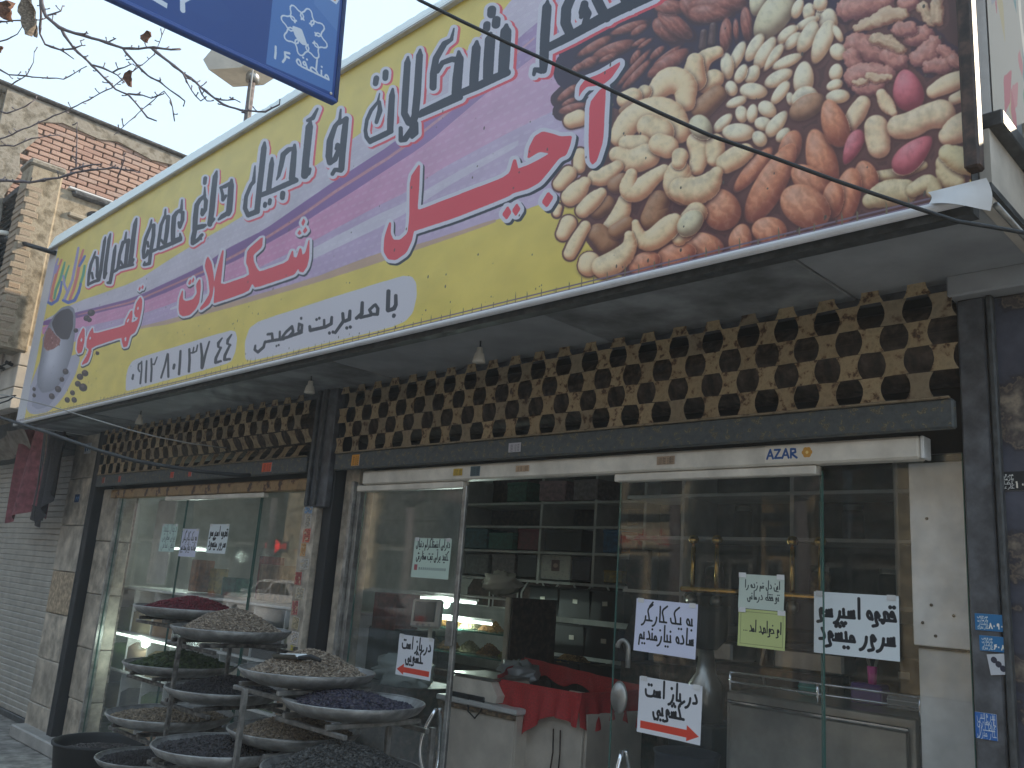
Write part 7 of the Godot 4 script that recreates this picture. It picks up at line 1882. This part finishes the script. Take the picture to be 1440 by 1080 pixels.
func build_espresso_corner() -> void:
	var s := thing("side_shelves", "grey shelving with coffee jars behind the right sliding door", "shelving", Vector3(-2.5, 0.1, -1.95))
	for y in [1.55, 1.90, 2.17]:
		part("shelf", cb(2.3, 0.022, 0.4, 0.003), M.shelf, s, Vector3(0.0, y, 0))
	for x in [-0.7, 0.05, 0.65, 1.15]:
		part("upright", cb(0.025, 0.95, 0.4, 0.003), M.shelf, s, Vector3(x, 1.95, 0))
	part("back", bx(2.3, 1.3, 0.02), mat(0.085, 0.085, 0.085, 0.7, "grime", 1.0), s, Vector3(0, 1.80, -0.2))
	part("cupboard", cb(2.3, 1.1, 0.4, 0.006), M.wood, s, Vector3(0, 0.55, 0))
	var spots := [-3.05, -2.85, -2.35, -2.15, -1.95, -1.72, -1.52]
	for i in 7:
		var j := thing("coffee_jar", "%s glass coffee jar on the grey side shelves" % ["first", "second", "third", "fourth", "fifth", "sixth", "seventh"][i], "jar", Vector3(spots[i], 2.012 if i % 2 else 1.662, -1.9), "coffee jars")
		part("body", lathe([Vector2(0, 0), Vector2(0.055, 0.0), Vector2(0.06, 0.01), Vector2(0.06, 0.15), Vector2(0.045, 0.17), Vector2(0, 0.17)], 18), [M.wood, M.darkwall, M.oak][i % 3], j)
		part("lid", lathe([Vector2(0.05, 0.17), Vector2(0.052, 0.20), Vector2(0, 0.202)], 18), M.steel, j)
	# brass columned dispensers
	var x0 := [-2.75, -2.16]
	for i in 2:
		var e := thing("coffee_dispenser", ["brass columned coffee machine above the worker wanted notice", "brass columned dispenser behind the large notice on the fixed pane"][i], "coffee machine", Vector3(x0[i] + 0.09, 1.32, -1.25), "brass coffee machines")
		part("base", cb(0.36, 0.1, 0.26, 0.012), M.steel, e, Vector3(0.02, 0.05, 0))
		part("drip_tray", cb(0.34, 0.03, 0.28, 0.006), M.black, e, Vector3(0.02, 0.115, 0.02))
		part("body", cb(0.34, 0.16, 0.20, 0.015), M.black, e, Vector3(0.02, 0.26, -0.03))
		part("brass_band", cb(0.36, 0.03, 0.22, 0.01), M.brass, e, Vector3(0.02, 0.355, -0.02))
		for k in 2:
			part("brass_column", tube([Vector3(-0.09 + k * 0.15, 0.36, 0.06), Vector3(-0.09 + k * 0.15, 0.60, 0.06)], 0.012, 12), M.brass, e)
			part("brass_knob", lathe([Vector2(0, 0.0), Vector2(0.025, 0.01), Vector2(0.03, 0.03), Vector2(0.02, 0.05), Vector2(0, 0.055)], 16), M.brass, e, Vector3(-0.09 + k * 0.15, 0.60, 0.06))
			part("tap", lathe([Vector2(0, 0.03), Vector2(0.03, 0.02), Vector2(0.032, 0.0), Vector2(0.02, -0.02), Vector2(0, -0.025)], 16), M.steel, e, Vector3(-0.07 + k * 0.15, 0.30, 0.09), Vector3(PI / 2, 0, 0))
	var table := thing("machine_table", "dark table under the brass coffee machines", "table", Vector3(-2.4, 0.1, -1.25))
	part("top", cb(1.0, 0.04, 0.4, 0.006), M.wood, table, Vector3(0, 1.195, 0))
	for s2 in [-1, 1]:
		part("leg", cb(0.05, 1.18, 0.35, 0.006), M.wood, table, Vector3(s2 * 0.45, 0.59, 0))
	# grinder
	var g := thing("coffee_grinder", "black coffee grinder with a round hopper behind the right sliding door", "grinder", Vector3(-2.46, 0.1, -0.88))
	part("stand", cb(0.26, 0.95, 0.26, 0.01), M.black, g, Vector3(0, 0.475, 0))
	part("motor", lathe([Vector2(0, 0.95), Vector2(0.085, 0.95), Vector2(0.085, 1.12), Vector2(0.05, 1.17), Vector2(0.035, 1.29), Vector2(0, 1.29)], 24), M.steel, g)
	part("hopper", lathe([Vector2(0.0, 1.28), Vector2(0.05, 1.285), Vector2(0.10, 1.34), Vector2(0.112, 1.46), Vector2(0.114, 1.50), Vector2(0.105, 1.50), Vector2(0.0, 1.48)], 28), M.rubber, g)
	# stainless fridge counter
	var f := thing("steel_fridge", "stainless steel fridge counter with a rail, behind the right panes", "fridge", Vector3(-1.70, 0.11, -0.72))
	part("body", cb(0.80, 1.14, 0.5, 0.008), M.steel, f, Vector3(0, 0.57, 0))
	part("door", cb(0.74, 1.08, 0.02, 0.006), M.steel, f, Vector3(0.0, 0.55, 0.262))
	part("door_lip", cb(0.76, 0.014, 0.03, 0.004), M.chrome, f, Vector3(0, 1.10, 0.268))
	part("side_post", cb(0.045, 1.12, 0.05, 0.006), M.iron, f, Vector3(0.425, 0.56, 0.22))
	for r in [[-0.40, 1.20], [0.0, 1.20], [0.40, 1.20]]:
		part("rail_post", rod(Vector3(r[0], 1.13, 0.22), Vector3(r[0], 1.215, 0.22), 0.006), M.chrome, f)
	for h in [1.175, 1.215]:
		part("rail", rod(Vector3(-0.40, h, 0.22), Vector3(0.42, h, 0.22), 0.005), M.chrome, f)
	gift2("cup_stack", "stack of teal cups on the steel fridge", Vector3(-1.83, 1.255, -0.70), Vector3(0.08, 0.05, 0.07), Color(0.03, 0.16, 0.13))
	gift2("small_box", "purple and pink small box on the steel fridge", Vector3(-1.58, 1.255, -0.72), Vector3(0.13, 0.08, 0.08), Color(0.07, 0.02, 0.17))
	gift2("small_box", "grey card holder at the rail end of the steel fridge", Vector3(-1.42, 1.255, -0.66), Vector3(0.13, 0.05, 0.02), Color(0.20, 0.21, 0.21))
	var pk := part("pink_tumbler", lathe([Vector2(0, 0), Vector2(0.016, 0), Vector2(0.02, 0.07), Vector2(0.0, 0.07)], 14), mat(0.65, 0.05, 0.30, 0.3), self, Vector3(-1.56, 1.335, -0.70))
	tag(pk, "bright pink tumbler on the steel fridge", "tumbler")
	# hexagonal front bins behind the fridge
	for i in 4:
		var hb := thing("nut_bin", "%s zigzag edged nut bin behind the steel fridge" % ["first", "second", "third", "fourth"][i], "bin", Vector3(-2.22 + i * 0.29, 1.22, -1.30 + 0.05), "nut bins behind the fridge")
		part("fill", prism(PackedVector2Array([Vector2(-0.12, 0), Vector2(0.12, 0), Vector2(0.145, 0.10), Vector2(0.12, 0.2), Vector2(-0.12, 0.2), Vector2(-0.145, 0.10)]), 0.2), [mat(0.14, 0.08, 0.05, 0.9, "fine", 9.0, 0, 2), M.wood, mat(0.20, 0.12, 0.05, 0.9, "fine", 9.0, 0, 2), M.black][i], hb)
		part("edge_strip", tube([Vector3(-0.12, 0, 0.004), Vector3(-0.145, 0.10, 0.004), Vector3(-0.12, 0.2, 0.004)], 0.007, 6), M.shelf, hb)
		part("edge_strip", tube([Vector3(0.12, 0, 0.004), Vector3(0.145, 0.10, 0.004), Vector3(0.12, 0.2, 0.004)], 0.007, 6), M.shelf, hb)
		part("price_tag", cb(0.05, 0.03, 0.004, 0.001), M.bar, hb, Vector3(0, 0.13, 0.006))
	var bin := thing("dark_bin", "tall dark navy bin standing under the door is open notice", "bin", Vector3(-2.28, 0.1, -0.45))
	part("body", lathe([Vector2(0, 0), Vector2(0.12, 0), Vector2(0.14, 0.85), Vector2(0.147, 0.87), Vector2(0.13, 0.87), Vector2(0, 0.83)], 24), mat(0.012, 0.014, 0.028, 0.6), bin)

func gift2(called: String, label: String, at: Vector3, size: Vector3, col: Color) -> void:
	var o := box_thing(called, label, called.replace("_", " "), at, size, mat(col.r, col.g, col.b, 0.4), "small things on the steel fridge")
	part("band", cb(size.x * 1.01, size.y * 0.18, size.z * 1.01, 0.003), mat(minf(col.r * 2.0, 0.8), minf(col.g * 2.0, 0.8), minf(col.b * 2.0, 0.8), 0.4), o, Vector3(0, size.y * 0.2, 0))
# ---------------------------------------------------------------- over the pavement: twigs, cables, lamps
func build_air() -> void:
	var t := thing("plane_tree", "bare twigs of a street tree with a few curled brown leaves above the pavement", "tree", Vector3.ZERO)
	for e in TWIGS:
		var pts := []
		var rad := []
		for s in str(e[2]).split(";"):
			var v := s.strip_edges().split_floats(" ", false)
			pts.append(Vector3(v[0], v[1], v[2]))
		var n := pts.size()
		for i in n:
			rad.append(e[1] / 1000.0 * 1.3 * (1.0 - 0.5 * i / n) * (1.25 if i % 3 == 1 else 0.95))
		part(e[0], tube(pts, rad, 6), M.bark, t)
		for i in range(1, n):                             # buds and spurs
			if rng.randf() < 0.75:
				var d := Vector3(rng.randf_range(-1, 1), rng.randf_range(-0.6, 1), rng.randf_range(-1, 1)).normalized() * rng.randf_range(0.012, 0.045)
				part("spur", tube([pts[i], pts[i] + d * 0.6, pts[i] + d + Vector3(0, 0.006, 0)], [0.0035, 0.0028, 0.0045], 5), M.bark, t)
	for e in LEAVES:
		var w: float = e[1]
		var h: float = e[2]
		var ph := rng.randf() * 6.0
		part("leaf", grid_mesh(9, 9, func(u: float, v: float) -> Vector3:
			var wide := sin(PI * clampf(v, 0.02, 0.98)) * (0.62 + 0.38 * absf(sin(v * 9.0 + ph)))
			var x := (u - 0.5) * w * wide
			return Vector3(x * 0.72, (0.5 - v) * h, -x * 0.7 + 0.35 * w * (u - 0.5) * (u - 0.5) * 4.0 + 0.12 * w * sin(v * 5.0 + ph))), M.leaf_pale if e[3] else M.leaf, t, e[0], Vector3(0.1, 0.0, 0.15 * sin(ph)))
	# the limb and the trunk they grow from, left of the view
	part("limb", tube([Vector3(-7.9, 3.6, 4.0), Vector3(-7.2, 4.4, 3.6), Vector3(-6.4, 4.75, 2.9), Vector3(-5.7, 4.85, 2.35), Vector3(-5.27, 4.74, 2.05)], [0.12, 0.07, 0.04, 0.022, 0.009], 10), M.bark, t)
	part("trunk", tube([Vector3(-8.1, -0.05, 4.1), Vector3(-8.05, 1.6, 4.05), Vector3(-7.9, 3.6, 4.0), Vector3(-8.2, 5.4, 4.3), Vector3(-8.0, 7.5, 4.6)], [0.20, 0.16, 0.14, 0.09, 0.05], 12), M.bark, t)
	var c := part("power_cable", tube(CABLE_MAIN, 0.0055, 8), M.cable, self)
	tag(c, "thick black cable crossing diagonally in front of the printed nuts", "cable")
	c = part("power_cable", tube(CABLE_LEFT, 0.013, 8), M.cable, self)
	tag(c, "black cable running from the left edge to the far shutter rail", "cable")
	c = part("thin_wire", tube(WIRE_LEFT, 0.005, 6), M.cable_grey, self)
	tag(c, "thin grey wire running under the sign above the black cable", "wire")
	c = part("thin_wire", tube(WIRE_HOOK, 0.007, 6), M.cable, self)
	tag(c, "looped end of dark wire beside the lower left sign corner", "wire")
	# rod with a small dome at the sign's upper left corner
	var rod_ := thing("arm_lamp", "small dark dome camera on a rod at the upper left corner of the sign", "camera", LAMP_TIP)
	var rp := []
	for p in LAMP_ROD:
		rp.append(p - LAMP_TIP)
	part("arm", tube(rp, 0.022, 8), M.cable, rod_)
	part("dome", lathe([Vector2(0, -0.07), Vector2(0.045, -0.055), Vector2(0.068, -0.01), Vector2(0.07, 0.02), Vector2(0.05, 0.05), Vector2(0, 0.06)], 20), M.rubber, rod_)
	part("collar", lathe([Vector2(0.07, 0.0), Vector2(0.085, 0.005), Vector2(0.085, 0.03), Vector2(0.06, 0.055), Vector2(0.0, 0.062)], 20), M.bar, rod_)
	# floodlight
	var f := thing("floodlight", "boxy cream floodlight on a rusty pole above the sign, half behind the blue plate", "floodlight", Vector3(-6.03, 3.11, 0.2))
	part("pole", tube([Vector3(-0.01, 0, 0), Vector3(0, 1.2, 0), Vector3(-0.06, 2.33, 0)], 0.028, 10), mat(0.30, 0.24, 0.22, 0.6, "coarse", 2.0), f)
	part("bracket", lathe([Vector2(0, 0), Vector2(0.05, 0.0), Vector2(0.055, 0.05), Vector2(0.04, 0.08), Vector2(0, 0.08)], 14), M.alu, f, Vector3(-0.06, 2.30, 0))
	part("housing", prism(PackedVector2Array([Vector2(-0.26, -0.05), Vector2(-0.18, -0.12), Vector2(0.10, -0.05), Vector2(0.22, 0.06), Vector2(0.20, 0.20), Vector2(-0.16, 0.14)]), 0.34), M.bar, f, Vector3(-0.12, 2.44, 0.17), Vector3(0.15, 0.5, -0.28))
	part("hanging_wire", tube([Vector3(0.14, 2.3, 0.1), Vector3(0.19, 2.1, 0.12), Vector3(0.17, 1.85, 0.1), Vector3(0.10, 1.75, 0.05)], 0.006, 6), M.cable_grey, f)

# ---------------------------------------------------------------- blue street plate
func build_street_sign() -> void:
	var deep := Color(0.11, 0.265, 0.54)
	var cv := Canvas.new(2000, 760, deep, Vector2(1360, 1360), Vector2(-1.47, 0))     # metres from the lower right corner, y downwards from the top
	var H := 0.558
	var pale := Color(0.30, 0.47, 0.72)
	var white := Color(0.83, 0.86, 0.90)
	var J := [1, 0, 0, 1]
	for i in 40:
		var p := Vector2(rng.randf_range(-1.47, 0), rng.randf_range(0, H))
		cv.blob(p, rng.randf_range(0.02, 0.12), [1.4, 0, 0, 0.6], deep.lightened(rng.randf() * 0.03))
	cv.fill(PackedVector2Array([Vector2(-0.29, 0), Vector2(-0.018, 0), Vector2(-0.018, H - 0.03), Vector2(-0.288, H - 0.022)]), pale)
	cv.fill(PackedVector2Array([Vector2(-0.125, 0), Vector2(-0.018, 0), Vector2(-0.018, H - 0.28), Vector2(-0.125, H - 0.34)]), pale.lightened(0.08))
	var mid := Vector2(-0.152, H - 0.212)
	for i in 8:
		var a := TAU * i / 8.0 + 0.1
		var m := mid + Vector2(cos(a), sin(a)) * 0.066
		var ring := ""
		for k in 19:
			var b := a + PI + 0.5 + (TAU - 1.0) * k / 18.0
			var rr := 0.026 * (1.0 + 0.22 * cos(3.0 * (b - a)))
			ring += "0.006 %f %f " % [m.x + cos(b) * rr, m.y + sin(b) * rr]
		cv.strokes(ring, J, white)
		var a2 := a + TAU / 8.0
		cv.strokes("0.006 %f %f 0.006 %f %f" % [mid.x + cos(a + 0.28) * 0.047, mid.y + sin(a + 0.28) * 0.047, mid.x + cos(a2 - 0.28) * 0.047, mid.y + sin(a2 - 0.28) * 0.047], J, white)
	cv.fill(cv.softened(PackedVector2Array([Vector2(-0.205, H - 0.212), Vector2(-0.165, H - 0.218), Vector2(-0.152, H - 0.196), Vector2(-0.135, H - 0.165), Vector2(-0.158, H - 0.158), Vector2(-0.190, H - 0.178)])), white)
	write_line(cv, "mnTqh", -0.035, H - 0.075, 0.145, 0.007, white, 1.0)
	write_digits(cv, "16", -0.272, H - 0.058, 0.044, 0.0085, white)
	cv.fill(PackedVector2Array([Vector2(-0.70, H - 0.075), Vector2(-0.645, H - 0.068), Vector2(-0.645, H - 0.05), Vector2(-0.70, H - 0.056)]), white)
	cv.strokes("0.015 -0.63 %f 0.017 -0.60 %f 0.018 -0.595 %f;0.015 -0.565 %f 0.016 -0.60 %f" % [H - 0.135, H - 0.105, H - 0.07, H - 0.14, H - 0.10], J, white)
	cv.fill(cv.softened(PackedVector2Array([Vector2(-0.098, 0), Vector2(-0.022, 0), Vector2(-0.022, H - 0.385), Vector2(-0.092, H - 0.395)])), white)
	cv.fill(cv.softened(PackedVector2Array([Vector2(-0.092, 0), Vector2(-0.030, 0), Vector2(-0.030, H - 0.395), Vector2(-0.086, H - 0.404)])), Color(0.85, 0.56, 0.36))
	for k in 30:
		cv.blob(Vector2(rng.randf_range(-1.4, 0), rng.randf_range(0, H)), rng.randf_range(0.001, 0.002), J, pale)
	cv.half()
	var t := thing("street_plate", "blue street name plate with a pale panel and a white ring emblem", "street sign", Vector3(-2.6, 3.311, 1.515))
	t.rotation = Vector3(0, PI / 2, 0.0436)
	t.rotation_order = EULER_ORDER_YXZ
	part("face", sheet(1.47, H), picture(cv.img, 0.35), t, Vector3(-0.735, H / 2, 0.0125))
	var bm := mat(0.015, 0.058, 0.21, 0.4, "grime", 1.5)
	part("plate", cb(1.47, H, 0.02, 0.004), bm, t, Vector3(-0.735, H / 2, 0))
	part("lower_lip", cb(1.48, 0.020, 0.034, 0.005), mat(0.045, 0.10, 0.34, 0.4), t, Vector3(-0.735, 0.004, 0.004))
	part("end_lip", cb(0.016, H, 0.034, 0.005), bm, t, Vector3(0.001, H / 2, 0.004))
	part("post", tube([Vector3(-1.42, -3.36, -0.05), Vector3(-1.42, 0.62, -0.05)], 0.032, 12), M.alu, t)
	part("rivet", lathe([Vector2(0, 0.004), Vector2(0.004, 0.003), Vector2(0.006, 0)], 10), M.bar, t, Vector3(-0.022, 0.026, 0.0135), Vector3(PI / 2, 0, 0))

# ---------------------------------------------------------------- the other side of the street, seen in the glass
func building(label: String, x0: float, x1: float, h: float, wall: Material, floors: int, wide: int, shop: Color) -> Node3D:
	var w := x1 - x0
	var b := thing("building_across", label, "building", Vector3((x0 + x1) / 2, 0, 17.0), "buildings across the street")
	b.rotation.y = PI
	part("wall", bx(w, h, 8.0), wall, b, Vector3(0, h / 2, -4.0))
	part("cornice", cb(w + 0.1, 0.3, 0.3, 0.03), M.render_grey, b, Vector3(0, h + 0.1, 0.05))
	part("floor_band", cb(w, 0.18, 0.12, 0.02), M.greywall, b, Vector3(0, 3.75, 0.05))
	var gm := mat(shop.r, shop.g, shop.b, 0.5, "grime", 0.6)
	part("shop_fascia", cb(w - 0.4, 0.62, 0.16, 0.02), gm, b, Vector3(0, 3.2, 0.09))
	var n := maxi(2, int(w / 2.0))
	for i in n:
		var x := -w / 2 + (i + 0.5) * w / n
		var d := part("shop_window", cb(w / n - 0.25, 2.5, 0.06, 0.01), M.alu, b, Vector3(x, 1.45, 0.03))
		part("pane", bx(w / n - 0.45, 2.25, 0.03), M.window, d, Vector3(0, 0, 0.03))
		part("mullion", cb(0.06, 2.3, 0.05, 0.006), M.iron, d, Vector3(0, 0, 0.04))
	for f in floors:
		for i in wide:
			var x := -w / 2 + (i + 0.5) * w / wide
			var o := part("window", cb(1.3, 1.5, 0.08, 0.012), M.greywall, b, Vector3(x, 5.2 + f * 3.2, 0.03))
			part("pane", bx(1.12, 1.32, 0.03), M.window, o, Vector3(0, 0, 0.04))
			part("sill", cb(1.45, 0.08, 0.2, 0.01), M.greywall, o, Vector3(0, -0.8, 0.08))
	return b

func bare_tree(label: String, at: Vector3, h: float, seed_: int) -> void:
	var t := thing("bare_tree", label, "tree", at, "bare trees along the street")
	part("trunk", tube([Vector3.ZERO, Vector3(0.05, h * 0.25, 0.03), Vector3(-0.04, h * 0.42, 0)], [0.2, 0.16, 0.12], 10), M.bark, t)
	var st := SurfaceTool.new()
	st.begin(Mesh.PRIMITIVE_TRIANGLES)
	var r := RandomNumberGenerator.new()
	r.seed = seed_
	limb(st, r, Vector3(-0.04, h * 0.42, 0), Vector3(0, 1, 0), h * 0.24, 0.10, 0)
	st.generate_normals()
	part("crown", st.commit(), M.bark, t)

func limb(st: SurfaceTool, r: RandomNumberGenerator, p: Vector3, d: Vector3, l: float, w: float, depth: int) -> void:
	for i in (4 if depth == 0 else 3):
		var q := (d + Vector3(r.randf_range(-1, 1), r.randf_range(-0.25, 0.6), r.randf_range(-1, 1)) * (0.9 if depth else 0.8)).normalized()
		var mid := p + q * l * 0.5 + Vector3(r.randf_range(-1, 1), r.randf_range(-1, 1), r.randf_range(-1, 1)) * l * 0.07
		var e := p + q * l * r.randf_range(0.8, 1.1)
		tube_to(st, [p, mid, e], [w, w * 0.8, w * 0.6], 5)
		if depth < 4:
			limb(st, r, e, q, l * 0.72, w * 0.58, depth + 1)

func car(label: String, at: Vector3, paint: Material, kind: int) -> void:
	var t := thing("parked_car", label, "car", at, "cars parked along the kerb")
	var L := 4.2
	var low := PackedVector2Array([Vector2(-2.08, 0.28), Vector2(-2.12, 0.55), Vector2(-2.05, 0.80), Vector2(-1.75, 0.93), Vector2(-0.95, 0.98), Vector2(1.5, 1.0), Vector2(2.0, 0.96), Vector2(2.08, 0.75), Vector2(2.08, 0.35), Vector2(1.95, 0.24), Vector2(-1.9, 0.22)])
	var top := PackedVector2Array([Vector2(-1.05, 0.97), Vector2(-0.42, 1.36), Vector2(-0.1, 1.44), Vector2(0.9, 1.45), Vector2(1.25, 1.40), Vector2(1.85, 0.99)]) if kind == 0 else PackedVector2Array([Vector2(-1.05, 0.97), Vector2(-0.42, 1.38), Vector2(-0.1, 1.46), Vector2(1.4, 1.45), Vector2(1.78, 1.36), Vector2(2.0, 0.97)])
	part("body", prism(low, 1.66), paint, t, Vector3(0, 0, 0.83))
	part("roof", prism(top, 1.34), paint, t, Vector3(0, 0, 0.67))
	part("bumper", cb(0.16, 0.22, 1.66, 0.05), paint, t, Vector3(-2.1, 0.42, 0))
	part("bumper", cb(0.16, 0.22, 1.66, 0.05), paint, t, Vector3(2.08, 0.42, 0))
	for s in [1, -1]:
		var back := 0.55
		part("side_window", prism(PackedVector2Array([Vector2(-0.80, 1.01), Vector2(-0.36, 1.32), Vector2(0.30, 1.38), Vector2(0.30, 1.01)]), 0.01), M.window, t, Vector3(0, 0, 0.681 * s + (0.0 if s > 0 else 0.01)))
		part("side_window", prism(PackedVector2Array([Vector2(0.38, 1.01), Vector2(0.38, 1.38), Vector2(1.15, 1.34), Vector2(1.45, 1.03)]), 0.01), M.window, t, Vector3(0, 0, 0.681 * s + (0.0 if s > 0 else 0.01)))
		part("headlight", cb(0.10, 0.14, 0.34, 0.04), M.chrome, t, Vector3(-2.06, 0.72, 0.60 * s))
		part("tail_light", cb(0.08, 0.20, 0.26, 0.03), M.tail, t, Vector3(2.06, 0.80, 0.66 * s))
		part("mirror", cb(0.10, 0.12, 0.20, 0.03), paint, t, Vector3(-0.75, 1.05, 0.90 * s))
		part("door_handle", cb(0.16, 0.03, 0.03, 0.008), M.chrome, t, Vector3(0.15, 0.86, 0.84 * s))
		for x in [-1.3, 1.32]:
			var wheel := part("wheel", lathe([Vector2(0, -0.1), Vector2(0.25, -0.1), Vector2(0.30, -0.07), Vector2(0.31, 0.0), Vector2(0.30, 0.07), Vector2(0.25, 0.1), Vector2(0, 0.1)], 24), M.rubber, t, Vector3(x, 0.31, 0.76 * s), Vector3(PI / 2, 0, 0))
			part("rim", lathe([Vector2(0, -0.112), Vector2(0.19, -0.108), Vector2(0.19, 0.108), Vector2(0, 0.112)], 20), M.alu, wheel)
	part("windscreen", prism(PackedVector2Array([Vector2(-1.08, 0.99), Vector2(-0.46, 1.36), Vector2(-0.44, 1.35), Vector2(-1.05, 0.98)]), 1.2), M.window, t, Vector3(-0.01, 0.012, 0.6))
	part("rear_window", prism(PackedVector2Array([Vector2(1.32, 1.36), Vector2(1.82, 1.02), Vector2(1.80, 1.0), Vector2(1.30, 1.34)]), 1.2), M.window, t, Vector3(0.012 + (0.12 if kind else 0.0), 0.012, 0.6))

func build_opposite() -> void:
	M.window = mat(0.02, 0.025, 0.03, 0.06)
	M.tail = mat(0.35, 0.012, 0.012, 0.2)
	M.sunny = mat(0.66, 0.56, 0.40, 0.85, "grime", 0.3)
	M.ochre = mat(0.48, 0.36, 0.22, 0.9, "grime", 0.3)
	M.greywall = mat(0.075, 0.077, 0.08, 0.9, "grime", 0.3)
	M.brownwall = mat(0.085, 0.062, 0.05, 0.9, "coarse", 0.4)
	var d := building("dark brown brick block across the street, nearest the dark pillar's side", -9.5, 12.0, 12.0, M.brownwall, 2, 6, Color(0.06, 0.06, 0.065))
	part("stair_bay", cb(1.6, 11.0, 0.4, 0.03), M.sunny, d, Vector3(8.1, 5.5, 0.1))
	building("narrow ochre block across the street with pale windows", -11.0, -9.6, 11.0, M.ochre, 2, 1, Color(0.05, 0.05, 0.055))
	building("dark grey block across the street right of the red lettered shop", -12.9, -11.1, 12.0, M.greywall, 2, 1, Color(0.04, 0.04, 0.045))
	var s := building("cream sunlit building across the street with a red lettered shop fascia", -15.8, -13.0, 9.5, M.sunny, 2, 1, Color(0.70, 0.62, 0.50))
	var cv := Canvas.new(512, 96, Color(0.84, 0.78, 0.68))
	write_line(cv, "mvad Gzayy", 330, 66, 270, 10, Color(0.75, 0.16, 0.14), 1.6)
	write_line(cv, "srvys", 490, 66, 120, 10, Color(0.75, 0.16, 0.14), 1.6)
	part("lettering", sheet(2.3, 0.43), picture(cv.img), s, Vector3(0, 3.2, 0.175))
	d = building("long dark grey block across the street behind the bare trees", -31.0, -15.9, 13.0, M.greywall, 3, 6, Color(0.04, 0.04, 0.045))
	part("stair_bay", cb(1.6, 12.0, 0.4, 0.03), M.sunny, d, Vector3(3.9, 6.0, 0.1))
	d = building("long brown block at the far end of the street", -62.0, -31.1, 12.5, M.brownwall, 3, 9, Color(0.05, 0.05, 0.055))
	part("stair_bay", cb(1.6, 11.0, 0.4, 0.03), M.sunny, d, Vector3(-14.6, 5.5, 0.1))
	bare_tree("bare tree before the dark grey block across the street", Vector3(-21.5, 0, 14.3), 9.0, 2)
	bare_tree("bare tree before the cream block far along the street", Vector3(-29.5, 0, 14.2), 10.0, 5)
	bare_tree("bare tree just left of the red lettered shop across the street", Vector3(-17.5, 0, 14.3), 9.5, 21)
	bare_tree("bare tree on the near kerb far along the street", Vector3(-15.5, 0, 4.2), 8.0, 41)
	bare_tree("second bare tree on the near kerb far along the street", Vector3(-24.0, 0, 4.2), 8.5, 45)
	bare_tree("bare tree before the ochre block across the street", Vector3(-11.8, 0, 14.4), 9.5, 33)
	bare_tree("bare tree at the near end across the street", Vector3(-8.6, 0, 14.3), 9.0, 9)
	bare_tree("bare tree at the far end of the street", Vector3(-42.0, 0, 14.3), 10.0, 12)
	var whitep := mat(0.62, 0.63, 0.65, 0.25)
	var silver := mat(0.30, 0.31, 0.33, 0.25, "", 1.0, 0.3)
	car("silver hatchback parked across the street, mirrored in the left sliding door", Vector3(-18.9, -0.13, 11.8), silver, 1)
	car("white saloon parked across the street, mirrored beside the sticker post", Vector3(-24.2, -0.13, 11.8), whitep, 0)
	car("dark grey hatchback parked across the street, mirrored in the far window", Vector3(-29.5, -0.13, 11.8), mat(0.10, 0.11, 0.12, 0.25), 1)
	car("dark blue saloon parked across the street before the red lettered shop", Vector3(-13.2, -0.13, 11.9), mat(0.02, 0.03, 0.07, 0.25), 0)
	# a red lit display over a shop door far along
	var led := thing("led_sign", "small red lit message display over a shop far along the street", "display", Vector3(-33.0, 2.55, 16.7))
	part("case", cb(1.6, 0.42, 0.1, 0.02), M.black, led)
	var lm := mat(0.5, 0.02, 0.02, 0.5)
	lm.emission_enabled = true
	lm.emission = Color(1.0, 0.05, 0.06)
	lm.emission_energy_multiplier = 0.4
	for i in 9:
		part("lit_letter", cb(0.11, 0.16 + 0.05 * (i % 3), 0.01, 0.002), lm, led, Vector3(-0.6 + i * 0.15, 0.02 * (i % 2), -0.056))
	var l := OmniLight3D.new()
	l.name = "display_light"
	l.light_energy = 0.12
	l.light_color = Color(1.0, 0.05, 0.06)
	l.light_size = 0.3
	l.omni_range = 10.0
	l.omni_attenuation = 2.0
	l.shadow_enabled = true
	l.position = Vector3(0, 0, -0.3)
	led.add_child(l, true)
